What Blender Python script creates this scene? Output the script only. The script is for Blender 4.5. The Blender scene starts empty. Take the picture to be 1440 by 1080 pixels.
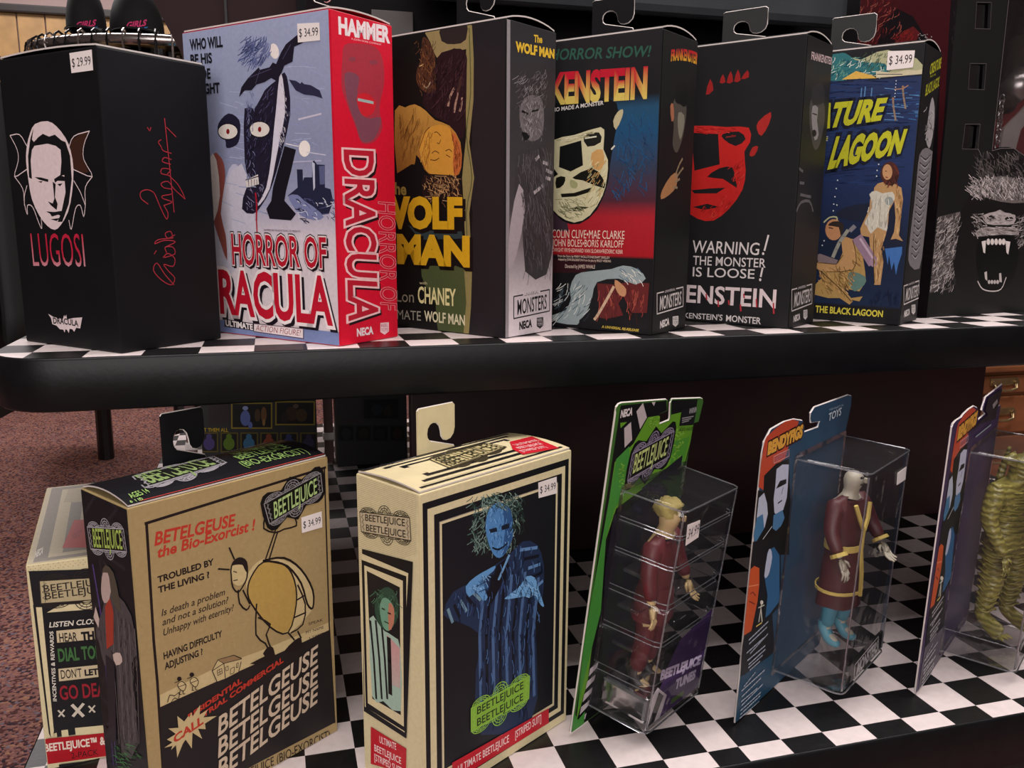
import bpy, bmesh, math, random
from mathutils import Vector, Matrix, geometry
random.seed(7)
S = 0.038                      # one checker square of the vinyl is 38 mm; all lengths below are in squares
scn = bpy.context.scene
col = scn.collection

# ------------------------------------------------------------------ camera
F_PX = 1213.04
RX, ROLL, RZ = 1.37688, 0.00626, -0.27043
CAM = Vector((-7.896, -14.3026, 10.8366))
MR = Matrix.Rotation(RZ, 3, 'Z') @ Matrix.Rotation(RX, 3, 'X') @ Matrix.Rotation(ROLL, 3, 'Z')
cd = bpy.data.cameras.new('camera'); cam = bpy.data.objects.new('camera', cd); col.objects.link(cam)
cd.sensor_width = 36; cd.lens = 36 * F_PX / 1440; cd.clip_start = 0.01; cd.clip_end = 60
cam.matrix_world = Matrix.Translation(CAM * S) @ MR.to_4x4()
scn.camera = cam

# ------------------------------------------------------------------ world, lights, exposure
w = bpy.data.worlds.new('room_glow'); scn.world = w; w.use_nodes = True
bg = w.node_tree.nodes['Background']; bg.inputs[0].default_value = (1.0, 0.93, 0.93, 1); bg.inputs[1].default_value = 0.025
scn.view_settings.view_transform = 'Standard'; scn.view_settings.look = 'None'
scn.view_settings.exposure = 0.0; scn.view_settings.gamma = 1.0
scn.view_settings.use_curve_mapping = False

def area(name, loc, tgt, sx, sy, power, colr=(1, .93, .92)):
    l = bpy.data.lights.new(name, 'AREA'); l.shape = 'RECTANGLE'; l.size = sx; l.size_y = sy; l.energy = power; l.color = colr
    o = bpy.data.objects.new(name, l); col.objects.link(o); o.location = Vector(loc) * S
    o.rotation_euler = (Vector(tgt) - Vector(loc)).to_track_quat('-Z', 'Y').to_euler()
    return o
area('ceiling_panel_light', (-12, 1, 50), (-12, 1, 0), 1.2, .6, 25)
area('ceiling_panel_light', (22, 1, 50), (22, 1, 0), 1.2, .6, 25)
area('ceiling_panel_light', (-30, 85, 50), (-30, 85, 0), 1.2, .6, 36)
area('ceiling_panel_light', (48, 24, 50), (48, 24, 0), 1.2, .6, 22)
area('soft_front_light', (-14, -57, 22), (-3, 0, 8), 2.2, 1.2, 62)  # broad unseen source behind the camera, added to light the upright faces

# ------------------------------------------------------------------ materials
def lin(h):
    if isinstance(h, str):
        h = h.lstrip('#'); c = [int(h[i:i + 2], 16) / 255 for i in (0, 2, 4)]
    else: c = [x / 255 for x in h[:3]]
    return tuple((x / 12.92 if x <= .04045 else ((x + .055) / 1.055) ** 2.4) for x in c) + (1,)
_m = {}
def mat(name, colr, rough=.6, metal=0, noise=0, scale=40, bump=0, bscale=200, spec=.5, coat=0):
    if name in _m: return _m[name]
    m = bpy.data.materials.new(name); m.use_nodes = True; nt = m.node_tree; b = nt.nodes['Principled BSDF']
    c = lin(colr); b.inputs['Base Color'].default_value = c
    b.inputs['Roughness'].default_value = rough; b.inputs['Metallic'].default_value = metal
    b.inputs['Specular IOR Level'].default_value = spec; b.inputs['Coat Weight'].default_value = coat
    tc = nt.nodes.new('ShaderNodeTexCoord')
    if noise:
        n = nt.nodes.new('ShaderNodeTexNoise'); n.inputs['Scale'].default_value = scale; n.inputs['Detail'].default_value = 4
        r = nt.nodes.new('ShaderNodeValToRGB'); r.color_ramp.elements[0].position = .3; r.color_ramp.elements[1].position = .7
        r.color_ramp.elements[0].color = tuple(x * (1 - noise) for x in c[:3]) + (1,)
        r.color_ramp.elements[1].color = tuple(min(1, x * (1 + noise)) for x in c[:3]) + (1,)
        nt.links.new(tc.outputs['Object'], n.inputs['Vector']); nt.links.new(n.outputs['Fac'], r.inputs[0]); nt.links.new(r.outputs[0], b.inputs['Base Color'])
    if bump:
        n2 = nt.nodes.new('ShaderNodeTexNoise'); n2.inputs['Scale'].default_value = bscale; n2.inputs['Detail'].default_value = 5
        bp = nt.nodes.new('ShaderNodeBump'); bp.inputs['Strength'].default_value = bump; bp.inputs['Distance'].default_value = .002
        nt.links.new(tc.outputs['Object'], n2.inputs['Vector']); nt.links.new(n2.outputs['Fac'], bp.inputs['Height']); nt.links.new(bp.outputs[0], b.inputs['Normal'])
    _m[name] = m; return m
def ink_mat():
    m = bpy.data.materials.new('printed_ink'); m.use_nodes = True; nt = m.node_tree; b = nt.nodes['Principled BSDF']
    a = nt.nodes.new('ShaderNodeAttribute'); a.attribute_name = 'ink'
    tc = nt.nodes.new('ShaderNodeTexCoord'); n = nt.nodes.new('ShaderNodeTexNoise'); n.inputs['Scale'].default_value = 350; n.inputs['Detail'].default_value = 3
    mp = nt.nodes.new('ShaderNodeMapRange'); mp.inputs[3].default_value = .86; mp.inputs[4].default_value = 1.12
    mx = nt.nodes.new('ShaderNodeVectorMath'); mx.operation = 'SCALE'
    nt.links.new(tc.outputs['Object'], n.inputs['Vector']); nt.links.new(n.outputs['Fac'], mp.inputs[0])
    nt.links.new(a.outputs['Color'], mx.inputs[0]); nt.links.new(mp.outputs[0], mx.inputs['Scale'])
    nt.links.new(mx.outputs[0], b.inputs['Base Color'])
    b.inputs['Roughness'].default_value = .45; b.inputs['Specular IOR Level'].default_value = .25
    return m
INK = ink_mat()
def plastic(name, tint, refl=.35, rough=.06, haze=.0, bump=.25):
    m = bpy.data.materials.new(name); m.use_nodes = True; nt = m.node_tree; nt.nodes.clear()
    out = nt.nodes.new('ShaderNodeOutputMaterial'); tr = nt.nodes.new('ShaderNodeBsdfTransparent'); gl = nt.nodes.new('ShaderNodeBsdfGlossy')
    df = nt.nodes.new('ShaderNodeBsdfDiffuse'); df.inputs[0].default_value = (.75, .75, .8, 1)
    tr.inputs[0].default_value = tint + (1,); gl.inputs['Roughness'].default_value = rough
    lw = nt.nodes.new('ShaderNodeFresnel'); lw.inputs['IOR'].default_value = 1.5
    mu = nt.nodes.new('ShaderNodeMath'); mu.operation = 'MULTIPLY_ADD'; mu.inputs[1].default_value = refl * 2; mu.inputs[2].default_value = .01; mu.use_clamp = True
    mx = nt.nodes.new('ShaderNodeMixShader'); m2 = nt.nodes.new('ShaderNodeMixShader'); m2.inputs[0].default_value = haze
    tc = nt.nodes.new('ShaderNodeTexCoord'); n = nt.nodes.new('ShaderNodeTexNoise'); n.inputs['Scale'].default_value = 22; n.inputs['Detail'].default_value = 2
    bp = nt.nodes.new('ShaderNodeBump'); bp.inputs['Strength'].default_value = bump; bp.inputs['Distance'].default_value = .01
    L = nt.links.new
    L(tc.outputs['Object'], n.inputs['Vector']); L(n.outputs['Fac'], bp.inputs['Height']); L(bp.outputs[0], gl.inputs['Normal'])
    L(lw.outputs[0], mu.inputs[0]); L(tr.outputs[0], m2.inputs[1]); L(df.outputs[0], m2.inputs[2])
    L(mu.outputs[0], mx.inputs[0]); L(m2.outputs[0], mx.inputs[1]); L(gl.outputs[0], mx.inputs[2]); L(mx.outputs[0], out.inputs['Surface'])
    return m

# ------------------------------------------------------------------ helpers
ORG = {}                                  # world position (in squares) of each object's own origin
def link(o, parent):
    col.objects.link(o)
    if parent is not None: o.parent = parent
    return o
def tag(o, label=None, cat=None, group=None, kind=None):
    if label: o['label'] = label
    if cat: o['category'] = cat
    if group: o['group'] = group
    if kind: o['kind'] = kind
    return o
def empty(name, loc, label=None, cat=None, group=None, kind=None):
    o = bpy.data.objects.new(name, None); col.objects.link(o); o.empty_display_size = .02
    o.location = Vector(loc) * S; ORG[o.name] = Vector(loc)
    return tag(o, label, cat, group, kind)
def mk(name, verts, faces, m, parent=None, origin=None, smooth=False, cols=None):
    if parent is not None: org = ORG[parent.name]; loc = Vector((0, 0, 0))
    else:
        org = Vector(origin) if origin is not None else Vector((0, 0, 0)); loc = org
    me = bpy.data.meshes.new(name)
    me.from_pydata([(Vector(v) - org) * S for v in verts], [], faces); me.update()
    for mm in (m if isinstance(m, (list, tuple)) else [m]): me.materials.append(mm)
    if smooth:
        for p in me.polygons: p.use_smooth = True
    if cols is not None:
        at = me.color_attributes.new('ink', 'FLOAT_COLOR', 'POINT')
        for i, c in enumerate(cols): at.data[i].color = c
    o = bpy.data.objects.new(name, me); link(o, parent)
    if parent is None: o.location = loc * S
    ORG[o.name] = org
    return o
class MB:                                  # collects shapes, then links them as one object
    def __init__(s): s.v = []; s.f = []; s.mi = []
    def add(s, vs, fs, mi=0):
        n = len(s.v); s.v += [Vector(v) for v in vs]; s.f += [tuple(i + n for i in f) for f in fs]; s.mi += [mi] * len(fs); return s
    def box(s, c, ex, ey=None, ez=None, size=None, mi=0, bev=0):
        c = Vector(c)
        if size is not None: ex, ey, ez = Vector((size[0] / 2, 0, 0)), Vector((0, size[1] / 2, 0)), Vector((0, 0, size[2] / 2))
        bm = bmesh.new(); vs = [bm.verts.new(c + ex * i + ey * j + ez * k) for k in (-1, 1) for j in (-1, 1) for i in (-1, 1)]
        for f in ((0, 2, 3, 1), (4, 5, 7, 6), (0, 1, 5, 4), (2, 6, 7, 3), (0, 4, 6, 2), (1, 3, 7, 5)): bm.faces.new([vs[i] for i in f])
        if bev: bmesh.ops.bevel(bm, geom=list(bm.edges), offset=bev, segments=2, affect='EDGES', profile=.6)
        bm.verts.index_update(); s.add([v.co.copy() for v in bm.verts], [[v.index for v in f.verts] for f in bm.faces], mi); bm.free(); return s
    def tube(s, pts, r, n=10, mi=0, caps=True, closed=False):
        pts = [Vector(p) for p in pts]; rs = r if isinstance(r, (list, tuple)) else [r] * len(pts)
        rings = []; N = len(pts)
        for i, p in enumerate(pts):
            a = pts[(i - 1) % N] if (i or closed) else p; b = pts[(i + 1) % N] if (i < N - 1 or closed) else p
            t = (b - a).normalized(); q = t.to_track_quat('Z', 'Y')
            rings.append([p + q @ Vector((math.cos(2 * math.pi * k / n) * rs[i], math.sin(2 * math.pi * k / n) * rs[i], 0)) for k in range(n)])
        vs = [v for r_ in rings for v in r_]; fs = []
        for i in range(N if closed else N - 1):
            j = (i + 1) % N
            for k in range(n): fs.append((i * n + k, i * n + (k + 1) % n, j * n + (k + 1) % n, j * n + k))
        if caps and not closed: fs += [tuple(range(n))[::-1], tuple((N - 1) * n + k for k in range(n))]
        return s.add(vs, fs, mi)
    def prism(s, pts, z0, z1, mi=0, side=None):
        n = len(pts); vs = [(p[0], p[1], z0) for p in pts] + [(p[0], p[1], z1) for p in pts]
        s.add(vs, [tuple(range(n))[::-1]], mi); n0 = len(s.v) - 2 * n
        s.f.append(tuple(n0 + n + k for k in range(n))); s.mi.append(mi)
        for k in range(n): s.f.append((n0 + k, n0 + (k + 1) % n, n0 + n + (k + 1) % n, n0 + n + k)); s.mi.append(mi if side is None else side)
        return s
    def build(s, name, m, parent=None, origin=None, smooth=False):
        o = mk(name, s.v, s.f, m, parent, origin, smooth)
        for p, i in zip(o.data.polygons, s.mi): p.material_index = i
        return o

def ray(x, y): return MR @ Vector(((x - 720) / F_PX, -(y - 540) / F_PX, -1))
def at_y(x, y, Y):
    d = ray(x, y); return CAM + d * ((Y - CAM.y) / d.y)
def at_z(x, y, Z):
    d = ray(x, y); return CAM + d * ((Z - CAM.z) / d.z)
class Face:                                # a flat rectangle in the scene: origin, right, up, size
    def __init__(s, o, u, v, W, H): s.o = Vector(o); s.u = Vector(u).normalized(); s.v = Vector(v).normalized(); s.W = W; s.H = H; s.n = s.u.cross(s.v)
    def uv(s, x, y):
        d = ray(x, y); t = (s.o - CAM).dot(s.n) / d.dot(s.n); p = CAM + d * t - s.o
        return Vector((p.dot(s.u), p.dot(s.v)))
    def pt(s, a, b, h=0): return s.o + s.u * a + s.v * b + s.n * h
def smooth_closed(p, n=4):
    out = []; N = len(p)
    for i in range(N):
        a, b, c, d = (Vector(p[(i + k - 1) % N]) for k in range(4))
        for j in range(n):
            t = j / n; out.append(.5 * ((2 * b) + (c - a) * t + (2 * a - 5 * b + 4 * c - d) * t * t + (3 * b - a - 3 * c + d) * t ** 3))
    return out
def smooth_open(p, n=4):
    p = [Vector(q) for q in p]; q = [p[0] * 2 - p[1]] + p + [p[-1] * 2 - p[-2]]; out = []
    for i in range(1, len(q) - 2):
        a, b, c, d = q[i - 1:i + 3]
        for j in range(n):
            t = j / n; out.append(.5 * ((2 * b) + (c - a) * t + (2 * a - 5 * b + 4 * c - d) * t * t + (3 * b - a - 3 * c + d) * t ** 3))
    return out + [p[-1]]
def text_mesh(body, off=0.0, shear=0.0, cache={}):
    k = (body, off, shear)
    if k in cache: return cache[k]
    c = bpy.data.curves.new('t', 'FONT'); c.body = body; c.offset = off; c.resolution_u = 3; c.shear = shear
    o = bpy.data.objects.new('t', c); me = bpy.data.meshes.new_from_object(o)
    vs = [(v.co.x, v.co.y) for v in me.vertices]; fs = [tuple(p.vertices) for p in me.polygons]
    bpy.data.objects.remove(o); bpy.data.curves.remove(c); bpy.data.meshes.remove(me)
    cache[k] = (vs, fs); return cache[k]
_capH = max(v[1] for v in text_mesh('H')[0])
def clip_poly(poly, W, H):                 # poly: list of (u, v, colour)
    def cut(pl, inside, inter):
        out = []
        for i in range(len(pl)):
            a, b = pl[i - 1], pl[i]; ia, ib = inside(a), inside(b)
            if ib:
                if not ia: out.append(inter(a, b))
                out.append(b)
            elif ia: out.append(inter(a, b))
        return out
    def lerp(a, b, t): return (a[0] + (b[0] - a[0]) * t, a[1] + (b[1] - a[1]) * t, tuple(x + (y - x) * t for x, y in zip(a[2], b[2])))
    for ax, lim, sg in ((0, 0, 1), (0, W, -1), (1, 0, 1), (1, H, -1)):
        if not poly: return poly
        poly = cut(poly, lambda p: (p[ax] - lim) * sg >= -1e-7, lambda a, b: lerp(a, b, (lim - a[ax]) / (b[ax] - a[ax] or 1e-9)))
    return poly
class Art:                                 # flat print on one face, as thin coloured shapes
    def __init__(s, face, pad=.02): s.f = face; s.v = []; s.fc = []; s.c = []; s.h = .004; s.pad = pad
    def _tri(s, pts):
        p = clip_poly([(a - s.pad, b - s.pad, c) for a, b, c in pts], s.f.W - 2 * s.pad, s.f.H - 2 * s.pad)
        if len(p) < 3: return
        n = len(s.v)
        for a, b, c in p: s.v.append(s.f.pt(a + s.pad, b + s.pad, s.h)); s.c.append(c)
        s.fc.append(tuple(range(n, n + len(p))))
    def up(s): s.h += .00018
    def uvpoly(s, uv, c, up=True):
        if up: s.up()
        if len(uv) == 3 or len(uv) == 4 and not callable(c): tris = [(0, i, i + 1) for i in range(1, len(uv) - 1)]
        else: tris = None
        vs = [Vector((a[0], a[1], 0)) for a in uv]
        if tris is None or len(uv) == 4: tris = geometry.tessellate_polygon([vs])
        c_ = lin(c) if not callable(c) else None
        for t in tris:
            q = [uv[i] for i in t]
            ar = (q[1][0] - q[0][0]) * (q[2][1] - q[0][1]) - (q[2][0] - q[0][0]) * (q[1][1] - q[0][1])
            if ar < 0: q = q[::-1]
            if abs(ar) > 1e-9: s._tri([(a[0], a[1], c_ or c(a)) for a in q])
    def poly(s, px, c, sm=0):
        if sm: px = smooth_closed(px, sm)
        s.uvpoly([s.f.uv(p[0], p[1]) for p in px], c)
    def rect(s, c, a=0, b=0, a1=None, b1=None): # in face units
        a1 = s.f.W if a1 is None else a1; b1 = s.f.H if b1 is None else b1
        s.uvpoly([(a, b), (a1, b), (a1, b1), (a, b1)], c)
    def fill(s, c): s.rect(c)
    def grad(s, stops, n=None):            # vertical gradient over the whole face: [(v fraction, colour)...]
        s.up(); st = [(f * s.f.H, lin(c)) for f, c in stops]
        for (y0, c0), (y1, c1) in zip(st, st[1:]): s._tri([(0, y0, c0), (s.f.W, y0, c0), (s.f.W, y1, c1), (0, y1, c1)])
    def pgrad(s, px, c0, c1, sm=0):        # polygon with a vertical blend from c0 (lowest) to c1 (highest)
        if sm: px = smooth_closed(px, sm)
        uv = [s.f.uv(*p[:2]) for p in px]; y0 = min(p[1] for p in uv); y1 = max(p[1] for p in uv); a, b = lin(c0), lin(c1)
        s.uvpoly(uv, lambda p: tuple(i + (j - i) * (p[1] - y0) / (y1 - y0) for i, j in zip(a, b)))
    def ell(s, x, y, rx, ry, c, n=18, rot=0):
        cs, sn = math.cos(rot), math.sin(rot)
        s.poly([(x + rx * math.cos(t) * cs - ry * math.sin(t) * sn, y + rx * math.cos(t) * sn + ry * math.sin(t) * cs) for t in (2 * math.pi * k / n for k in range(n))], c)
    def line(s, px, wd, c, sm=0, closed=False, up=True):
        if sm: px = smooth_closed(px, sm) if closed else smooth_open(px, sm)
        if closed: px = list(px) + [px[0]]
        if up: s.up()
        P = [s.f.uv(p[0], p[1]) for p in px]; x, y = px[0][0], px[0][1]
        k = (s.f.uv(x, y) - s.f.uv(x, y + 1)).length * wd / 2; cc = lin(c)
        for a, b in zip(P, P[1:]):
            d = b - a
            if d.length < 1e-6: continue
            d.normalize(); nn = Vector((-d.y, d.x)) * k; a2 = a - d * k * .4; b2 = b + d * k * .4
            s._tri([(q.x, q.y, cc) for q in (a2 - nn, b2 - nn, b2 + nn, a2 + nn)])
    def hair(s, region, n, ln, ang, wd, c, spread=.5):  # short strokes scattered in a px box
        s.up(); x0, y0, x1, y1 = region
        for _ in range(n):
            x = random.uniform(x0, x1); y = random.uniform(y0, y1); a = ang + random.uniform(-spread, spread); l = ln * random.uniform(.5, 1.2)
            s.line([(x, y), (x + l * math.cos(a) * .5 + 1, y + l * math.sin(a) * .5), (x + l * math.cos(a), y + l * math.sin(a))], wd, c if isinstance(c, str) else random.choice(c), up=False)
    def shade(s, px, n, ln, ang, wd, c, spread=.5):   # brush strokes kept inside a px outline
        s.up(); P = [(p[0], p[1]) for p in px]; xs_ = [p[0] for p in P]; ys_ = [p[1] for p in P]; k = 0; t_ = 0
        while k < n and t_ < n * 12:
            t_ += 1; x = random.uniform(min(xs_), max(xs_)); y = random.uniform(min(ys_), max(ys_)); a = ang + random.uniform(-spread, spread); l = ln * random.uniform(.5, 1.2)
            e = (x + l * math.cos(a), y + l * math.sin(a)); m_ = ((x + e[0]) / 2 + .06 * l * math.sin(a), (y + e[1]) / 2)
            ok = True
            for q in ((x, y), m_, e):
                ins = False; j = len(P) - 1
                for i in range(len(P)):
                    if (P[i][1] > q[1]) != (P[j][1] > q[1]) and q[0] < (P[j][0] - P[i][0]) * (q[1] - P[i][1]) / (P[j][1] - P[i][1]) + P[i][0]: ins = not ins
                    j = i
                ok = ok and ins
            if ok: s.line([(x, y), m_, e], wd, c if isinstance(c, str) else random.choice(c), up=False); k += 1
    def text(s, body, p0, p1, h, c, bold=.0, lean=0, h1=None, up=None, arch=0, outl=None, shadow=None, xr=None):
        P0 = s.f.uv(*p0); P1 = s.f.uv(*p1)
        if up is None:
            hv = s.f.uv(p0[0], p0[1] - h)[1] - P0[1]; U0 = Vector((0, hv)); hv1 = s.f.uv(p1[0], p1[1] - (h1 or h))[1] - P1[1]; U1 = Vector((0, hv1))
        else:
            q = math.hypot(*up); U0 = s.f.uv(p0[0] + up[0] / q * h, p0[1] + up[1] / q * h) - P0; h1 = h1 or h
            U1 = s.f.uv(p1[0] + up[0] / q * h1, p1[1] + up[1] / q * h1) - P1
        base, _ = text_mesh(body, bold)
        if not base: return
        x0 = min(v[0] for v in base); x1 = max(v[0] for v in base)
        D = P1 - P0; Dn = D.normalized()
        def put(off, colr, dx=0, dy=0):
            s.up(); vs, fs = text_mesh(body, off)
            m = []
            for a, b in vs:
                tx = (a - x0) / (x1 - x0); ty = b / _capH
                UU = U0 + (U1 - U0) * tx
                p = P0 + D * tx + UU * (ty + arch * 4 * tx * (1 - tx)) + Dn * (lean * UU.length * ty) + Vector((dx, dy))
                m.append((p.x, p.y, colr(tx, ty) if callable(colr) else colr))
            for f_ in fs:
                q = [m[i] for i in f_]
                ar = sum(q[i - 1][0] * q[i][1] - q[i][0] * q[i - 1][1] for i in range(len(q)))
                s._tri(q if ar > 0 else q[::-1])
        if shadow: k = U0.length * shadow[1]; put(bold + .03, lin(shadow[0]), k, -k)
        if outl:
            for oc, ow in outl: put(bold + ow, lin(oc))
        put(bold, c if callable(c) else lin(c))
    def build(s, name, parent, label=None):
        o = mk(name, s.v, s.fc, INK, parent, cols=s.c)
        if label: o['label'] = label
        return o
def two(c0, c1, mid=.5, soft=.15):         # two-tone lettering, low part c0 and high part c1
    a, b = lin(c0), lin(c1)
    def f(tx, ty):
        t = min(1, max(0, (ty - mid) / soft + .5)); return tuple(i + (j - i) * t for i, j in zip(a, b))
    return f
def plate(name, loops, face, thick, m, parent, h0=0, smooth=False):
    """flat board cut to outlines (first is the rim, others are holes), given in face units"""
    c = bpy.data.curves.new('p', 'CURVE'); c.dimensions = '2D'; c.fill_mode = 'BOTH'; c.extrude = thick / 2
    for L in loops:
        sp = c.splines.new('POLY'); sp.points.add(len(L) - 1); sp.use_cyclic_u = True
        for i, p in enumerate(L): sp.points[i].co = (p[0], p[1], 0, 1)
    o = bpy.data.objects.new('p', c); me = bpy.data.meshes.new_from_object(o)
    vs = [face.pt(v.co.x, v.co.y, v.co.z + h0) for v in me.vertices]; fs = [tuple(p.vertices) for p in me.polygons]
    bpy.data.objects.remove(o); bpy.data.curves.remove(c); bpy.data.meshes.remove(me)
    return mk(name, vs, fs, m, parent)
def rrect(x0, y0, x1, y1, r, n=4):
    out = []
    for cx, cy, a in ((x1 - r, y0 + r, -90), (x1 - r, y1 - r, 0), (x0 + r, y1 - r, 90), (x0 + r, y0 + r, 180)):
        for k in range(n + 1): t = math.radians(a + 90 * k / n); out.append((cx + r * math.cos(t), cy + r * math.sin(t)))
    return out
def skin(name, V, E, R, m, parent, sub=1, root=0, M=None):
    """limbs grown round a skeleton; V in squares in the figure's own frame, M places it"""
    me = bpy.data.meshes.new('s'); me.from_pydata([Vector(v) for v in V], E, []); o = bpy.data.objects.new('s', me); col.objects.link(o)
    md = o.modifiers.new('k', 'SKIN'); md.use_smooth_shade = True
    for i, sv in enumerate(me.skin_vertices[0].data):
        r = R[i]; sv.radius = (r, r) if not isinstance(r, tuple) else r; sv.use_root = (i == root)
    sd = o.modifiers.new('d', 'SUBSURF'); sd.levels = sub; sd.render_levels = sub
    dg = bpy.context.evaluated_depsgraph_get(); dg.update(); m2 = bpy.data.meshes.new_from_object(o.evaluated_get(dg))
    vs = [(M @ v.co) if M else v.co.copy() for v in m2.vertices]; fs = [tuple(p.vertices) for p in m2.polygons]
    bpy.data.objects.remove(o); bpy.data.meshes.remove(me); bpy.data.meshes.remove(m2)
    return mk(name, vs, fs, m, parent, smooth=True)

# ------------------------------------------------------------------ room
ZF = -13.0                                  # the carpet
def shell(name, vs, fs, m):
    o = mk(name, vs, fs, m); o['kind'] = 'structure'; return o
carpet = bpy.data.materials.new('speckled_carpet'); carpet.use_nodes = True
nt = carpet.node_tree; b = nt.nodes['Principled BSDF']; b.inputs['Roughness'].default_value = .95; b.inputs['Specular IOR Level'].default_value = .1
tc = nt.nodes.new('ShaderNodeTexCoord'); v1 = nt.nodes.new('ShaderNodeTexVoronoi'); v1.inputs['Scale'].default_value = 170
rp = nt.nodes.new('ShaderNodeValToRGB'); rp.color_ramp.interpolation = 'CONSTANT'
e = rp.color_ramp.elements; e[0].color = lin('#9a6c67'); e[0].position = 0; e[1].position = .35; e[1].color = lin('#684443')
for p_, c_ in ((.55, '#ac7b6d'), (.72, '#4a3b44'), (.84, '#b8876e'), (.93, '#857a85')): x = e.new(p_); x.color = lin(c_)
sp = nt.nodes.new('ShaderNodeSeparateColor'); nt.links.new(tc.outputs['Object'], v1.inputs['Vector']); nt.links.new(v1.outputs['Color'], sp.inputs[0]); nt.links.new(sp.outputs[0], rp.inputs[0])
nz = nt.nodes.new('ShaderNodeTexNoise'); nz.inputs['Scale'].default_value = 9; mr = nt.nodes.new('ShaderNodeMapRange'); mr.inputs[3].default_value = .75; mr.inputs[4].default_value = 1.25
sc_ = nt.nodes.new('ShaderNodeVectorMath'); sc_.operation = 'SCALE'
nt.links.new(tc.outputs['Object'], nz.inputs['Vector']); nt.links.new(nz.outputs['Fac'], mr.inputs[0]); nt.links.new(rp.outputs[0], sc_.inputs[0]); nt.links.new(mr.outputs[0], sc_.inputs['Scale']); nt.links.new(sc_.outputs[0], b.inputs['Base Color'])
bp = nt.nodes.new('ShaderNodeBump'); bp.inputs['Strength'].default_value = .8; bp.inputs['Distance'].default_value = .004
nt.links.new(v1.outputs['Distance'], bp.inputs['Height']); nt.links.new(bp.outputs[0], b.inputs['Normal'])
X0, X1, Y0, Y1, ZC = -70, 75, -60, 112, 52
shell('floor', [(X0, Y0, ZF), (X1, Y0, ZF), (X1, Y1, ZF), (X0, Y1, ZF)], [(0, 1, 2, 3)], carpet)
shell('ceiling', [(X0, Y0, ZC), (X1, Y0, ZC), (X1, Y1, ZC), (X0, Y1, ZC)], [(3, 2, 1, 0)], mat('ceiling_paint', '#8c8280', .9, noise=.05, scale=6))
wallm = mat('mauve_wall_paint', '#a08a86', .85, noise=.06, scale=4); darkw = mat('clutter_dark_wall', '#4c4342', .85, noise=.06, scale=4)  # unseen walls toned dark in place of shop clutter, to cut bounce light
woodm = mat('pale_wood_panel', '#b08a58', .5, noise=.18, scale=14)
zt1 = at_y(60, 16, Y1).z
shell('wall_back', [(X0, Y1, ZF), (X1, Y1, ZF), (X1, Y1, ZC), (X0, Y1, ZC)], [(0, 1, 2, 3)], wallm)
shell('wall_left', [(X0, Y0, ZF), (X0, Y1, ZF), (X0, Y1, ZC), (X0, Y0, ZC)], [(0, 1, 2, 3)], darkw)
shell('wall_right', [(X1, Y0, ZF), (X1, Y1, ZF), (X1, Y1, ZC), (X1, Y0, ZC)], [(3, 2, 1, 0)], darkw)
shell('wall_front', [(X0, Y0, ZF), (X1, Y0, ZF), (X1, Y0, ZC), (X0, Y0, ZC)], [(3, 2, 1, 0)], darkw)
# wood wainscot boards on the back wall and the dark rail over them
rail = MB().box((0, Y1 - .7, zt1), 0, size=(X1 - X0 - 1, 1.0, 1.0), bev=.2).build('trim_1', mat('dark_rail', '#241c1c', .5, noise=.1), origin=(0, Y1, zt1)); rail['kind'] = 'structure'
wains = empty('trim_2', (0, Y1 - .3, 0), kind='structure')
bw = 3.2; x = X0 + 1; proto = None
while x < X1 - 45:
    if proto is None:
        proto = MB().box((x + bw / 2, Y1 - .3, (ZF + zt1 - .5) / 2), 0, size=(bw - .16, .35, zt1 - .5 - ZF), bev=.06).build('panel_board', woodm, wains); base_x = x
    else:
        o = proto.copy(); col.objects.link(o); o.location.x += (x - base_x) * S
    x += bw

# ------------------------------------------------------------------ checkered shelves
blk = mat('black_shelf_enamel', '#0c0d0f', .45, noise=.25, scale=60, bump=.08, spec=.22)
tile_w = mat('vinyl_white_square', '#ddd0cd', .38, noise=.06, scale=120, bump=.05)
tile_b = mat('vinyl_black_square', '#131213', .36, noise=.35, scale=160, bump=.1)
def outline(x0, x1, y0, y1, r, n=8):
    pts = []
    for cx, cy, a in ((x0 + r, y0 + r, 180), (x1 - r, y0 + r, 270), (x1 - r, y1 - r, 0), (x0 + r, y1 - r, 90)):
        for k in range(n + 1): t = math.radians(a + 90 * k / n); pts.append((cx + r * math.cos(t), cy + r * math.sin(t)))
    return pts
def clip_cell(rim, xa, xb, ya, yb):
    p = [(a, b, (0,)) for a, b in rim]
    q = clip_poly([(a - xa, b - ya, c) for a, b, c in p], xb - xa, yb - ya)
    return [(a + xa, b + ya) for a, b, c in q]
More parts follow.
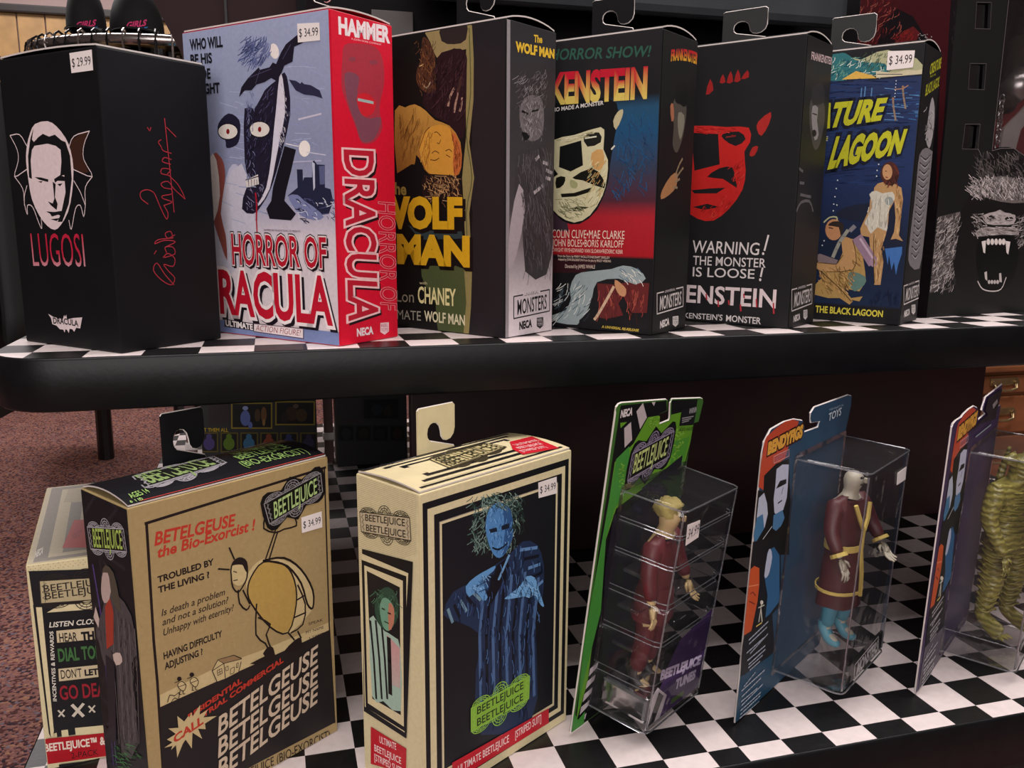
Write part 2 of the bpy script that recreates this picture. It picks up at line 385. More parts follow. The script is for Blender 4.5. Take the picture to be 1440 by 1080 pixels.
def shelf(name, x0, x1, y0, y1, z, th, xs, ys, par, label, r=1.3):
    root = empty(name, ((x0 + x1) / 2, (y0 + y1) / 2, z - th), label, 'shelf')
    rim = outline(x0, x1, y0, y1, r)
    mb = MB(); rings = []
    inset = .06
    def ring(d, zz):
        rr = outline(x0 + d, x1 - d, y0 + d, y1 - d, r - d); return [(a, b, zz) for a, b in rr]
    L = [ring(.06, z - th), ring(0, z - th + .06), ring(0, z - .05), ring(.02, z - .01), ring(.06, z)]
    n = len(L[0]); vs = [v for l in L for v in l]; fs = []
    for i in range(len(L) - 1):
        for k in range(n): fs.append((i * n + k, i * n + (k + 1) % n, (i + 1) * n + (k + 1) % n, (i + 1) * n + k))
    fs.append(tuple(range(n))[::-1]); fs.append(tuple((len(L) - 1) * n + k for k in range(n)))
    mb.add(vs, fs); o = mb.build('shelf_board', blk, root)
    for p in o.data.polygons: p.use_smooth = len(p.vertices) == 4
    # vinyl sheet with its printed squares, laid just inside the rim
    rim2 = outline(x0 + .05, x1 - .05, y0 + .05, y1 - .05, r - .05)
    rim2 = rim2 if True else rim2
    v = MB()
    for i, (xa, xb) in enumerate(zip(xs, xs[1:])):
        for j, (ya, yb) in enumerate(zip(ys, ys[1:])):
            c = clip_cell(rim2, xa, xb, ya, yb)
            if len(c) < 3: continue
            c2 = []
            for q in c:
                if not c2 or (abs(q[0] - c2[-1][0]) + abs(q[1] - c2[-1][1])) > 1e-5: c2.append(q)
            if len(c2) < 3: continue
            ar = sum(c2[k - 1][0] * c2[k][1] - c2[k][0] * c2[k - 1][1] for k in range(len(c2)))
            if abs(ar) < 1e-4: continue
            if ar < 0: c2 = c2[::-1]
            v.add([(a, b, z + .004) for a, b in c2], [tuple(range(len(c2)))], (i + j + par) % 2)
    v.build('checkered_vinyl', [tile_w, tile_b], root)
    return root
xs = [-13.3 + k for k in range(0, 14)] ; xs = [x_ for x_ in xs if x_ < .2] + [float(k) for k in range(1, 24)]
xs = [-.7 - k + 0 for k in range(13, 0, -1)]
xs = [(-k + .30) for k in range(14, -1, -1)] + [float(k) for k in range(1, 24)]
ysl = [-2.] + [float(k) for k in range(-1, 34)]
ZT = 8.2418
shelf('display_table', -13.12, 21.5, -.55, 30.8, 0, 1.3, [-14.7] + xs, ysl, 1, 'lower black display shelf covered in black and white checkered vinyl')
shelf('raised_shelf', -13.05, 21.5, 2.64, 24.5, ZT, 1.0, [-14.3, -13.3] + [-12.3 + k for k in range(36)], [1.5, 2.5] + [3.5 + k for k in range(23)], 0, 'upper black display shelf with rounded front corner and checkered top')
# pedestal under the lower shelf
ped = MB().box((4, 15, (ZF - 1.3) / 2), 0, size=(30, 26, -1.3 - ZF), bev=.15).build('plinth', mat('black_plinth', '#0d0c0d', .6, noise=.2), origin=(4, 15, ZF))
tag(ped, 'black plinth carrying the lower checkered shelf', 'plinth')
maroon = mat('maroon_laminate', '#260b0e', .5, noise=.25, scale=18)
brown = mat('dark_brown_laminate', '#2a1d1e', .8, noise=.12, scale=10, spec=.1)
MBp = MB()
dv = MB().box((6.5, 11.2, (ZT - 1) / 2), 0, size=(21.1, .5, ZT - 1.02), bev=.04).build('divider_board', maroon, origin=(6.5, 11.2, 0)); tag(dv, 'dark maroon board standing between the lower and upper shelves', 'divider')
# end board of the upper tier, its left end cut on a slant
z_top = 20.; e0 = at_y(255, 75, 11.0); e1 = at_y(215, 0, 11.0); k = (e1.x - e0.x) / (e1.z - e0.z)
pb = [(e0.x - k * (e0.z - ZT) * .2, ZT + .02), (21, ZT + .02), (21, z_top), (e0.x + k * (z_top - e0.z), z_top), (e0.x, e0.z)]
fb = Face((0, 11.2, 0), (1, 0, 0), (0, 0, 1), 1, 1)
root = empty('back_board', (5, 11.2, ZT), 'dark brown back board behind the upper boxes, left end cut on a slant', 'back board')
plate('board', [pb], fb, .4, brown, root)
s0 = at_y(317, 6, 10.97); MB().box((s0.x, 10.96, 14.), 0, size=(.06, .06, 11.)).build('board_seam', blk, root)
dark2 = mat('black_back_panel', '#0e0c0f', .8, noise=.2, spec=.1)
a = at_y(417, 10, 10.8); MB().box(((a.x + 21) / 2, 10.8, (ZT + z_top) / 2 + .1), 0, size=(21 - a.x, .15, z_top - ZT - .3)).build('black_panel', dark2, root)
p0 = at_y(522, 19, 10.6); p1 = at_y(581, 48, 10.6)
MB().box(((p0.x + p1.x) / 2, 10.6, (p0.z + p1.z) / 2 - .3), 0, size=(p1.x - p0.x, .1, p0.z - p1.z + .8), bev=.02).build('reflection_patch', mat('reflection_patch', '#352e2d', .5, noise=.1), root)  # lighter grey piece added to stand for a reflection on the back panel
# third tier over the boxes: only its grey rounded front rail dips into the picture
zb = at_y(950, 20, 8.6).z
t3 = empty('top_shelf', (1, 12, zb), 'grey metal shelf lip above the upper row of boxes', 'shelf')
a_ = at_y(590, 5, 8.6); b_ = at_y(1195, 5, 8.6)
MB().box(((a_.x + b_.x) / 2, 8.9, zb + .75), 0, size=(b_.x - a_.x, .6, 1.5), bev=.22).build('front_rail', mat('grey_steel', '#35383b', .4, metal=.2, noise=.1, scale=30), t3)
MB().box(((a_.x + b_.x) / 2, 9.95, zb + 1.2), 0, size=(b_.x - a_.x, 1.4, .3)).build('shelf_board', blk, t3)
# supports at the back of the lower shelf
pm = mat('pinkish_brown_post', '#6b4a4a', .4, noise=.1); whp = mat('white_plastic', '#e8e0dc', .4, noise=.04)
for px, lab in ((462, 'slim brown post with white foot beside the far picture box'), (269, 'slim brown post with white foot seen through the hang tab')):
    c = at_z(px, 617 if px > 400 else 632, 0); c.y = 23.6; c.x = at_y(px, 612, 23.6).x
    r_ = empty('shelf_post', (c.x, c.y, 0), lab, 'post', 'posts under the upper shelf')
    zf = at_y(px, 612 if px > 400 else 626, 23.6).z
    MB().box((c.x, c.y, (zf + ZT - 1) / 2), 0, size=(.4, .4, ZT - 1.02 - zf), bev=.04).build('post', pm, r_)
    MB().box((c.x, c.y, zf), 0, size=(.5, .5, .34), bev=.06).build('white_collar', whp, r_)
    MB().box((c.x, c.y, (zf - .17) / 2 + .01), 0, size=(.4, .4, zf - .19), bev=.04).build('foot', pm, r_)

# ------------------------------------------------------------------ dark picture boxes far back on the lower shelf
carton_blk = mat('black_carton', '#141316', .5, noise=.15, scale=30)
def far_box(xa, xb, yt, yb, Y, label, scale, bright):
    A = at_y(xa, yb, Y); B = at_y(xb, yb, Y); T = at_y((xa + xb) / 2, yt, Y); z1 = T.z
    r_ = empty('picture_box', ((A.x + B.x) / 2, Y + .9, 0), label, 'box', 'picture boxes at the back of the lower shelf')
    MB().box(((A.x + B.x) / 2, Y + .92, z1 / 2 + .005), 0, size=(B.x - A.x, 1.8, z1 - .01), bev=.04).build('carton', carton_blk, r_)
    f = Face((A.x, Y, 0), (1, 0, 0), (0, 0, 1), B.x - A.x, z1); a = Art(f)
    return r_, f, a
r_, f, a = far_box(284, 447, 556, 632, 21.5, 'dark picture box with two gold framed scenes, behind the kraft box tab', 1, 1)
def frame_pic(a, x0, y0, x1, y1, blobs, g='#8a7a2c', bgc='#1a1518'):
    a.poly([(x0, y0), (x1, y0), (x1, y1), (x0, y1)], g); a.poly([(x0 + 2, y0 + 2), (x1 - 2, y0 + 2), (x1 - 2, y1 - 2), (x0 + 2, y1 - 2)], bgc)
    for (x, y, rx, ry, c) in blobs: a.ell(x, y, rx, ry, c)
frame_pic(a, 325, 566, 383, 603, [(345, 588, 7, 11, '#5f6fae'), (345, 574, 4, 3, '#8d99c6'), (352, 598, 3, 5, '#5f6fae'), (362, 584, 4, 9, '#4d3a26'), (371, 583, 4, 11, '#6d4b2c'), (371, 594, 2, 5, '#8d6a3e')])
frame_pic(a, 387, 564, 443, 598, [(410, 582, 9, 10, '#3a2a1c'), (424, 584, 8, 9, '#46321f'), (400, 588, 5, 7, '#2c2022'), (416, 571, 4, 3, '#594a3a')])
a.poly([(293, 568), (323, 566), (323, 596), (293, 598)], '#352a2c'); a.text('LET THEM ALL', (281, 607), (321, 607), 5, '#c0a21f', bold=.02)
for i, c in enumerate(('#4d4279', '#5c7a22', '#3c6c90', '#83432c', '#333a66', '#35304d')):
    x = 282 + i * 28; frame_pic(a, x, 608, x + 25, 636, [(x + 12, 624, 8, 9, c), (x + 12, 614, 4, 4, c)], '#5c5320')
a.build('front_picture', r_)
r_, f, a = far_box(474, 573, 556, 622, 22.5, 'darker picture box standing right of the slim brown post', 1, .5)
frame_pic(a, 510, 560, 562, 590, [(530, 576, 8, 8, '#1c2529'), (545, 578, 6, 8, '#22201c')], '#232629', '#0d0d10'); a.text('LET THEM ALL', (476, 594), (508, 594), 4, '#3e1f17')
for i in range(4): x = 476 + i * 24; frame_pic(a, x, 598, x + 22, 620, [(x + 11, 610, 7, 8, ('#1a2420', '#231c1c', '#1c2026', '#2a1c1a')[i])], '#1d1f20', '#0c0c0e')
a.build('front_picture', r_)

# ------------------------------------------------------------------ round clothes rack with caps on top
RC = Vector((-16, 75, 0)); zr = at_y(150, 52, 63.6).z; RR = 11.4
rk = empty('clothes_rack', (RC.x, RC.y, ZF), 'round black clothes rack beyond the shelves with caps on top', 'clothes rack')
steel = mat('rack_chrome', '#b8b0ac', .25, metal=.9, noise=.05); blackp = mat('black_metal', '#0f0e10', .4, noise=.1)
ringp = [(RC.x + RR * math.cos(t), RC.y + RR * math.sin(t), zr) for t in (2 * math.pi * k / 48 for k in range(48))]
MB().tube(ringp, .42, 10, closed=True).build('rail', steel, rk, smooth=True)
MB().prism([(RC.x + (RR - 4.5) * math.cos(t), RC.y + (RR - 4.5) * math.sin(t)) for t in (2 * math.pi * k / 40 for k in range(40))], zr + .9, zr + 1.3).build('top_disc', blackp, rk)
MB().tube([(RC.x, RC.y, ZF + .5), (RC.x, RC.y, zr + .9)], .5).build('column', blackp, rk)
for k in range(4):
    t = math.radians(30 + 90 * k); d = Vector((math.cos(t), math.sin(t), 0))
    MB().tube([RC + d * 1 + Vector((0, 0, zr + .8)), RC + d * RR + Vector((0, 0, zr))], .3).build('spoke', blackp, rk)
lg = at_z(150, 645, ZF)
for k in range(4):
    ang = math.atan2(lg.y - RC.y, lg.x - RC.x) + k * math.pi / 2; d = Vector((math.cos(ang), math.sin(ang), 0)); q = (lg - RC).length if False else math.hypot(lg.x - RC.x, lg.y - RC.y)
    MB().tube([RC + d * (q - .3) + Vector((0, 0, zr - .2)), RC + d * q + Vector((0, 0, ZF + .1))], [.55, .75]).build('leg', blackp, rk)
hm = mat('hanger_wire', '#1a181a', .35, metal=.3, noise=.1)
garm = [mat('garment_' + n, c, .85, noise=.12, scale=20) for n, c in (('black', '#121215'), ('teal', '#3f7f93'), ('pink', '#9a6a68'), ('cream', '#a8977a'), ('charcoal', '#1d1d22'), ('rust', '#6b3a2c'))]
gi = 0
for k in range(34):
    ang = math.radians(150 + k * 6.0); d = Vector((math.cos(ang), math.sin(ang), 0)); tn = Vector((-d.y, d.x, 0)); c = RC + d * RR + Vector((0, 0, zr))
    name_c = 0 if d.x < -.45 else (1, 2, 3, 4, 2, 5, 4)[k % 7]
    lab = ('black long coat hanging on the round rack', 'coloured shirt hanging on the round rack')[0 if name_c in (0, 4) else 1]
    g = empty('hanging_garment', (c.x, c.y, zr - 12), lab, 'garment', ('dark clothes on the round rack', 'coloured clothes on the round rack')[0 if name_c in (0, 4) else 1])
    MB().tube([c + Vector((0, 0, -1.9)), c + Vector((0, 0, -.2)) + d * .5, c + Vector((0, 0, .5)) + d * .35, c + Vector((0, 0, .75)), c + Vector((0, 0, .5)) - d * .45], .1, 6).build('hanger_hook', hm if k % 3 else steel, g)
    top = c + Vector((0, 0, -1.6)); ln = 27 if name_c == 0 else 14
    vs = []; w0 = .28
    for (r, z) in ((-5.2, -2.6), (-1.2, 0), (1.2, 0), (5.2, -2.6), (5.6, -6), (4.2, -6.4), (4.4, -ln), (-4.4, -ln), (-4.2, -6.4), (-5.6, -6)): vs.append(top + d * r * .8 + Vector((0, 0, z)))
    n = len(vs); V = [v + tn * w0 for v in vs] + [v - tn * w0 for v in vs]
    fs = [tuple(range(n)), tuple(range(n, 2 * n))[::-1]] + [(i, (i + 1) % n, n + (i + 1) % n, n + i) for i in range(n)]
    mk('cloth', V, fs, garm[name_c], g)
capm = mat('black_cap_cloth', '#19181b', .85, noise=.15, scale=30)
for (px, py, lab, sx) in ((122, 42, 'black cap with pink and blue lettering, nearer the wood wall', 7), (193, 42, 'black cap with pink and blue lettering, nearer the brown board', 9)):
    c = at_y(px, py, 70); c.z = zr + 1.35
    hr = empty('cap', c, lab, 'cap', 'black caps on the clothes rack')
    v = []; fs = []; nu, nv = 24, 8; R1 = 1.6 if sx == 7 else 2.2
    for j in range(nv + 1):
        t = math.pi / 2 * j / nv
        for i in range(nu):
            a_ = 2 * math.pi * i / nu; rib = 1 - .03 * abs(math.sin(3 * a_)) ; v.append(c + Vector((R1 * math.cos(t) * math.cos(a_) * rib, R1 * 1.1 * math.cos(t) * math.sin(a_) * rib, .1 + 3.9 * math.sin(t) ** .9)))
    for j in range(nv):
        for i in range(nu): fs.append((j * nu + i, j * nu + (i + 1) % nu, (j + 1) * nu + (i + 1) % nu, (j + 1) * nu + i))
    mk('crown', v, fs, capm, hr, smooth=True)
    v = [c + Vector((R1 * 1.0 * math.sin(t), -R1 * 1.05 * math.cos(t) - ex * 2.2 * math.cos(t), .12 + hh - ex * .35)) for hh in (0, .14) for ex in (0, 1) for t in (math.radians(-60 + 12 * i) for i in range(11))]
    q = 11; fs = []
    for base in (0, 22):
        for i in range(10): f_ = (base + i, base + i + 1, base + q + i + 1, base + q + i); fs.append(f_ if base else f_[::-1])
    for i in range(10): fs.append((q + i, q + i + 1, 33 + i + 1, 33 + i))
    mk('brim', v, fs, capm, hr, smooth=True)
    MB().tube([c + Vector((0, 0, 3.95)), c + Vector((0, 0, 4.15))], .22, 8).build('button', mat('teal_button', '#3c8c90', .5, noise=.05), hr)
    fc = Face(c + Vector((-3, -R1 * 1.16, 0)), (1, 0, .0), (0, .16, 1), 6, 4); aa = Art(fc)
    aa.text('GIRLS', (px - 16, py - 2), (px + 12, py - 6), 8, '#e23c7a', bold=.04, lean=.3); aa.text('CULT', (px - 8, py + 3), (px + 14, py + 1), 5, '#2f86c8', bold=.03, lean=.3)
    aa.build('embroidery', hr)

# black coats on a rail just past the left end
cr = empty('coat_rail', (at_y(-60, 100, 36).x, 36, ZF), 'ceiling-hung rail left of the upper shelf carrying dark coats', 'clothes rack')
q0 = at_y(-190, 104, 36); q1 = at_y(30, 104, 36); zc = q1.z + .3
MB().tube([(q0.x - 2, 36, zc), (q1.x + .2, 36, zc)], .3).build('rail', steel, cr, smooth=True)
for xx in (q0.x - 1.8, q0.x + 2.2):
    MB().tube([(xx, 36, zc), (xx, 36, ZC - .1)], .2).build('hanging_rod', blackp, cr)
cx = [garm[0], garm[4]]
for k in range(6):
    xx = q1.x - .9 - k * 1.75; g = empty('hanging_garment', (xx, 36, 0), 'dark coat hanging on the rail at the left edge', 'garment', 'dark coats at the left edge')
    zb_ = at_y(3, 588, 36).z + .4 * (k % 3) if k > 0 else at_y(30, 470, 36).z; V = []; n = 16
    for j, (z, ry, rx) in enumerate(((zc - .9, 1.0, .3), (zc - 1.6, 3.0, .62), (zc - 5, 3.3, .68), (zc - 12, 3.3, .7), (zb_, 3.6, .72))):
        for i in range(n): t = 2 * math.pi * i / n; f_ = 1 + .12 * math.sin(4 * t + k); V.append((xx + rx * f_ * math.cos(t), 36 + ry * math.sin(t) * (1 + .03 * math.sin(7 * t)), z))
    mk('cloth', V, [(j * n + i, j * n + (i + 1) % n, (j + 1) * n + (i + 1) % n, (j + 1) * n + i) for j in range(4) for i in range(n)] + [tuple(range(4 * n, 5 * n)), tuple(range(n))[::-1]], cx[k % 2], g, smooth=True)
    MB().tube([(xx, 36, zc - 1.0), (xx, 36.3, zc + .1), (xx, 36, zc + .45), (xx, 35.6, zc + .2)], .07, 6).build('hanger_hook', steel, g)

# ------------------------------------------------------------------ wooden chest of drawers beyond the right end
Yc = 33.; ct = at_y(1385, 514, Yc); xr0 = ct.x - 6; zt_ = ct.z
chest = empty('drawer_chest', (xr0 + 9, Yc + 4, ZF), 'brown wooden chest of drawers with brass handle beyond the right end', 'chest of drawers')
wd = mat('brown_oak', '#7a4a2c', .4, noise=.35, scale=9, bump=.1); brass = mat('aged_brass', '#a08a64', .35, metal=.85, noise=.2)
MB().box((xr0 + 9, Yc + 4.3, (ZF + zt_ - .5) / 2), 0, size=(18, 8, zt_ - .5 - ZF), bev=.1).build('carcass', wd, chest)
MB().box((xr0 + 9, Yc + 4, zt_ - .22), 0, size=(19, 9, .45), bev=.12).build('chest_top', wd, chest)
zz = zt_ - .75
for hgt in (1.25, 2.6, 3.0):
    dr = MB().box((xr0 + 9, Yc + .15, zz - hgt / 2), 0, size=(16.8, .5, hgt), bev=.1).build('drawer', wd, chest)
    for hx in (7.6, 13.6):
        c = Vector((xr0 + hx, Yc - .15, zz - hgt * .45))
        h = MB().tube([c + Vector((-.95, -.1, .1)), c + Vector((-.8, -.35, -.3)), c + Vector((-.3, -.42, -.42)), c + Vector((.3, -.42, -.42)), c + Vector((.8, -.35, -.3)), c + Vector((.95, -.1, .1))], .1, 8)
        h.box(c + Vector((0, -.03, .15)), 0, size=(2.3, .12, .5), bev=.05); h.tube([c + Vector((-.95, .02, .1)), c + Vector((-.95, -.25, .1))], .17, 8); h.tube([c + Vector((.95, .02, .1)), c + Vector((.95, -.25, .1))], .17, 8)
        h.build('handle', brass, dr)
    zz -= hgt + .25

# ------------------------------------------------------------------ cartons
PAL = {}
class Carton:
    """a folding carton: near corner O, a side going back-left (length w) and a side going right (length d)"""
    def __init__(s, x, y, yaw, w, d, h, z, body, label, cat='box', group=None, name='toy_box', gap=.0):
        ea = Vector((-math.cos(yaw), -math.sin(yaw), 0)); eb = Vector((-math.sin(yaw), math.cos(yaw), 0))
        s.O = Vector((x, y, z + .006)); s.ea, s.eb, s.w, s.d, s.h = ea, eb, w, d, h
        cen = s.O + ea * w / 2 + eb * d / 2
        s.root = empty(name, cen, label, cat, group)
        up = Vector((0, 0, 1))
        MB().box(cen + up * h / 2, ea * w / 2, eb * d / 2, up * h / 2, bev=.035).build('carton', body, s.root)
        s.left = Face(s.O + ea * w, -ea, up, w, h); s.right = Face(s.O, eb, up, d, h); s.top = Face(s.O + up * h, eb, ea, d, w)
        s.back = Face(s.O + eb * d + ea * w, -ea, up, w, h)       # plane of the left face, moved to the far side
        s.backr = Face(s.O + ea * w, eb, up, d, h)                # plane of the right face, moved to the far side
    def lid(s, m, along='b', bulge=.13, edge=None):
        """the closed lid: a thin board bowing up a little between its folds"""
        e1, L1, e2, L2 = (s.eb, s.d, s.ea, s.w) if along == 'b' else (s.ea, s.w, s.eb, s.d)
        o = s.O + Vector((0, 0, s.h)); n = 8; V = []
        for k in range(n + 1):
            t = k / n; z = .012 + bulge * math.sin(math.pi * t) ** .8
            for q in (.03, L2 - .03): V += [o + e1 * (L1 * (.02 + .96 * t)) + e2 * q + Vector((0, 0, z)), o + e1 * (L1 * (.02 + .96 * t)) + e2 * q + Vector((0, 0, z + .03))]
        Fs = []
        for k in range(n):
            a = 4 * k; b = a + 4
            Fs += [(a + 1, b + 1, b + 3, a + 3), (a, a + 2, b + 2, b), (a, b, b + 1, a + 1), (a + 2, a + 3, b + 3, b + 2)]
        Fs += [(0, 1, 3, 2), (4 * n, 4 * n + 2, 4 * n + 3, 4 * n + 1)]
        o_ = mk('lid', V, Fs, [m, edge or m], s.root)
        for i, p in enumerate(o_.data.polygons): p.material_index = 1 if i % 4 >= 2 or i >= 4 * n else 0
        return o_
    def tab(s, m, edge, pl, pr, top_l, base=None, face=None):
        """die-cut hang tab with a hook-shaped slot, standing in the plane of the far side"""
        f = face or s.back
        a = f.uv(*pl).x; b = f.uv(*pr).x; t1 = f.uv(*top_l).y; t0 = max(s.h, f.uv(*pl).y); W = b - a; H = t1 - t0; dn = (t0 - s.h + .05) / H
        q = [(0, -dn), (0, .96), (.04, 1), (.95, 1), (1, .95), (1, .46), (.965, .33), (.88, .24), (.78, .22), (.69, .25), (.635, .33), (.62, .44), (.585, .56), (.51, .64), (.42, .66), (.33, .63), (.265, .55), (.245, .44), (.26, .34), (.32, .27), (.98, .06), (1, 0), (1, -dn)]
        o = plate('hang_tab', [[(a + W * x_, t0 + H * y_) for x_, y_ in q]], f, .045, m, s.root, h0=-.03)
        # paler cut edge
        n = len(q); rim = MB(); pts = [f.pt(a + W * x_, t0 + H * y_, -.03) for x_, y_ in q[1:]]
        rim.tube(pts, .016, 4); rim.build('cut_edge', edge, o)
        return o
def sticker(parent, face, quad, body, bar=None):
    """white price sticker: quad = tl, tr, br, bl in picture pixels"""
    uv = [face.uv(*p) for p in quad]; st = MB(); v = [face.pt(p.x, p.y, .012) for p in uv] + [face.pt(p.x, p.y, .02) for p in uv]
    st.add(v, [(3, 2, 1, 0)[::-1], (7, 6, 5, 4), (0, 1, 5, 4), (1, 2, 6, 5), (2, 3, 7, 6), (3, 0, 4, 7)])
    o = st.build('price_sticker', stk, parent); o['label'] = 'white price sticker reading ' + body
    a = Art(face); a.h = .021; tl, tr, br, bl = [Vector(p) for p in quad]
    p0 = bl + (tl - bl) * .28 + (br - bl) * .07; p1 = br + (tr - br) * .28 - (br - bl) * .07
    a.text(body, tuple(p0), tuple(p1), (bl - tl).length * .44, '#221f24', bold=.0)
    if bar: a.hair((tl.x + 3, tl.y + 3, tr.x - 3, tl.y + 6), 14, 4, 1.5, .6, '#3a3638', .1)
    a.build('price', o); return o
stk = mat('sticker_paper', '#e4dad6', .45, noise=.03)
edge_w = mat('cut_paper_edge', '#c9c0ba', .7, noise=.05); edge_k = mat('cut_board_edge', '#8c8784', .6, noise=.08)
blackc = mat('black_carton_coated', '#101013', .5, spec=.2, noise=.1, scale=30, bump=.04, bscale=40)
blackm = mat('matt_black_carton', '#131215', .55, spec=.2, noise=.12, scale=20)
GU = 'toy boxes in a row on the upper shelf'; GL = 'toy boxes standing on the lower shelf'

def monsters_logo(a, x0, y0, x1, y1, h0, h1, c, bgc=None, top='UNIVERSAL'):
    """outlined plate reading MONSTERS, left edge x0 (y0 top), right edge x1 (y1 top)"""
    if bgc: a.poly([(x0, y0), (x1, y1), (x1, y1 + h1), (x0, y0 + h0)], bgc)
    a.line([(x0, y0), (x1, y1), (x1, y1 + h1), (x0, y0 + h0)], 1.7, c, closed=True)
    dx = x1 - x0; m = lambda t, f: (x0 + dx * t, y0 + (y1 - y0) * t + (h0 + (h1 - h0) * t) * f)
    cx = .5; g0 = m(.27, 0); g1 = m(.73, 0)
    a.line([g0, g1], 2.6, bgc or '#d8d0ce')
    a.text(top, m(.3, .07), m(.7, .07), h0 * .12, c)
    a.text('MONSTERS', m(.1, .86), m(.92, .86), h0 * .66, c, bold=.01, h1=h1 * .66)
def neca(a, p0, p1, h, c): a.text('NECA', p0, p1, h, c, bold=.05)
def reel(a, x, y, w_, h_, c, tilt=0, bgc='#222022'):
    a.poly([(x, y), (x + w_, y + tilt), (x + w_, y + h_ * .75 + tilt), (x + w_ * .5, y + h_ + tilt / 2), (x, y + h_ * .75)], c)
    a.text('REEL', (x + w_ * .1, y + h_ * .36 + tilt * .1), (x + w_ * .9, y + h_ * .36 + tilt * .9), h_ * .26, bgc); a.text('TOYS', (x + w_ * .1, y + h_ * .72 + tilt * .1), (x + w_ * .9, y + h_ * .72 + tilt * .9), h_ * .26, bgc)
def man(a, x, y, k, skin_c, hair_c, coat_c, shirt_c, flip=1, hands=None):
    """plain painted half-length figure, head centre (x, y), head half-height k"""
    a.poly([(x - 1.9 * k * flip, y + 6.5 * k), (x - 1.7 * k * flip, y + 2.6 * k), (x - .9 * k * flip, y + 1.5 * k), (x + .9 * k * flip, y + 1.5 * k), (x + 1.7 * k * flip, y + 2.6 * k), (x + 1.8 * k * flip, y + 6.5 * k)], coat_c, 3)
    a.poly([(x - .35 * k, y + 1.5 * k), (x + .4 * k, y + 1.5 * k), (x + .25 * k, y + 5 * k), (x - .15 * k, y + 5 * k)], shirt_c)
    a.poly([(x - .35 * k, y + .7 * k), (x + .4 * k, y + .7 * k), (x + .4 * k, y + 1.7 * k), (x, y + 2 * k), (x - .35 * k, y + 1.6 * k)], skin_c)
    a.ell(x, y - .12 * k, .82 * k, 1.12 * k, hair_c); a.poly([(x - .62 * k, y - .4 * k), (x - .2 * k, y - .75 * k), (x + .45 * k, y - .65 * k), (x + .66 * k, y - .2 * k), (x + .55 * k, y + .6 * k), (x + .1 * k, y + 1.05 * k), (x - .35 * k, y + .75 * k), (x - .62 * k, y + .1 * k)], skin_c, 3)

# ---- 1: black carton at the left end of the upper shelf
W1 = '#d6c4c4'
b1 = Carton(-10.67, 2.93, math.radians(-45.7), 3.03, 2.36, 5.44, ZT, blackc, 'black box with white face drawing and red signature, at the rounded shelf end', group=GU)
b1.lid(blackc, 'a', .05, edge_w)
c = lambda pts: [(x / 4.32, 150 + y / 4.32) for x, y in pts]   # read off an enlargement of the face drawing
a = Art(b1.left)
hd = c([(215, 105), (290, 88), (345, 120), (400, 190), (432, 270), (448, 380), (440, 520), (415, 640), (370, 720), (335, 748), (290, 725), (240, 660), (195, 560), (175, 450), (160, 330), (165, 240), (185, 160)])
for s_ in ([(62, 175), (120, 170), (165, 240)], [(62, 175), (105, 260), (112, 330), (90, 425), (165, 380)], [(90, 425), (140, 500), (150, 590), (168, 655), (168, 600), (200, 610), (235, 700), (255, 740), (250, 660)], [(165, 480), (150, 540), (150, 600)],
           [(418, 255), (450, 180), (545, 148)], [(545, 148), (512, 230), (510, 320), (562, 425), (440, 378)], [(562, 425), (520, 490), (520, 590), (510, 668), (490, 600), (460, 620), (435, 745), (420, 690)], [(450, 450), (490, 520), (520, 600)]):
    a.line(c(s_), 1.4, W1, sm=3)
a.poly(c([(430, 230), (470, 180), (530, 160), (505, 240), (505, 320), (540, 400), (450, 375)]), '#3a2218', 2)
a.poly(hd, W1, 2)
a.poly(c([(205, 130), (185, 200), (172, 300), (178, 430), (196, 440), (188, 330), (196, 262), (212, 238), (290, 225), (340, 238), (370, 262), (375, 330), (368, 420), (392, 415), (400, 520), (375, 640), (352, 700), (380, 700), (420, 590), (438, 440), (428, 300), (400, 215), (375, 205), (335, 170), (300, 182), (262, 165), (235, 185), (208, 215), (196, 200)]), '#121214')
for s_ in ([(212, 428), (250, 430), (296, 442), (294, 458), (240, 444)], [(330, 440), (368, 415), (402, 430), (395, 452), (352, 450), (336, 462)], [(232, 455), (262, 452), (252, 463)], [(350, 470), (382, 466), (366, 484)], [(322, 455), (340, 470), (336, 550), (352, 590), (346, 628), (312, 600), (292, 575), (322, 588), (332, 560)], [(282, 636), (330, 640), (382, 632), (372, 664), (356, 656), (318, 668), (306, 650)], [(308, 684), (370, 676), (346, 694)]): a.poly(c(s_), '#121214')
a.text('LUGOSI', c([(205, 968)])[0], c([(522, 972)])[0], 46, two('#c9909a', '#b3203a', .12, .3), bold=-.005)
batp = c([(0, 0)]);
bt = lambda pts: [(x / 6.75, 440 + y / 6.75) for x, y in pts]
a.poly(bt([(460, 8), (510, 38), (600, 60), (612, 20), (622, 38), (632, 16), (640, 62), (700, 48), (784, 42), (764, 148), (728, 140), (708, 178), (690, 155), (664, 150), (657, 190), (640, 160), (624, 155), (618, 186), (604, 158), (572, 155), (540, 120), (500, 106), (488, 50)]), W1)
a.text('DRACULA', bt([(510, 100)])[0], bt([(750, 130)])[0], 8, '#141416', bold=.03, arch=.12)
a.build('front_print', b1.root)
a = Art(b1.right); sg = lambda pts: [(x / 2.077, y / 2.077) for x, y in pts]; RD = '#a5303c'
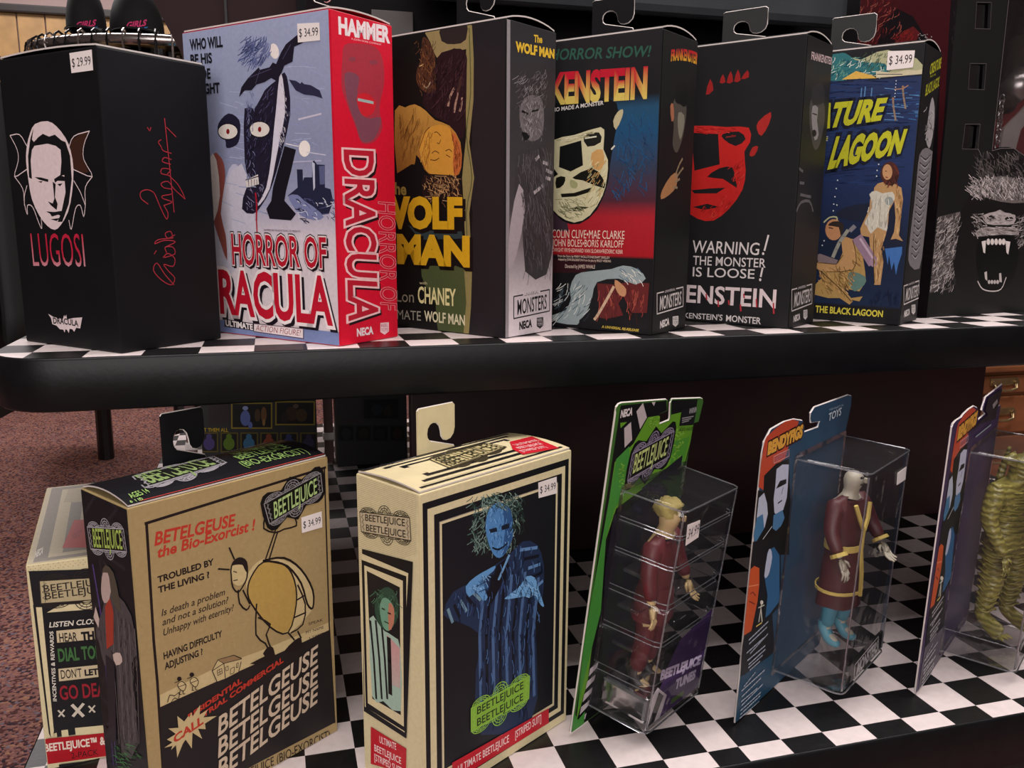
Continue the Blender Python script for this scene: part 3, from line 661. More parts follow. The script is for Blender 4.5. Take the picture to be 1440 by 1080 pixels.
for s_ in ([(508, 832), (480, 800), (458, 768), (448, 790), (472, 818), (500, 832), (510, 812), (492, 792), (478, 772), (505, 778), (510, 755), (490, 740), (476, 752)], [(480, 752), (510, 742), (505, 722), (482, 722), (486, 738)], [(482, 722), (512, 706), (480, 702), (452, 712), (462, 700), (505, 695)], [(505, 695), (498, 676), (482, 682), (490, 696), (510, 686)], [(450, 742), (456, 732)],
           [(432, 596), (412, 580), (410, 562), (428, 554), (448, 562), (458, 582), (470, 610), (486, 640), (490, 622), (478, 600)], [(478, 600), (502, 590), (476, 580), (474, 572), (502, 566), (500, 552)], [(500, 552), (478, 548), (470, 536), (490, 530), (508, 552), (530, 572), (540, 580), (520, 540), (492, 512)], [(492, 512), (470, 506), (474, 492), (498, 496), (488, 508)], [(498, 480), (474, 472), (480, 460), (500, 466)], [(500, 448), (476, 440), (470, 428)], [(470, 428), (462, 415), (470, 408)], [(508, 620), (494, 480), (480, 346)], [(486, 372), (514, 400)], [(430, 372), (436, 382), (440, 372)]):
    a.line(sg(s_), 1.3, RD, sm=3)
a.build('side_print', b1.root)
sticker(b1.root, b1.left, [(99, 75), (130, 70), (132, 99), (102, 103)], '$ 29.99')

# ---- 2: blue and white poster box with red side
b2 = Carton(-6.664, 2.90, math.radians(-48.4), 4.27, 1.76, 6.30, ZT, mat('red_carton', '#c60f2f', .35, noise=.06), 'poster box with red side, blue night scene and bats, second from the shelf end', group=GU)
a = Art(b2.left)
a.grad([(0, '#7583ad'), (.045, '#7583ad'), (.046, '#d3c6c8'), (.33, '#cfc4ca'), (.46, '#9093ac'), (.62, '#868ca8'), (1, '#98a0bc')])
a.ell(340, 350, 45, 22, '#d8ccd0'); a.ell(330, 290, 16, 60, '#b9b7cb'); a.poly([(300, 300), (340, 230), (360, 330), (330, 380), (300, 390)], '#c3bfcc', 3)
P = lambda pts: [(280 + x / 4.32, 60 + y / 4.32) for x, y in pts]
a.hair((345, 50, 372, 84), 90, 16, 2.2, 1.2, ['#3f4774', '#555e8c', '#6a739e'], .5)
a.ell(386, 72, 6.5, 11, '#e6dcd6', rot=-.2)
# castle, moon, clouds
a.shade([(305, 320), (440, 316), (462, 100), (400, 80), (300, 140)], 90, 26, .2, 1.1, ['#98a0c2', '#8c94b8', '#a5abc6'], .3)
a.ell(428.5, 209, 8, 11.5, '#ece4dc'); a.line([(402, 202), (420, 206)], 1.5, '#d9d4da'); a.line([(432, 214), (458, 218)], 1.4, '#c7c4d2'); a.line([(420, 168), (452, 160)], 2.6, '#c3bccb'); a.line([(408, 228), (452, 226)], 2, '#adabc4')
a.poly(P([(595, 770), (630, 770), (632, 840), (640, 818), (688, 818), (690, 722), (700, 715), (718, 740), (765, 742), (766, 880), (800, 890), (815, 960), (790, 1040), (640, 1060), (560, 950), (540, 930), (600, 880)]), '#23253c')
a.poly(P([(688, 722), (704, 735), (706, 880), (696, 900)]), '#b9bccc'); a.poly(P([(730, 750), (765, 746), (765, 860), (735, 862)]), '#565b7d')
a.poly(P([(545, 930), (600, 925), (640, 960), (700, 1000), (760, 1060), (700, 1078), (620, 1050), (570, 990)]), '#757ba2', 2)
a.hair((415, 278, 470, 310), 60, 9, .4, 1.1, ['#20223a', '#c9cbd8', '#4c5178'], .9)
# generic gaunt face, half in shadow
a.poly(P([(470, 230), (520, 180), (545, 260), (555, 440), (500, 680), (440, 880), (380, 990), (330, 1040), (262, 1010), (290, 880), (350, 880), (290, 790), (276, 640), (278, 400), (340, 400), (400, 290)]), '#1f1a2b', 2)
a.poly(P([(520, 628), (590, 650), (560, 780), (530, 900), (520, 960), (590, 1040), (560, 1080), (430, 1070), (410, 1010), (440, 960), (450, 880)]), '#17131c', 1)
a.poly(P([(490, 200), (510, 220), (525, 420), (490, 600), (470, 700), (430, 890), (370, 985), (362, 975), (410, 880), (440, 700), (455, 540), (470, 400)]), '#cfc9d4', 2)
a.poly(P([(120, 490), (180, 430), (245, 470), (250, 560), (230, 620), (170, 640), (160, 590), (120, 550)]), '#201c30', 3)
a.shade(P([(278, 400), (400, 290), (470, 230), (440, 700), (380, 880), (290, 880), (290, 790), (276, 640)]), 150, 9, 1.9, .9, ['#3a3450', '#57547a', '#2a2440', '#100c16'], .5)
a.shade(P([(262, 1010), (290, 880), (350, 880), (430, 800), (380, 990), (330, 1040)]), 40, 6, 1.2, .9, ['#3a3450', '#8d8aa8'], .8); a.shade(P([(490, 200), (525, 300), (555, 440), (500, 680), (480, 600), (520, 420)]), 60, 7, 1.4, .9, ['#23203a', '#8f90ac', '#dcd6dc'], .3)
a.shade([(345, 60), (380, 50), (385, 90), (350, 100)], 30, 14, 2.0, 1.6, ['#5a6290', '#6f78a4'], .3)
for ex, ey, rx in ((177, 540, 58), (370, 527, 60)):
    x, y = 280 + ex / 4.32, 60 + ey / 4.32; a.ell(x, y, rx / 4.32 + 1.2, 12.3, '#17141c'); a.ell(x, y, rx / 4.32, 10.5, '#d8d0c6'); a.ell(x, y, 2.4, 3.8, '#7c1a1c')
a.poly(P([(285, 835), (360, 800), (366, 860), (290, 880)]), '#d3cbc6'); a.line(P([(285, 835), (362, 812)]), 1.3, '#17131c'); [a.line(P([(x, 832), (x + 2, 872)]), 1, '#17131c') for x in (302, 320, 338, 352)]
a.hair((346, 120, 356, 250), 40, 9, 1.4, .8, ['#8d92b4', '#5d6388'], .4)
a.line(P([(345, 915), (352, 980), (350, 1080)]), 3, '#a51a2a', sm=2); a.line([(361, 305), (362, 326)], 2.4, '#a51a2a')
# bats
a.poly(P([(245, 330), (260, 270), (300, 215), (365, 150), (372, 165), (430, 150), (450, 120), (470, 130), (500, 60), (530, 10), (590, -40), (720, -120), (690, -40), (625, 5), (580, 25), (570, 115), (520, 140), (505, 180), (475, 235), (440, 215), (400, 240), (350, 255), (320, 290), (280, 290)]), '#1d1826')
a.line(P([(372, 165), (345, 250)]), .9, '#4b4663'); a.line(P([(440, 160), (300, 215)]), .9, '#4b4663'); a.line(P([(560, 10), (510, 100)]), .9, '#4b4663')
a.poly(P([(548, 225), (590, 232), (618, 250), (625, 238), (640, 252), (680, 258), (735, 290), (752, 338), (700, 322), (640, 315), (590, 290)]), '#2c2a42')
# a small pale figure at the left
a.poly([(298, 218), (312, 222), (317, 240), (316, 262), (311, 300), (318, 330), (320, 366), (312, 345), (303, 318), (297, 290)], '#8d4a42', 2); a.poly([(296, 222), (305, 225), (310, 275), (302, 310), (296, 300)], '#cbbfb8', 2)
T = lambda x, y: (290 + x / 5.684, 300 + y / 5.684)
a.text('WHO WILL', (268, 70.5), (314, 65.5), 14.5, '#16151c', bold=.035); a.text('BE HIS', (269, 91), (299, 88), 13.5, '#16151c', bold=.035); a.text('BRIDE', (270, 112), (297, 110), 13.5, '#16151c', bold=.035); a.text('TONIGHT', (263, 134), (310, 130), 13.5, '#16151c', bold=.035)
a.text('HAMMER FILM PRODUCTIONS LTD PRESENTS', T(465, 140), T(755, 152), 2.6, '#4a3a44')
a.text('HORROR OF', T(215, 405), T(968, 436), 42, '#b0182c', bold=.015, h1=42, outl=[('#2a1216', .055), ('#e0d2d0', .03)], shadow=('#1c1116', .07))
a.text('DRACULA', T(-40, 770), T(1018, 885), 56, '#b8142c', bold=.03, h1=64, outl=[('#e8dad8', .055)], shadow=('#17101a', .1))
a.poly([T(150, 842), T(385, 880), T(385, 938), T(150, 905)], '#17151a'); a.text('ULTIMATE', T(160, 896), T(378, 930), 7.6, '#e3dad8', bold=.04)
a.line([T(385, 880), T(782, 922), T(782, 1002), T(385, 944)], .9, '#5a3840', closed=True); a.poly([T(387, 884), T(778, 925), T(778, 996), T(387, 940)], '#ddd0d0'); a.text('ACTION FIGURE!', T(400, 936), T(755, 978), 8, '#8a2030', bold=-.005, lean=.25)
a.build('front_print', b2.root)
a = Art(b2.right); Q = lambda x, y: (460 + x / 4.5, 10 + y / 4.5); R = lambda x, y: (460 + x / 4.32, 240 + y / 4.32)
a.fill('#d0102f')
a.text('HAMMER', Q(72, 165), Q(398, 225), 22, '#ecdfe0', bold=.05, h1=21); a.text('A JOHN GORE COMPANY', Q(152, 205), Q(342, 243), 2.4, '#f0c8cc')
a.poly([Q(*p) for p in ((110, 240), (200, 230), (300, 250), (350, 330), (360, 480), (330, 640), (350, 760), (300, 850), (220, 860), (180, 760), (120, 600), (90, 500), (95, 330))], '#a4303f', 3)
a.poly([Q(*p) for p in ((110, 420), (200, 440), (190, 560), (240, 700), (340, 700), (300, 830), (220, 850), (180, 740), (130, 600))], '#7a4453', 3)
a.poly([Q(*p) for p in ((190, 560), (250, 545), (305, 600), (290, 670), (230, 690), (195, 630))], '#c8202e', 3); a.line([Q(195, 585), Q(290, 605)], 4, '#9db3ae'); a.ell(*Q(158, 330), 5, 3.5, '#8a3a48'); a.ell(*Q(292, 350), 6, 3.5, '#8a3a48')
a.text('DRACULA', (484, 210), (491, 452), 40, '#b41a30', bold=.02, up=(1, .06), outl=[('#ecc0c0', .05)], shadow=('#220a12', .075))
a.text('HORROR OF', R(310, 190), R(325, 840), 23, '#c41530', bold=-.01, up=(1, .08), outl=[('#d9828a', .03)])
neca(a, R(180, 1005), R(280, 990), 10, '#e8d6d8'); reel(a, *R(322, 925), 12, 17, '#e4c4c8', -1, '#b01028')
a.build('side_print', b2.root)
b2.lid(mat('red_carton', '#c60f2f'), 'b', .06, edge_w)
sticker(b2.root, b2.left, [(419, 33.5), (450, 32), (451, 57), (420, 60)], '$ 34.99')
b2.tab(blackc, edge_w, (431, 20), (467, 14), (431, -38))

# ---- 3: black box, yellow lettering
b3 = Carton(-3.20, 3.24, math.radians(-53.4), 4.05, 1.73, 6.41, ZT, blackm, 'black box with yellow lettering, sleeping woman painting and grey side, right of the red box', group=GU)
a = Art(b3.left); a.fill('#1f1d20')
P = lambda pts: [(550 + x / 4.5, 40 + y / 4.5) for x, y in pts]
a.poly([(480, 40), (658, 20), (666, 60), (664, 200), (658, 250), (665, 300), (658, 420), (660, 476), (560, 460), (480, 440)], '#0f100f')
a.poly([(648, 38), (664, 36), (666, 140), (660, 200), (667, 250), (660, 300), (664, 380), (659, 474), (648, 472), (654, 330), (650, 250), (656, 190), (654, 120), (656, 60)], '#857a4c', 2)
a.line([(660, 40), (662, 130), (656, 190), (664, 250), (656, 300), (660, 380)], 1.8, '#4d522f', sm=3)
a.poly(P([(220, -20), (470, -60), (480, 130), (400, 125), (330, 165), (290, 185), (250, 90)]), '#8c7c52', 2); a.poly(P([(320, -30), (470, -60), (475, 70), (400, 100), (320, 80)]), '#2b2322', 2)
a.poly(P([(290, 190), (360, 140), (440, 128), (478, 170), (480, 260), (470, 620), (440, 700), (370, 610), (280, 560), (200, 480), (230, 380), (290, 400)]), '#231418', 2)
a.poly(P([(200, 60), (240, 80), (280, 180), (275, 300), (285, 390), (240, 410), (190, 385), (160, 330), (165, 260), (190, 190)]), '#4a2d1e', 3)
a.line(P([(180, 240), (205, 228)]), 1.6, '#c2a070'); a.line(P([(200, 350), (225, 378), (250, 340)]), 1.8, '#b09a7c', sm=2); a.hair((585, 55, 615, 130), 70, 8, 1.7, .8, ['#2c1a12', '#6e4a2e', '#120d0c'], .6)
for s_ in ([(400, 380), (375, 430), (362, 490)], [(425, 400), (412, 460), (400, 530)], [(448, 440), (446, 490), (436, 522)]): a.line(P(s_), 4, '#9a7a68', sm=2)
a.line(P([(445, 310), (425, 400)]), 6, '#3c2820')
a.pgrad(P([(25, 520), (90, 500), (150, 480), (220, 520), (280, 580), (370, 615), (440, 720), (445, 880), (400, 940), (240, 920), (200, 860), (160, 800), (140, 900), (40, 920)]), '#8a5a24', '#b0843c', 2)
a.poly(P([(180, 760), (200, 680), (250, 625), (330, 610), (400, 660), (440, 760), (440, 860), (400, 930), (250, 920), (205, 850)]), '#c08a34', 3)
a.poly(P([(390, 650), (440, 740), (445, 880), (405, 935), (392, 850), (400, 760)]), '#b06030', 2)
for s_ in ([(275, 660), (290, 655), (315, 680)], [(292, 722), (305, 730), (315, 705)], [(260, 790), (280, 775), (305, 790)], [(345, 775), (370, 765), (385, 780)], [(250, 830), (280, 835), (305, 820)], [(350, 800), (375, 815)], [(180, 760), (215, 660), (245, 625)]): a.line(P(s_), 1.1, '#4a2414', sm=2)
a.poly(P([(240, 920), (400, 930), (440, 1000), (440, 1080), (200, 1080), (190, 960)]), '#1e1412'); a.hair((595, 245, 645, 285), 60, 9, .9, 1.2, ['#6c4c30', '#a08058', '#3c2820'], .9)
a.poly(P([(20, 930), (130, 860), (190, 860), (200, 1080), (20, 1080)]), '#0e1010')
a.shade(P([(290, 190), (440, 128), (478, 170), (480, 260), (470, 620), (370, 610), (280, 560), (200, 480), (230, 380)]), 170, 13, 1.9, 1.1, ['#38232a', '#2c1a20', '#180e12', '#452a2e'], .4)
a.shade(P([(200, 60), (240, 80), (280, 180), (285, 390), (190, 385), (160, 330)]), 90, 7, 1.4, .9, ['#6b4028', '#2a1810', '#8a5a38', '#3a2216'], .6)
a.shade(P([(30, 540), (150, 490), (260, 560), (200, 680), (160, 800), (60, 900)]), 90, 15, 1.8, 1.3, ['#a07434', '#7a5022', '#946a2e'], .3)
a.shade(P([(380, 640), (445, 760), (440, 900), (400, 930), (395, 780)]), 60, 9, 1.5, 1.2, ['#9a5228', '#c0703a', '#8a4420'], .2); a.shade(P([(190, 860), (185, 760), (240, 640), (300, 620), (250, 760), (240, 900)]), 50, 9, 1.7, 1.1, ['#ab7428', '#cf9c44', '#a06a28'], .3)
a.shade(P([(200, 930), (430, 930), (440, 1080), (200, 1080)]), 120, 9, .9, 1, ['#6c4c30', '#a08058', '#241610', '#c89c68'], 1.2)
U = lambda x, y: (550 + x / 4.91, 260 + y / 4.91)
a.poly([U(*p) for p in ((210, 575), (330, 560), (380, 590), (505, 580), (500, 1040), (330, 1025), (310, 820), (240, 700))], '#46502f', 2); a.poly([U(*p) for p in ((120, 280), (350, 330), (490, 320), (500, 370), (200, 380))], '#2c3a3a')
Y3 = '#c79a1c'
a.text('The', (545, 272), (572, 274), 16, '#8c7a3c', bold=.03)
a.text('WOLF', U(-95, 285), U(495, 293), 39, Y3, bold=.06, shadow=('#120d0b', .1)); a.text('MAN', U(45, 530), U(545, 555), 36, Y3, bold=.06, h1=38, shadow=('#120d0b', .1))
a.text('with', U(198, 685), U(250, 688), 4, '#c4b890'); a.text('Lon', U(40, 805), U(160, 812), 16, '#8d8873', bold=.0); a.text('CHANEY', U(188, 812), U(450, 835), 22, '#d6cc92', bold=.02, h1=23)
a.text('THE ULTIMATE', U(-220, 905), U(208, 937), 13, '#9a9788', bold=0); a.text('WOLF MAN', U(232, 938), U(512, 970), 14, '#cfc7a4', bold=.02)
a.build('front_print', b3.root)
a = Art(b3.right); V = lambda x, y: (700 + x / 2.35, 20 + y / 2.35)
a.grad([(0, '#cfc5c8'), (.14, '#c8bdc0'), (.3, '#7c7375'), (.42, '#423e40'), (1, '#29282b')])
a.rect('#8d878a', 0, 0, .13, 6.4)
a.hair((738, 230, 775, 380), 120, 22, 1.6, .8, ['#3c383b', '#5b5557', '#77707a', '#2b292c'], .3)
a.poly([V(*p) for p in ((60, 470), (100, 450), (150, 430), (175, 450), (185, 700), (160, 860), (90, 850), (80, 650), (55, 700))], '#3a3638', 2)
a.poly([V(*p) for p in ((70, 560), (90, 640), (60, 800), (35, 840), (40, 700))], '#a79ca0', 2)
a.poly([V(*p) for p in ((75, 300), (100, 270), (140, 275), (152, 330), (145, 400), (110, 420), (85, 395), (72, 350))], '#6d6668', 3)
a.hair((728, 98, 770, 150), 160, 10, 1.9, .8, ['#4b4648', '#6b6567', '#8d8789', '#2f2c2f'], .8); a.hair((733, 160, 765, 196), 80, 8, 1.4, .7, ['#8d8789', '#3b3739', '#575153'], .6)
a.line([V(78, 322), V(98, 330)], 2, '#1b191b'); a.line([V(80, 392), V(96, 412), V(104, 400)], 2.2, '#1b191b', sm=2); a.line([V(112, 320), V(132, 316)], 2, '#1b191b')
a.hair((740, 210, 775, 270), 70, 12, 1.4, .8, ['#5a5456', '#4a4547', '#2b292c'], .5)
for s_ in ([(125, 480), (135, 470)], [(150, 490), (165, 495)], [(160, 515), (178, 525)], [(120, 590), (150, 565)], [(158, 540), (172, 545)]): a.line([V(*p) for p in s_], 5, '#b5adae')
a.shade([V(*p) for p in ((60, 470), (150, 430), (175, 450), (185, 700), (160, 860), (90, 850), (80, 650))], 260, 22, 1.5, 1, ['#57525a', '#6d686c', '#2b292b', '#4a4648'], .25)
a.shade([V(*p) for p in ((75, 300), (100, 270), (150, 290), (145, 400), (110, 420), (85, 395))], 90, 6, 1.5, .8, ['#9a9496', '#3b3739', '#b5afb1', '#575153'], .6); a.line([V(80, 318), V(100, 330)], 2, '#141214'); a.line([V(112, 322), V(134, 316)], 2, '#141214'); a.poly([V(78, 388), V(96, 392), V(104, 408), (738, 198), V(80, 402)], '#100e10')
a.text('The', V(118, 92), V(146, 95), 10, '#e0b834', bold=.03); a.text('WOLF MAN', V(58, 122), V(186, 146), 13, '#e0b834', bold=.05, h1=12)
monsters_logo(a, V(52, 933)[0], V(52, 933)[1], V(170, 910)[0], V(170, 910)[1], 31, 30, '#1b1a1d', None)
neca(a, V(70, 1042), V(112, 1032), 10, '#1b1a1d'); reel(a, *V(128, 1003), 9, 16, '#2a282b', -1, '#c8bdc0')
a.build('side_print', b3.root); b3.lid(blackc, 'b', .12, edge_w)
b3.tab(blackm, edge_w, (642, 36), (695, 28), (642, -28))

# ---- 4: black box, red and yellow lettering, green-white mask face
b4 = Carton(.066, 2.99, math.radians(-51.7), 4.05, 1.72, 6.37, ZT, blackm, 'black box with red and yellow lettering over a pale mask face and red base', group=GU)
a = Art(b4.left); P = lambda x, y: (770 + x / 4, 50 + y / 4); Q = lambda x, y: (770 + x / 6, 300 + y / 6)
a.grad([(0, '#161517'), (.26, '#171618'), (.27, '#9c1720'), (.40, '#a3202a'), (.455, '#4b2530'), (.56, '#33394c'), (.68, '#1d4a6e'), (.76, '#234a66'), (.80, '#1b1b1e'), (1, '#222023')])
a.poly([P(40, 640), P(-80, 640), P(-120, 1100), P(120, 1100)], '#3a2a33')
a.poly([Q(0, 500), Q(300, 500), Q(480, 380), Q(-200, 380), Q(-200, 600)], '#30141a', 1)
a.poly([P(-60, 430), P(60, 380), P(340, 350), P(400, 430), P(380, 560), P(350, 740), P(340, 830), P(280, 980), P(180, 1060), P(80, 1040), P(0, 940), P(-60, 800)], '#101112', 2)
fc_ = '#c9c39c'
a.poly([P(30, 590), P(150, 560), P(300, 515), P(320, 560), P(315, 640), P(340, 700), P(335, 800), P(310, 900), P(240, 1010), P(150, 1052), P(60, 1010), P(10, 940), P(-10, 830), P(60, 780), P(0, 700)], fc_, 2)
a.poly([P(70, 625), P(190, 590), P(200, 730), P(130, 765), P(65, 740)], '#101112'); a.poly([P(205, 560), P(290, 545), P(300, 600), P(225, 625)], '#1b1c18', 2); a.line([P(212, 578), P(275, 568)], 2, '#d8d4bc'); a.poly([P(140, 800), P(250, 745), P(310, 800), P(320, 860), P(200, 815)], '#16150f', 2)
a.poly([P(50, 800), P(100, 795), P(90, 840), P(50, 860)], '#16150f', 2); a.poly([P(75, 890), P(150, 885), P(245, 855), P(240, 880), P(160, 905), P(80, 910)], '#16150f', 1); a.poly([P(110, 985), P(170, 960), P(235, 965), P(180, 990)], '#3a3a26', 1)
a.poly([P(250, 660), P(310, 640), P(318, 720), P(290, 760), P(250, 730)], '#c69a5e', 2); a.poly([P(130, 810), P(170, 830), P(160, 860), P(130, 850)], '#9fa071', 2)
a.poly([P(370, 480), P(395, 430), P(425, 415), P(420, 460), P(385, 530)], '#b5ab86', 2); a.line([P(360, 640), P(378, 620)], 2.5, '#c9c6b4')
a.shade([P(*p) for p in ((230, 700), (335, 700), (330, 830), (300, 920), (240, 1000), (200, 900))], 60, 9, 2.2, 1, ['#b3a46c', '#dcd6ae', '#8d8c62', '#c2995c'], .4); a.shade([P(*p) for p in ((20, 860), (70, 920), (240, 900), (220, 1000), (150, 1045), (60, 1000))], 60, 9, .5, 1, ['#dcd6b2', '#9c9c74', '#6f7050'], .7); a.shade([P(*p) for p in ((40, 590), (290, 520), (300, 550), (60, 620))], 25, 9, 2.8, 1, ['#e0dabc', '#a8a47c'], .3)
a.shade([P(*p) for p in ((430, 430), (620, 420), (590, 900), (350, 940), (380, 620))], 90, 18, 1.3, 1.2, ['#1f5480', '#24466a', '#2b3f60'], .8)
a.text('ORIGINAL HORROR SHOW!', P(-300, 150), P(575, 118), 15, '#2c5346', bold=.02, lean=.2, h1=15)
a.text('FRANKENSTEIN', P(-250, 400), P(560, 345), 40, two('#cdb65a', '#b51a2c', .48, .2), bold=.05, h1=40)
a.text('THE MAN WHO MADE A MONSTER', P(-120, 452), P(316, 388), 5.4, '#cfcac4', bold=.02)
for s_, p0, p1, h in (('COLIN CLIVE•MAE CLARKE', (42, 205), (650, 218), 11.5), ('JOHN BOLES•BORIS KARLOFF', (42, 277), (640, 290), 10), ('DWIGHT FRYE•EDWARD VAN SLOAN•FREDERIC KERR', (42, 323), (636, 342), 5.5), ('From the Story by MARY WOLLSTONECRAFT SHELLEY', (88, 368), (526, 384), 3.2), ('Adapted by JOHN BALDERSTON From the play by PEGGY WEBLING', (90, 396), (536, 413), 3.2), ('Directed by JAMES WHALE', (150, 460), (402, 466), 5)):
    a.text(s_, Q(*p0), Q(*p1), h, '#dfc6b4', bold=.0)
a.poly([Q(*p) for p in ((420, 590), (560, 600), (680, 580), (860, 590), (840, 840), (710, 840), (640, 700), (600, 760), (640, 860), (500, 890), (440, 880))], '#5e2222', 1); a.hair((842, 400, 908, 442), 60, 12, 1.6, .9, ['#8f3a30', '#3a1414', '#a65040'], .3)
a.poly([Q(*p) for p in ((40, 860), (150, 820), (200, 720), (190, 640), (240, 520), (350, 490), (540, 470), (640, 440), (760, 470), (830, 550), (740, 600), (600, 550), (420, 580), (380, 700), (330, 840), (270, 900), (250, 940), (80, 920))], '#8f9c9c', 2)
a.hair((782, 395, 835, 448), 60, 14, 2.2, .9, ['#d8d8d0', '#31404a', '#c4cac8', '#4a5a60'], .5); a.hair((870, 376, 902, 395), 20, 10, .8, .9, ['#e0dcd0', '#46657a'], .3)
a.line([Q(560, 620), Q(500, 730), Q(430, 850), Q(398, 895)], 4.2, '#c9a98c', sm=2); a.poly([Q(570, 560), Q(620, 590), Q(665, 640), Q(655, 700), Q(610, 690), Q(575, 630)], '#b98660', 2)
a.text('A UNIVERSAL RE-RELEASE', Q(458, 965), Q(770, 998), 3.4, '#d2b64a', bold=.02, lean=.2)
a.build('front_print', b4.root)
a = Art(b4.right); V = lambda x, y: (900 + x / 2.456, 40 + y / 2.456)
a.fill('#181718')
a.text('FRANKENSTEIN', V(106, 112), V(202, 126), 15, two('#d8a02a', '#b81a24', .4, .3), bold=.04, arch=.25)
a.poly([V(*p) for p in ((112, 270), (125, 235), (150, 228), (160, 280), (152, 350), (140, 400), (125, 430), (112, 400), (116, 340))], '#4c4840', 3); a.poly([V(*p) for p in ((104, 268), (114, 260), (117, 310), (108, 320))], '#a0664a', 2)
a.poly([V(*p) for p in ((132, 290), (152, 300), (150, 345), (138, 385), (130, 340))], '#7e7c6c', 2); a.poly([V(*p) for p in ((120, 250), (128, 190), (160, 190), (158, 268), (138, 262))], '#141314', 2)
a.poly([V(*p) for p in ((72, 590), (75, 560), (105, 510), (128, 500), (125, 545), (100, 575))], '#a5764e', 2)
for s_ in ([(120, 510), (135, 470), (146, 450)], [(125, 515), (138, 495), (148, 482)], [(122, 530), (136, 520)], [(115, 548), (128, 550)]): a.line([V(*p) for p in s_], 3.4, '#8d7a5e', sm=2)
monsters_logo(a, *V(58, 915), *V(148, 893), 29, 27, '#cfc8c4', '#181718'); neca(a, V(68, 1035), V(100, 1022), 9, '#d8d0cc'); reel(a, *V(112, 995), 8, 15, '#cfc8c4', -1)
a.build('side_print', b4.root); b4.lid(blackc, 'b', .12, edge_w); b4.tab(blackm, edge_w, (832, 50), (890, 44), (832, 2))

# ---- 5: black box, red half face
b5 = Carton(3.659, 3.29, math.radians(-54.1), 4.05, 1.65, 6.52, ZT, blackm, 'black box with red face and white warning lettering, third from the large window box', group=GU)
a = Art(b5.left); P = lambda x, y: (950 + x / 2.25, y / 2.25); Q = lambda x, y: (960 + x / 5.4, 280 + y / 5.4); rf = '#b3221f'
a.fill('#1d1c1e')
a.poly([P(*p) for p in ((-20, 430), (60, 398), (160, 402), (232, 404), (236, 450), (218, 480), (222, 540), (212, 600), (170, 660), (120, 698), (70, 692), (30, 660), (0, 600))], rf, 2)
a.poly([P(50, 420), P(135, 424), P(140, 520), P(60, 540)], '#1a191b'); a.poly([P(150, 424), P(200, 416), P(222, 440), P(190, 462), P(152, 440)], '#1a191b', 2); a.line([P(160, 434), P(190, 430)], 2, '#7c2422')
a.poly([P(100, 560), P(140, 532), P(180, 530), (1034, 252), (1036, 264), P(150, 566)], '#1a191b', 2); a.poly([P(50, 602), P(110, 596), P(158, 594), P(130, 612), P(60, 612)], '#1a191b', 1); a.poly([P(55, 655), P(100, 645), P(140, 655), P(90, 664)], '#1a191b', 1)
for s_ in ([(140, 262), (150, 235), (158, 260)], [(162, 262), (175, 225), (182, 258)], [(186, 258), (198, 220), (206, 254)], [(208, 250), (228, 222), (232, 244)], [(96, 300), (110, 250), (120, 285)]): a.poly([P(*p) for p in s_], '#8e1f1f', 2)
a.poly([P(258, 410), P(262, 385), P(302, 354), P(296, 392), P(272, 430)], '#a02623', 2); a.poly([P(234, 492), P(244, 466), P(262, 464), P(250, 492)], '#9a2220', 2)
for s_, p0, p1, h, ln in (('WARNING', (70, 405), (578, 425), 17, .05), ('THE MONSTER', (78, 498), (630, 520), 12.5, 0), ('IS LOOSE', (76, 586), (545, 604), 13, 0)): a.text(s_, Q(*p0), Q(*p1), h, '#cfc7c5', bold=.005, lean=ln)
for p, q in (((652, 275), (622, 390)), ((608, 522), (594, 588))): a.line([Q(*p), Q(*q)], 2.6, '#cfc7c5')
a.ell(*Q(612, 414), 1.6, 2, '#cfc7c5'); a.ell(*Q(590, 612), 1.6, 2, '#cfc7c5')
a.text('FRANKENSTEIN', Q(-480, 745), Q(706, 826), 22, '#d3c3c3', bold=.02, h1=25)
for x, y, l in ((270, 770, 45), (350, 770, 30), (440, 800, 50), (560, 760, 60), (690, 790, 78), (180, 720, 40), (465, 720, 30)): a.line([Q(x, y), Q(x + 3, y + l)], 2.2, '#a8303a')
a.shade([P(*p) for p in ((150, 540), (215, 500), (222, 540), (212, 600), (170, 660), (120, 696), (60, 670), (110, 640), (200, 600))], 60, 8, 2.2, 1, ['#8e1a1a', '#c93a32', '#a41f1e'], .4); a.shade([P(*p) for p in ((0, 400), (230, 404), (232, 440), (130, 425), (0, 430))], 25, 8, .1, .9, ['#8e1a1a', '#cc4238'], .3)
a.text("FRANKENSTEIN'S", Q(-125, 892), Q(303, 922), 7, '#cfc7c5', bold=.01, h1=8); a.text('MONSTER', Q(330, 926), Q(594, 950), 8.5, '#cfc7c5', bold=.015, h1=9)
a.build('front_print', b5.root)
a = Art(b5.right); V = lambda x, y: (1100 + x / 2.512, 50 + y / 2.512)
a.fill('#1d1c1e'); a.text('FRANKENSTEIN', V(102, 84), V(178, 104), 11, '#cdb4b4', bold=.02, h1=10)
a.poly([V(*p) for p in ((96, 250), (110, 215), (135, 215), (150, 260), (146, 320), (130, 390), (112, 400), (98, 330))], '#454244', 3); a.poly([V(*p) for p in ((104, 190), (125, 170), (145, 180), (150, 230), (128, 245), (106, 240))], '#2a282a', 3)
a.poly([V(*p) for p in ((106, 250), (126, 255), (122, 300), (128, 350), (114, 370), (104, 310))], '#8a8688', 2); a.ell(*V(112, 345), 3.2, 5, '#1a191b'); a.line([V(106, 275), V(122, 280)], 1.6, '#1a191b')
for s_ in ([(60, 470), (72, 480)], [(62, 520), (76, 522)], [(64, 562), (100, 570)], [(50, 620), (65, 590), (95, 585), (108, 620)]): a.line([V(*p) for p in s_], 4, '#5f5c5e', sm=2)
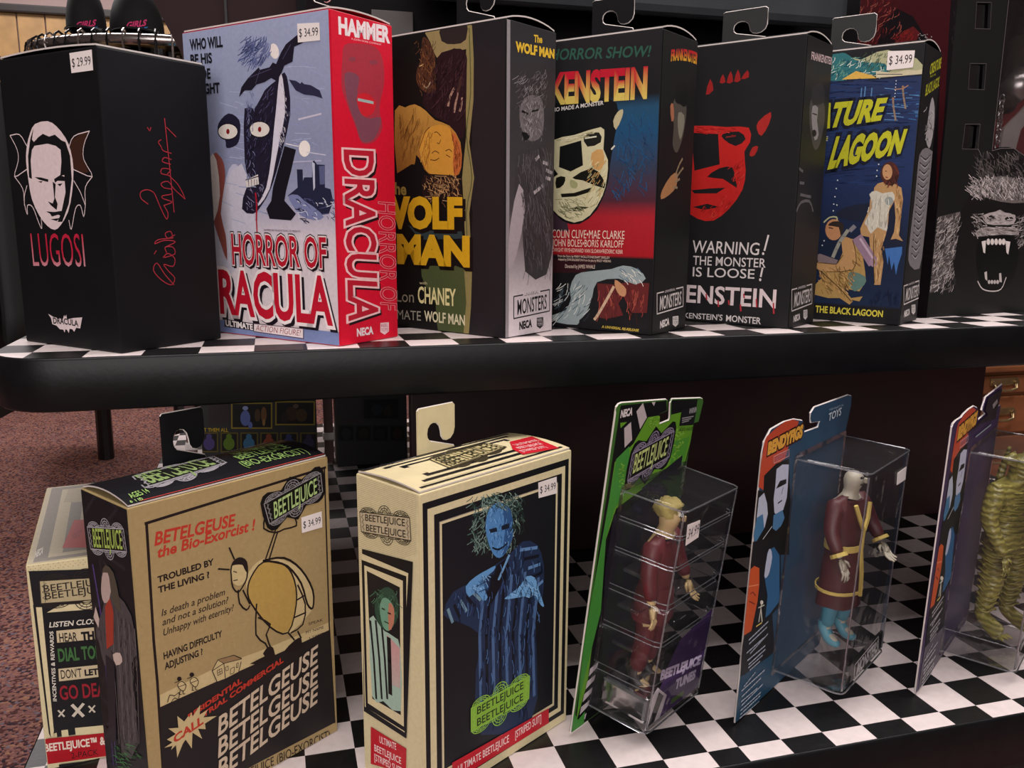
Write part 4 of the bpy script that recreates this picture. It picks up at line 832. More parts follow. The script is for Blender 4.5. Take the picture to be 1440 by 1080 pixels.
monsters_logo(a, *V(33, 898), *V(104, 878), 30, 27, '#c9c2c0', '#1d1c1e'); neca(a, V(38, 1012), V(62, 1002), 8, '#cfc7c5'); reel(a, *V(74, 970), 5.5, 14, '#c9c2c0', -1)
a.build('side_print', b5.root); b5.lid(blackc, 'b', .12, edge_w); b5.tab(mat('grey_board', '#2b2a2b', .45, noise=.1), edge_w, (1015, 62), (1077, 55), (1017, 18))

# ---- 6: blue lagoon box
b6 = Carton(6.712, 3.25, math.radians(-53.3), 4.05, 1.64, 6.51, ZT, blackm, 'dark blue box with yellow lettering and underwater painting, beside the large window box', group=GU)
a = Art(b6.left); P = lambda x, y: (1130 + x / 5.4, 60 + y / 5.4); Q = lambda x, y: (1130 + x / 4.32, 220 + y / 4.32)
a.grad([(0, '#151518'), (.06, '#151518'), (.07, '#16253f'), (.3, '#152036'), (.55, '#1f2f57'), (.885, '#263356'), (.89, '#1d1d20'), (1, '#1f1f22')])
a.poly([P(-300, 300), P(905, 235), P(905, 170), P(860, 120), P(800, 100), P(640, 55), P(560, 70), P(440, 130), P(300, 100), P(200, 180), P(-300, 200)], '#a8a883', 1)
a.poly([P(-300, 160), P(210, 90), P(320, 80), P(390, 130), P(500, 150), P(620, 160), P(640, 240), P(440, 240), P(300, 290), P(200, 290), P(-300, 330)], '#2f6a6e', 2); a.hair((1165, 80, 1245, 105), 90, 9, 2.4, .9, ['#123a48', '#6b9a86', '#1b5058', '#d8dccc'], .7)
a.poly([P(290, 280), P(400, 215), P(520, 250), P(555, 270)], '#cfa64e', 1); a.hair((1215, 72, 1260, 95), 30, 8, 2.3, 1, ['#3a4c38', '#5a6848'], .4)
a.poly([P(550, 215), P(700, 230), P(780, 205), P(860, 212), P(905, 200), P(905, 238), P(552, 268)], '#c4bb9c'); a.line([P(560, 240), P(750, 240)], 1, '#3a3c44')
a.shade([P(*p) for p in ((0, 300), (900, 245), (820, 1080), (-150, 1080))], 260, 34, -.05, 1.2, ['#1b2a50', '#243a68', '#16213f', '#223460'], .12)
for x, y in ((434, 345), (462, 335), (512, 345)): a.line([P(x + 8, y), P(x, y + 85)], 1.6, '#4e78a4')
a.hair((1232, 122, 1292, 170), 40, 16, 0, 1, ['#3a6aa0', '#5a86b4', '#2a4c80'], .12)
for x, y in ((680, 440), (755, 350)): a.ell(*P(x, y - 14), 1.8, 2.2, '#8a6a54'); a.line([P(x, y), P(x + 5, y + 60), P(x + 20, y + 150)], 2.4, '#8a7462', sm=2)
a.line([P(690, 355), P(755, 350), P(795, 325)], 1.4, '#a07860')
for k in range(6): a.ell(*P(704 - k * 2, 290 + k * 24), .7, .8, '#c9d2d8')
Y6 = '#b4b428'
a.text('CREATURE', P(-185, 695), P(590, 580), 34, Y6, bold=.05, lean=.25, h1=27, outl=[('#14192a', .1)]); a.text('FROM THE', P(-80, 762), P(185, 745), 6, '#b9b9a0', bold=.02); a.text('BLACK', P(-420, 960), P(140, 925), 34, Y6, bold=.05, lean=.25)
a.text('LAGOON', P(185, 948), P(740, 828), 38, Y6, bold=.06, lean=.22, h1=28, outl=[('#14192a', .1)])
# swimmer in white and diver
a.poly([Q(*p) for p in ((200, 340), (330, 290), (560, 300), (600, 500), (560, 560), (420, 420), (240, 380))], '#1b2033', 2)
sk = '#b08a5c'
a.poly([Q(*p) for p in ((430, 190), (450, 165), (500, 150), (545, 160), (595, 190), (605, 260), (590, 380), (580, 480), (605, 515), (560, 500), (530, 505), (550, 460), (560, 380), (552, 270), (520, 330), (515, 400), (500, 480), (470, 560), (486, 640), (468, 780), (430, 780), (425, 660), (405, 560), (400, 490), (350, 480), (345, 440), (400, 320), (405, 260), (425, 225))], sk, 1)
a.poly([Q(*p) for p in ((400, 230), (440, 208), (480, 225), (540, 215), (555, 260), (515, 310), (510, 400), (505, 455), (450, 430), (410, 470), (385, 420), (372, 400), (420, 300))], '#c4c0b0', 2); a.line([Q(470, 240), Q(460, 420)], .8, '#8a8878'); a.ell(*Q(520, 270), 6, 6, '#8c9490')
a.ell(*Q(525, 105), 13, 17, '#4a2620'); a.hair((1242, 232, 1264, 258), 30, 8, 1.6, 1, ['#6a3428', '#2c1614'], .7); a.ell(*Q(510, 95), 7, 11, '#b98c62'); a.line([Q(500, 126), Q(512, 128)], 1.4, '#7a2a24'); a.line([Q(497, 88), Q(505, 90)], 1, '#2a1a14')
a.poly([Q(*p) for p in ((495, 560), (600, 548), (598, 590), (575, 660), (562, 720), (550, 640), (535, 690), (520, 600), (512, 660))], '#3c68a4', 1)
a.poly([Q(*p) for p in ((250, 500), (300, 500), (360, 600), (375, 700), (380, 760), (340, 820), (240, 800), (290, 860), (360, 850), (340, 880), (230, 860), (150, 860), (70, 840), (70, 780), (130, 720), (110, 690), (210, 650), (240, 580))], '#a88850', 1)
a.poly([Q(*p) for p in ((230, 500), (290, 500), (320, 600), (300, 690), (140, 700), (80, 680), (90, 640), (200, 655), (240, 600))], '#b58c5c', 2); a.poly([Q(*p) for p in ((300, 700), (376, 730), (370, 780), (310, 820), (275, 770), (270, 720))], '#5c7a70', 2)
a.poly([Q(*p) for p in ((100, 720), (140, 710), (230, 800), (300, 880), (280, 900), (220, 860), (130, 770))], '#a8844e', 1)
a.line([Q(330, 500), Q(420, 640)], 15, '#8e7486'); a.line([Q(345, 500), Q(430, 630)], 3, '#b8a4b0'); a.ell(*Q(425, 645), 5, 6, '#9a8090'); a.line([Q(285, 450), Q(310, 425)], 6, '#7d7a80')
a.line([Q(270, 450), Q(220, 520), Q(180, 610)], 5, '#8f8f84', sm=2); a.poly([Q(80, 600), Q(100, 590), Q(210, 630), Q(200, 655), Q(90, 640)], '#7a6a6c')
a.ell(*Q(185, 445), 12, 15, '#b5825a'); a.poly([Q(*p) for p in ((150, 420), (180, 395), (235, 400), (245, 440), (225, 480), (215, 430))], '#2c2420', 2); a.line([Q(125, 400), Q(160, 370), Q(200, 368), Q(205, 385)], 2, '#b4b48a', sm=2); a.line([Q(155, 432), Q(180, 438)], 1.4, '#2a1a14')
a.hair((1222, 415, 1262, 432), 30, 10, 4.9, 1, ['#0f1a34', '#101c3a'], .4)
a.shade([Q(*p) for p in ((560, 170), (600, 200), (600, 300), (585, 480), (560, 470), (556, 300))], 26, 8, 1.5, 1, ['#8c6840', '#caa674'], .2); a.shade([Q(*p) for p in ((430, 470), (500, 470), (480, 640), (460, 770), (432, 770), (425, 600))], 40, 9, 1.6, 1, ['#8c6840', '#cba878', '#9c7648'], .2)
a.shade([Q(*p) for p in ((400, 240), (540, 220), (510, 400), (500, 450), (390, 450), (380, 400))], 40, 9, 1.6, .9, ['#9c9a8c', '#dcd8c8', '#b3b0a0'], .3); a.shade([Q(*p) for p in ((90, 690), (200, 655), (300, 690), (290, 500), (370, 620), (270, 860), (90, 840))], 110, 11, 1.0, 1, ['#8c6a3c', '#cfa46c', '#775a30', '#b98c54'], .6)
a.line([Q(240, 600), Q(200, 655), Q(90, 645)], 1, '#4a341c'); a.line([Q(110, 700), Q(220, 800), Q(290, 880)], 1.1, '#4a341c', sm=2); a.line([Q(300, 510), Q(320, 600), Q(300, 690), Q(140, 700)], 1, '#4a341c', sm=2); a.line([Q(430, 470), Q(425, 600), Q(432, 770)], .9, '#4a341c', sm=2)
for x, y in ((208, 145), (200, 195), (192, 245), (185, 290), (182, 330), (204, 295), (126, 512), (115, 540), (458, 48), (448, 85), (445, 120)): a.ell(*Q(x, y), .9, 1, '#c9d0d2')
a.text('CREATURE FROM', Q(-330, 925), Q(50, 942), 9, '#c9bc44', bold=.02, h1=8.5); a.text('THE BLACK LAGOON', Q(72, 945), Q(482, 975), 9, '#c9bc44', bold=.03, h1=8.5)
a.build('front_print', b6.root)
a = Art(b6.right); V = lambda x, y: (1130 + x / 2.25, y / 2.25); V2 = V
a.fill('#1a191b')
a.text('CREATURE', V(398, 236), V(434, 214), 15, Y6, bold=.03, lean=.1, h1=15); a.text('FROM THE', V(400, 246), V(418, 238), 3, Y6); a.text('BLACK LAGOON', V(384, 304), V(434, 268), 16, Y6, bold=.02, lean=.1, h1=14)
a.poly([V(*p) for p in ((390, 400), (400, 330), (408, 308), (414, 340), (412, 400), (404, 450), (396, 470), (386, 440))], '#a8a4a6', 2); a.hair((1301, 150, 1312, 200), 30, 7, 1.6, 1, ['#3a383a', '#d0cccc'], .6)
a.poly([V(*p) for p in ((366, 490), (385, 468), (402, 475), (410, 490), (408, 560), (395, 650), (380, 760), (366, 850), (336, 840), (332, 790), (350, 640), (358, 560))], '#7f7b7e', 2)
for k in range(15):
    y = 492 + k * 22; x = 386 - k * 2.4; a.line([V(x - 17 + k * .3, y), V(x, y + 13), V(x + 16 - k * .3, y - 4)], 1.6, '#2b292b', sm=2); a.line([V(x - 14 + k * .3, y + 6), V(x, y + 19), V(x + 13 - k * .3, y + 3)], 1.2, '#bdb9bb', sm=2)
monsters_logo(a, *V(316, 905), *V(364, 888), 26, 24, '#cfc8c4', '#1a191b'); neca(a, V(316, 1003), V(334, 995), 8, '#cfc8c4'); reel(a, *V(340, 965), 5.5, 14, '#cfc8c4', -1)
a.build('side_print', b6.root); b6.lid(blackc, 'b', .12, edge_w); b6.tab(mat('grey_board', '#2b2a2b'), edge_w, (1167, 74), (1229, 66), (1171, 26))
sticker(b6.root, b6.left, [(1249, 72), (1287, 71), (1284, 95), (1247, 99)], '$ 34.99')

# ---- 7: tall window box at the right end
up = Vector((0, 0, 1))
b7 = Carton.__new__(Carton)
yaw = math.radians(-79.7); b7.ea = Vector((-math.cos(yaw), -math.sin(yaw), 0)); b7.eb = Vector((-math.sin(yaw), math.cos(yaw), 0)); b7.O = Vector((8.62, 4.55, ZT + .006)); b7.w, b7.d, b7.h = 3.1, 6.2, 9.6
cen = b7.O + b7.ea * b7.w / 2 + b7.eb * b7.d / 2
b7.root = empty('window_box', cen, 'large grey-black box with three slots and roaring ape print, right end of upper shelf', 'box')
b7.left = Face(b7.O + b7.ea * b7.w, -b7.ea, up, b7.w, b7.h); b7.right = Face(b7.O, b7.eb, up, b7.d, b7.h)
gk = mat('charcoal_board', '#191819', .5, spec=.25, noise=.12, scale=14, bump=.04, bscale=60); dk = mat('inner_board', '#0d0c0f', .7, noise=.1)
f = b7.right; uvl = lambda pts: [tuple(f.uv(*p)) for p in pts]
rim = [(0, 0), (b7.d, 0), (b7.d, b7.h), (0, b7.h)]
h1 = uvl([(1160 + x / 5.143, y / 5.143) for x, y in ((1100, 20), (1088, 200), (1095, 206), (1186, 206), (1190, 200), (1198, 26), (1192, 22))])
h2 = uvl([(1160 + x / 5.143, y / 5.143) for x, y in ((1052, 463), (1038, 634), (1046, 642), (1142, 645), (1148, 640), (1160, 470), (1154, 463))])
h3 = uvl([(1130 + x / 2.25, y / 2.25) for x, y in ((513, 395), (504, 465), (508, 470), (545, 470), (549, 465), (555, 399), (551, 395))])
op = uvl([(1421, -30), (1395.5, 211), (1408, 207.5), (1418, 206.5), (1430, 210), (1440, 218), (1450, 233)]); r0 = (b7.d - .5, op[-1][1]); op = [(min(max(a_, .1), b7.d - .4), min(b_, b7.h - .8)) for a_, b_ in op]
op[0] = (op[0][0], b7.h - .8); op = op + [(b7.d - .4, op[-1][1] - .1), (b7.d - .4, b7.h - .8)]
plate('front_panel', [rim, h1, h2, h3, op], f, .06, gk, b7.root, h0=-.03)
for nm, c_, e1, e2, e3 in (('side_panel', b7.O + b7.ea * b7.w / 2 + up * b7.h / 2 + b7.eb * .03, b7.ea * (b7.w / 2 - .06), b7.eb * .03, up * b7.h / 2), ('side_panel', b7.O + b7.ea * b7.w / 2 + up * b7.h / 2 + b7.eb * (b7.d - .03), b7.ea * (b7.w / 2 - .06), b7.eb * .03, up * b7.h / 2),
                           ('back_panel', cen + b7.ea * (b7.w / 2 - .03) + up * b7.h / 2, b7.eb * b7.d / 2, b7.ea * .03, up * b7.h / 2), ('base_panel', cen + up * .03, b7.eb * (b7.d / 2 - .07), b7.ea * (b7.w / 2 - .07), up * .025), ('top_panel', cen + up * (b7.h - .03), b7.eb * (b7.d / 2 - .07), b7.ea * (b7.w / 2 - .07), up * .025),
                           ('inner_back', cen + b7.ea * (b7.w / 2 - .25) + up * b7.h / 2, b7.eb * (b7.d / 2 - .1), b7.ea * .02, up * (b7.h / 2 - .1))):
    MB().box(c_, e1, e2, e3).build(nm, dk if nm in ('inner_back', 'back_panel') else gk, b7.root)
a = Art(b7.left); Z = lambda x, y: (1160 + x / 5.143, y / 5.143)
a.fill('#150f13'); a.poly([Z(*p) for p in ((560, -300), (930, -300), (900, 200), (860, 900), (800, 1500), (840, 390), (745, 300), (640, 120), (520, 60))], '#3c1016', 1)
a.poly([Z(*p) for p in ((200, -300), (560, -300), (560, 20), (480, 110), (420, 160), (380, 330), (200, 380))], '#3f1216', 1); a.poly([Z(*p) for p in ((520, 310), (560, 230), (640, 190), (690, 240), (650, 320))], '#5a1a1c', 1)
a.hair((1205, -40, 1268, 70), 260, 9, 2.2, .8, ['#7a1c1c', '#4a1216', '#8f4038', '#2a0e12', '#a05a4c'], .6); a.hair((1262, 42, 1285, 64), 60, 8, 2.2, .9, ['#8a2420', '#5a1818'], .3)
a.hair((1338, 0, 1350, 440), 130, 6, 1.2, .7, ['#3a3634', '#1d1a1b'], .7)
for _ in range(26): x = random.uniform(1290, 1312); a.ell(x, random.uniform(47, 62), .7, .7, '#9c9798', 6)
a.build('side_print', b7.root)
a = Art(b7.right); K = lambda x, y: (1300 + x / 4, 180 + y / 4)
g1 = ['#8d8583', '#6b6462', '#b0a8a4', '#4a4443', '#c4bcb8']
a.poly([K(*p) for p in ((75, 500), (200, 470), (210, 520), (160, 800), (100, 900), (30, 930))], '#4a4544', 1); a.poly([K(*p) for p in ((540, 700), (700, 560), (900, 700), (1000, 1000), (520, 960))], '#3c3838', 1)
a.hair((1308, 305, 1344, 405), 300, 10, 2.3, 1, g1, .7); a.hair((1436, 360, 1500, 410), 120, 9, 1, 1, ['#5a5453', '#3c3838', '#77706e'], .7)
a.poly([K(*p) for p in ((200, 500), (250, 380), (300, 260), (370, 130), (460, 106), (540, 140), (640, 240), (740, 380), (760, 700), (700, 900), (560, 1000), (300, 980), (200, 900), (160, 760))], '#171516', 2)
a.hair((1372, 222, 1440, 262), 220, 11, 4.3, .9, ['#3a3635', '#575150', '#6f6866'], .7)
a.poly([K(*p) for p in ((262, 360), (330, 300), (430, 270), (540, 300), (620, 360), (560, 420), (430, 415), (330, 385))], '#6a6361', 2)
a.hair((1366, 255, 1446, 282), 330, 11, 4.5, 1, ['#d0c6c4', '#8d8583', '#b0a8a4', '#4a4443'], .9)
a.poly([K(*p) for p in ((330, 490), (400, 470), (425, 460), (450, 475), (510, 490), (500, 540), (430, 545), (350, 540))], '#aaa19f', 2); a.poly([K(*p) for p in ((350, 505), (380, 488), (400, 510), (370, 520))], '#1a1818', 2); a.poly([K(*p) for p in ((450, 510), (480, 495), (502, 515), (470, 524))], '#1a1818', 2)
a.poly([K(*p) for p in ((290, 580), (350, 555), (430, 565), (505, 555), (530, 600), (430, 600), (300, 610))], '#9c9391', 2); a.line([K(320, 578), K(420, 572), K(510, 580)], 1, '#3a3636', sm=2)
a.hair((1365, 300, 1382, 330), 60, 8, .5, .9, g1, .8); a.hair((1430, 300, 1445, 345), 60, 8, 2.4, .9, g1, .8)
a.poly([K(*p) for p in ((310, 620), (400, 605), (500, 612), (530, 720), (480, 880), (400, 920), (330, 900), (290, 760))], '#0c0b0c', 2)
tc_ = '#d8cfca'
for s_ in ([(320, 638), (345, 632), (340, 705), (330, 700)], [(455, 635), (482, 640), (470, 712), (460, 700)]): a.poly([K(*p) for p in s_], tc_)
for x in (358, 380, 402, 424, 444): a.ell(*K(x, 640), 2.6, 4.6, tc_, 10)
for s_ in ([(335, 812), (350, 806), (352, 860), (340, 850)], [(418, 818), (430, 815), (434, 868), (420, 866)]): a.poly([K(*p) for p in s_], '#b8afab')
for x in (362, 378, 394, 410): a.ell(*K(x, 866), 1.9, 3, '#b8afab', 8)
a.line([K(298, 862), K(325, 905), K(380, 918), K(430, 905), K(458, 840)], 1.6, '#c4bbb7', sm=3)
a.shade([K(*p) for p in ((262, 360), (330, 300), (540, 300), (620, 360), (560, 420), (330, 385))], 140, 10, 4.6, 1, ['#d0c6c4', '#8d8583', '#4a4443'], .6); a.shade([K(*p) for p in ((330, 490), (425, 462), (510, 490), (500, 540), (350, 540))], 40, 6, .2, .8, ['#cfc6c4', '#6b6462', '#8d8583'], .6)
a.shade([K(*p) for p in ((290, 580), (350, 555), (505, 555), (530, 600), (300, 610))], 50, 8, .1, .8, ['#cfc6c4', '#5b5452', '#8d8583'], .3); a.shade([K(*p) for p in ((75, 500), (200, 470), (210, 520), (160, 800), (30, 930))], 200, 9, 2.1, 1.1, ['#a39b98', '#6b6462', '#1d1b1b', '#c0b8b4'], .5)
for L_o in (((1100, 20), (1088, 203), (1188, 207), (1199, 23)), ((1052, 463), (1039, 640), (1146, 645), (1161, 465))): a.line([(1160 + x / 5.143 + d_[0], y / 5.143 + d_[1]) for (x, y), d_ in zip(L_o, ((-.8, -.8), (-.8, .8), (.8, .8), (.8, -.8)))], .6, '#5f5a58', closed=True)
a.line([(1357, 174.5), (1352.5, 209.5), (1374.5, 210), (1378, 174.5)], .6, '#5f5a58', closed=True); a.line([(1420.3, -20), (1394.6, 212), (1408, 208.6), (1425, 208.5), (1440, 219)], .7, '#77706e')
a.build('front_print', b7.root)
# figure seen through the window
furm = mat('dark_brown_fur', '#2a211d', .9, noise=.4, scale=60, bump=.9, bscale=120)
ap = empty('toy_ape', cen + up * .1, 'dark furred toy ape with metal cuff and red cloth, inside the large window box', 'toy')
def on7(px, py, dep):
    Fq = Face(b7.O + b7.ea * dep, b7.eb, up, 1, 1); d_ = ray(px, py); t = (Fq.o - CAM).dot(Fq.n) / d_.dot(Fq.n); return CAM + d_ * t
ms = [on7(1446, -40, 1.8), on7(1436, 40, 1.7), on7(1424, 110, 1.5), on7(1440, 160, 1.4)]
body = MB(); c0 = on7(1478, 90, 1.9)
nu, nv = 22, 16; V = []; Fs = []
for j in range(nv + 1):
    t = math.pi * j / nv
    for i in range(nu): a_ = 2 * math.pi * i / nu; V.append(c0 + b7.eb * (1.35 * math.sin(t) * math.cos(a_)) + b7.ea * (.85 * math.sin(t) * math.sin(a_)) + up * (2.6 * math.cos(t)))
for j in range(nv):
    for i in range(nu): Fs.append((j * nu + i, (j + 1) * nu + i, (j + 1) * nu + (i + 1) % nu, j * nu + (i + 1) % nu))
body.add(V, Fs)
bo = body.build('body', furm, ap, smooth=True)
hr_ = MB()
for _ in range(900):
    t = random.uniform(.1, 3); a_ = random.uniform(0, 2 * math.pi); nn = b7.eb * math.sin(t) * math.cos(a_) + b7.ea * math.sin(t) * math.sin(a_) + up * math.cos(t)
    p = c0 + b7.eb * (1.35 * math.sin(t) * math.cos(a_)) + b7.ea * (.85 * math.sin(t) * math.sin(a_)) + up * (2.6 * math.cos(t)); q = p + nn * .14 - up * .22; s2 = nn.cross(up).normalized() * .015
    hr_.add([p - s2, p + s2, q], [(0, 1, 2)])
o = hr_.build('fur', mat('fur_strands', '#4a4038', .8, noise=.4, scale=80), ap); o['kind'] = 'stuff'
MB().tube([on7(1441, 60, 1.0), on7(1425, 118, .9), on7(1412, 150, .75)], [.42, .34, .28], 12).build('arm', furm, ap, smooth=True)
MB().tube([on7(1439, 110, .62), on7(1420, 132, .55)], .36, 14).build('cuff', mat('silver_cuff', '#b8b0ac', .3, metal=.85, noise=.1), ap, smooth=True)
ch = MB()
for k in range(9):
    c_ = on7(1409 - k * .8, 140 + k * 8, .5); q = [c_ + (b7.eb if k % 2 else b7.ea) * (.07 * math.cos(t)) + up * (.13 * math.sin(t)) for t in (2 * math.pi * i / 10 for i in range(10))]; ch.tube(q, .022, 5, closed=True)
ch.build('chain', mat('silver_cuff', '#b8b0ac'), ap)
for nm, cl, pts in (('red_cloth', '#6e1418', [(1398, 230), (1399, 172), (1420, 152), (1445, 128), (1480, 110), (1480, 230)]), ('white_cloth', '#a89c96', [(1404, 226), (1412, 180), (1432, 160), (1450, 140), (1456, 160), (1436, 182), (1424, 226)])):
    dd = 1.05 if nm[0] == 'r' else .98; fr = [on7(*p, dd) for p in pts]; bk = [p + b7.ea * .06 for p in fr]; n = len(pts)
    mk(nm, fr + bk, [tuple(range(n))[::-1], tuple(range(n, 2 * n))] + [(i, (i + 1) % n, n + (i + 1) % n, n + i) for i in range(n)], mat(nm, cl, .7, noise=.15, scale=30), ap)
film = plastic('window_film', (.97, .97, .98), .25, .05, .0, .05)
MB().box(cen - b7.ea * (b7.w / 2 - .1) + up * b7.h / 2, b7.eb * (b7.d / 2 - .1), b7.ea * .004, up * (b7.h / 2 - .1)).build('window_film', film, b7.root)

# ------------------------------------------------------------------ lower shelf cartons
def sign(a, tl, tr, br, bl, bgc, fg, frame, words, sz=.62, orn=1.0, halo=None):
    """ornate name board: quad corners in pixels"""
    tl, tr, br, bl = map(Vector, (tl, tr, br, bl)); M = lambda s, t: tuple(bl * (1 - s) * (1 - t) + br * s * (1 - t) + tr * s * t + tl * (1 - s) * t)
    H = (tl - bl).length; Wd = (br - bl).length
    bumps = [(.17, .2, .25), (.5, .17, .42), (.83, .2, .25)] if orn > .99 else [(.22, .16, .2), (.5, .16, .34), (.78, .16, .2)]
    if halo: a.poly([M(-.05, -.12), M(.1, -.45), M(.32, -.2), M(.5, -.62), M(.68, -.2), M(.9, -.42), M(1.05, -.1), M(1.05, 1.1), M(.92, 1.45), M(.68, 1.2), M(.5, 1.62), M(.32, 1.2), M(.1, 1.42), M(-.05, 1.1)], halo, 2)
    for side in (0, 1):
        for s, wd, ht in bumps:
            n = 10; bs = 1 if side else 0; sg = 1 if side else -1
            for kk, q in enumerate((1, .72, .44)):
                pts = [M(s + wd * .75 * q * math.cos(math.pi * i / n), bs + sg * ht * q * (math.sin(math.pi * i / n)) * 1.0) for i in range(n + 1)]
                a.line(pts, max(.9, H * .035), frame)
            for i in range(1, n, 2): a.line([M(s + wd * .3 * math.cos(math.pi * i / n), bs + sg * ht * .45 * math.sin(math.pi * i / n)), M(s + wd * .75 * math.cos(math.pi * i / n), bs + sg * ht * math.sin(math.pi * i / n))], max(.6, H * .02), frame)
        a.line([M(.0, side), M(.08, side + (.1 if side else -.1)), M(.2, side), M(.33, side + (.08 if side else -.08)), M(.67, side + (.08 if side else -.08)), M(.8, side), M(.92, side + (.1 if side else -.1)), M(1, side)], max(.7, H * .025), frame, sm=2)
    a.poly([tl, tr, br, bl], bgc)
    a.line([tl, tr, br, bl], max(1.1, H * .045), frame, closed=True)
    for s in (.05, .95): a.line([M(s, .04), M(s, .96)], max(.6, H * .02), frame); a.line([M(s - .025 + .05 * (k % 2), k / 8) for k in range(1, 8)], max(.6, H * .02), frame)
    L = len(words)
    for i, wd_ in enumerate(words):
        t0 = 1 - (i + .5 + sz / 2) / L; t1 = 1 - (i + .5 - sz / 2) / L
        p0 = M(.1, t0); p1 = M(.9, t0); q0 = M(.1, t1); a.text(wd_, p0, p1, (Vector(q0) - Vector(p0)).length, fg, bold=.012, h1=(Vector(M(.9, t1)) - Vector(p1)).length)
kraft = mat('kraft_board', '#9e885b', .6, noise=.12, scale=50, bump=.05)
b8 = Carton(-10.361, .36, math.radians(-55.1), 1.68, 4.11, 6.06, 0, kraft, 'brown kraft box with beetle drawing and red and black lettering, front of lower shelf', group=GL)
a = Art(b8.right); A = lambda x, y: (110 + x / 2.076, 560 + y / 2.076); B_ = lambda x, y: (110 + x / 4.91, 680 + y / 4.91); D = lambda x, y: (200 + x / 5.143, 880 + y / 5.143)
INKB = '#231a1a'; KR = '#a38d62'; KL = '#c2ae80'; RDK = '#b53a2c'
a.fill(KR)
a.hair((190, 640, 475, 1080), 260, 5, 1.6, .5, ['#9d8259', '#b89d74', '#94794f'], 1.5)
a.poly([D(128, 500), D(600, 270), D(830, 190), D(1100, 80), D(1360, -30), D(1360, 30), D(1140, 130), D(128, 590)], KL)
a.line([A(195, 366), A(722, 202)], 4.2, INKB); a.line([A(199, 366), B_(520, 1080), D(108, 400), D(150, 1060), D(156, 1200)], 4.0, INKB); a.line([A(718, 205), D(1352, 0), D(1392, 700)], 2.4, INKB)
a.poly([D(128, 588), D(1140, 128), D(1350, 30), D(1392, 700), D(800, 1010), D(400, 1240), D(160, 1380)], '#252021')
a.text('BETELGEUSE', B_(525, 428), A(455, 372), 18, RDK, bold=.03, lean=.2, h1=16); a.text('the Bio-Exorcist !', B_(540, 515), A(513, 384), 14.5, RDK, bold=.03, lean=.2, h1=14.5)
a.text('TROUBLED BY', B_(548, 685), A(396, 485), 8.6, INKB, bold=.035, h1=8.5); a.text('THE LIVING ?', B_(552, 755), A(383, 523), 8.6, INKB, bold=.035, h1=8.5)
for s_, p0, p1 in (('Is death a problem', A(243, 636), A(427, 574)), ('and not a solution?', A(245, 664), A(436, 598)), ('Unhappy with eternity?', A(247, 694), A(452, 620))): a.text(s_, p0, p1, 9.5, '#3a2c26', bold=.012, lean=.2, h1=9)
a.text('HAVING DIFFICULTY', D(155, 243), D(578, 75), 9.5, INKB, bold=.03, h1=8.5); a.text('ADJUSTING ?', D(162, 318), D(437, 206), 9.5, INKB, bold=.03, h1=8.5)
for i, (s_, p1) in enumerate((('SPEAK', (714, 650)), ('MY NAME', (716, 672)), ('3 TIMES', (714, 692)))): a.text(s_, A((672, 664, 672)[i], (663, 688, 706)[i] - 0), A(*p1), 4, '#3c302a', bold=.0)
# plain beetle drawing
a.poly([A(*p) for p in ((520, 480), (560, 466), (620, 480), (665, 520), (688, 590), (680, 620), (655, 650), (640, 665), (600, 690), (540, 650), (495, 570), (492, 520))], KL, 3)
a.poly([A(*p) for p in ((505, 520), (540, 478), (600, 485), (630, 530), (636, 600), (612, 680), (560, 668), (505, 600), (494, 560))], '#b0914e', 3)
a.line([A(*p) for p in ((505, 520), (540, 478), (600, 485), (630, 530), (636, 600), (612, 684), (560, 668), (505, 600), (494, 560))], 2.4, INKB, sm=3, closed=True)
a.line([A(*p) for p in ((540, 474), (600, 466), (650, 500), (684, 560), (684, 612), (668, 600), (650, 540), (610, 490), (560, 476))], 3.0, INKB, sm=3, closed=True)
for s_ in ([(640, 545), (662, 600), (655, 660), (620, 685)], [(636, 590), (660, 575)], [(630, 640), (664, 625)], [(546, 470), (575, 385)], [(556, 472), (582, 388)], [(545, 345), (541, 380), (575, 392), (600, 382), (636, 372), (632, 350)], [(520, 600), (518, 690), (545, 715), (560, 745)], [(525, 640), (560, 660), (548, 690), (566, 740)], [(612, 684), (630, 705)], [(640, 680), (650, 700)], [(466, 560), (470, 598), (490, 618), (500, 605)], [(480, 560), (500, 600)], [(455, 470), (440, 436)], [(440, 500), (408, 498)]): a.line([A(*p) for p in s_], 2.3, INKB, sm=2)
a.ell(*A(467, 508), 12, 19, KL); a.line([A(445, 500), A(452, 478), A(470, 466), A(490, 478), A(492, 520), A(480, 548), A(465, 566), A(450, 550), A(446, 520)], 2.2, INKB, sm=3, closed=True); a.poly([A(445, 488), A(465, 466), A(490, 474), A(494, 510), A(484, 498), A(478, 486), A(458, 486)], INKB, 2)
a.line([A(452, 505), A(462, 508)], 1.3, INKB); a.line([A(452, 532), A(464, 530)], 1.3, INKB)
for p in ((500, 775), (560, 745), (568, 735), (574, 760), (545, 772)), ((600, 738), (632, 705), (650, 700), (648, 730), (615, 740)), ((538, 745), (560, 722), (572, 740), (560, 765)): a.poly([A(*q) for q in p], INKB, 2)
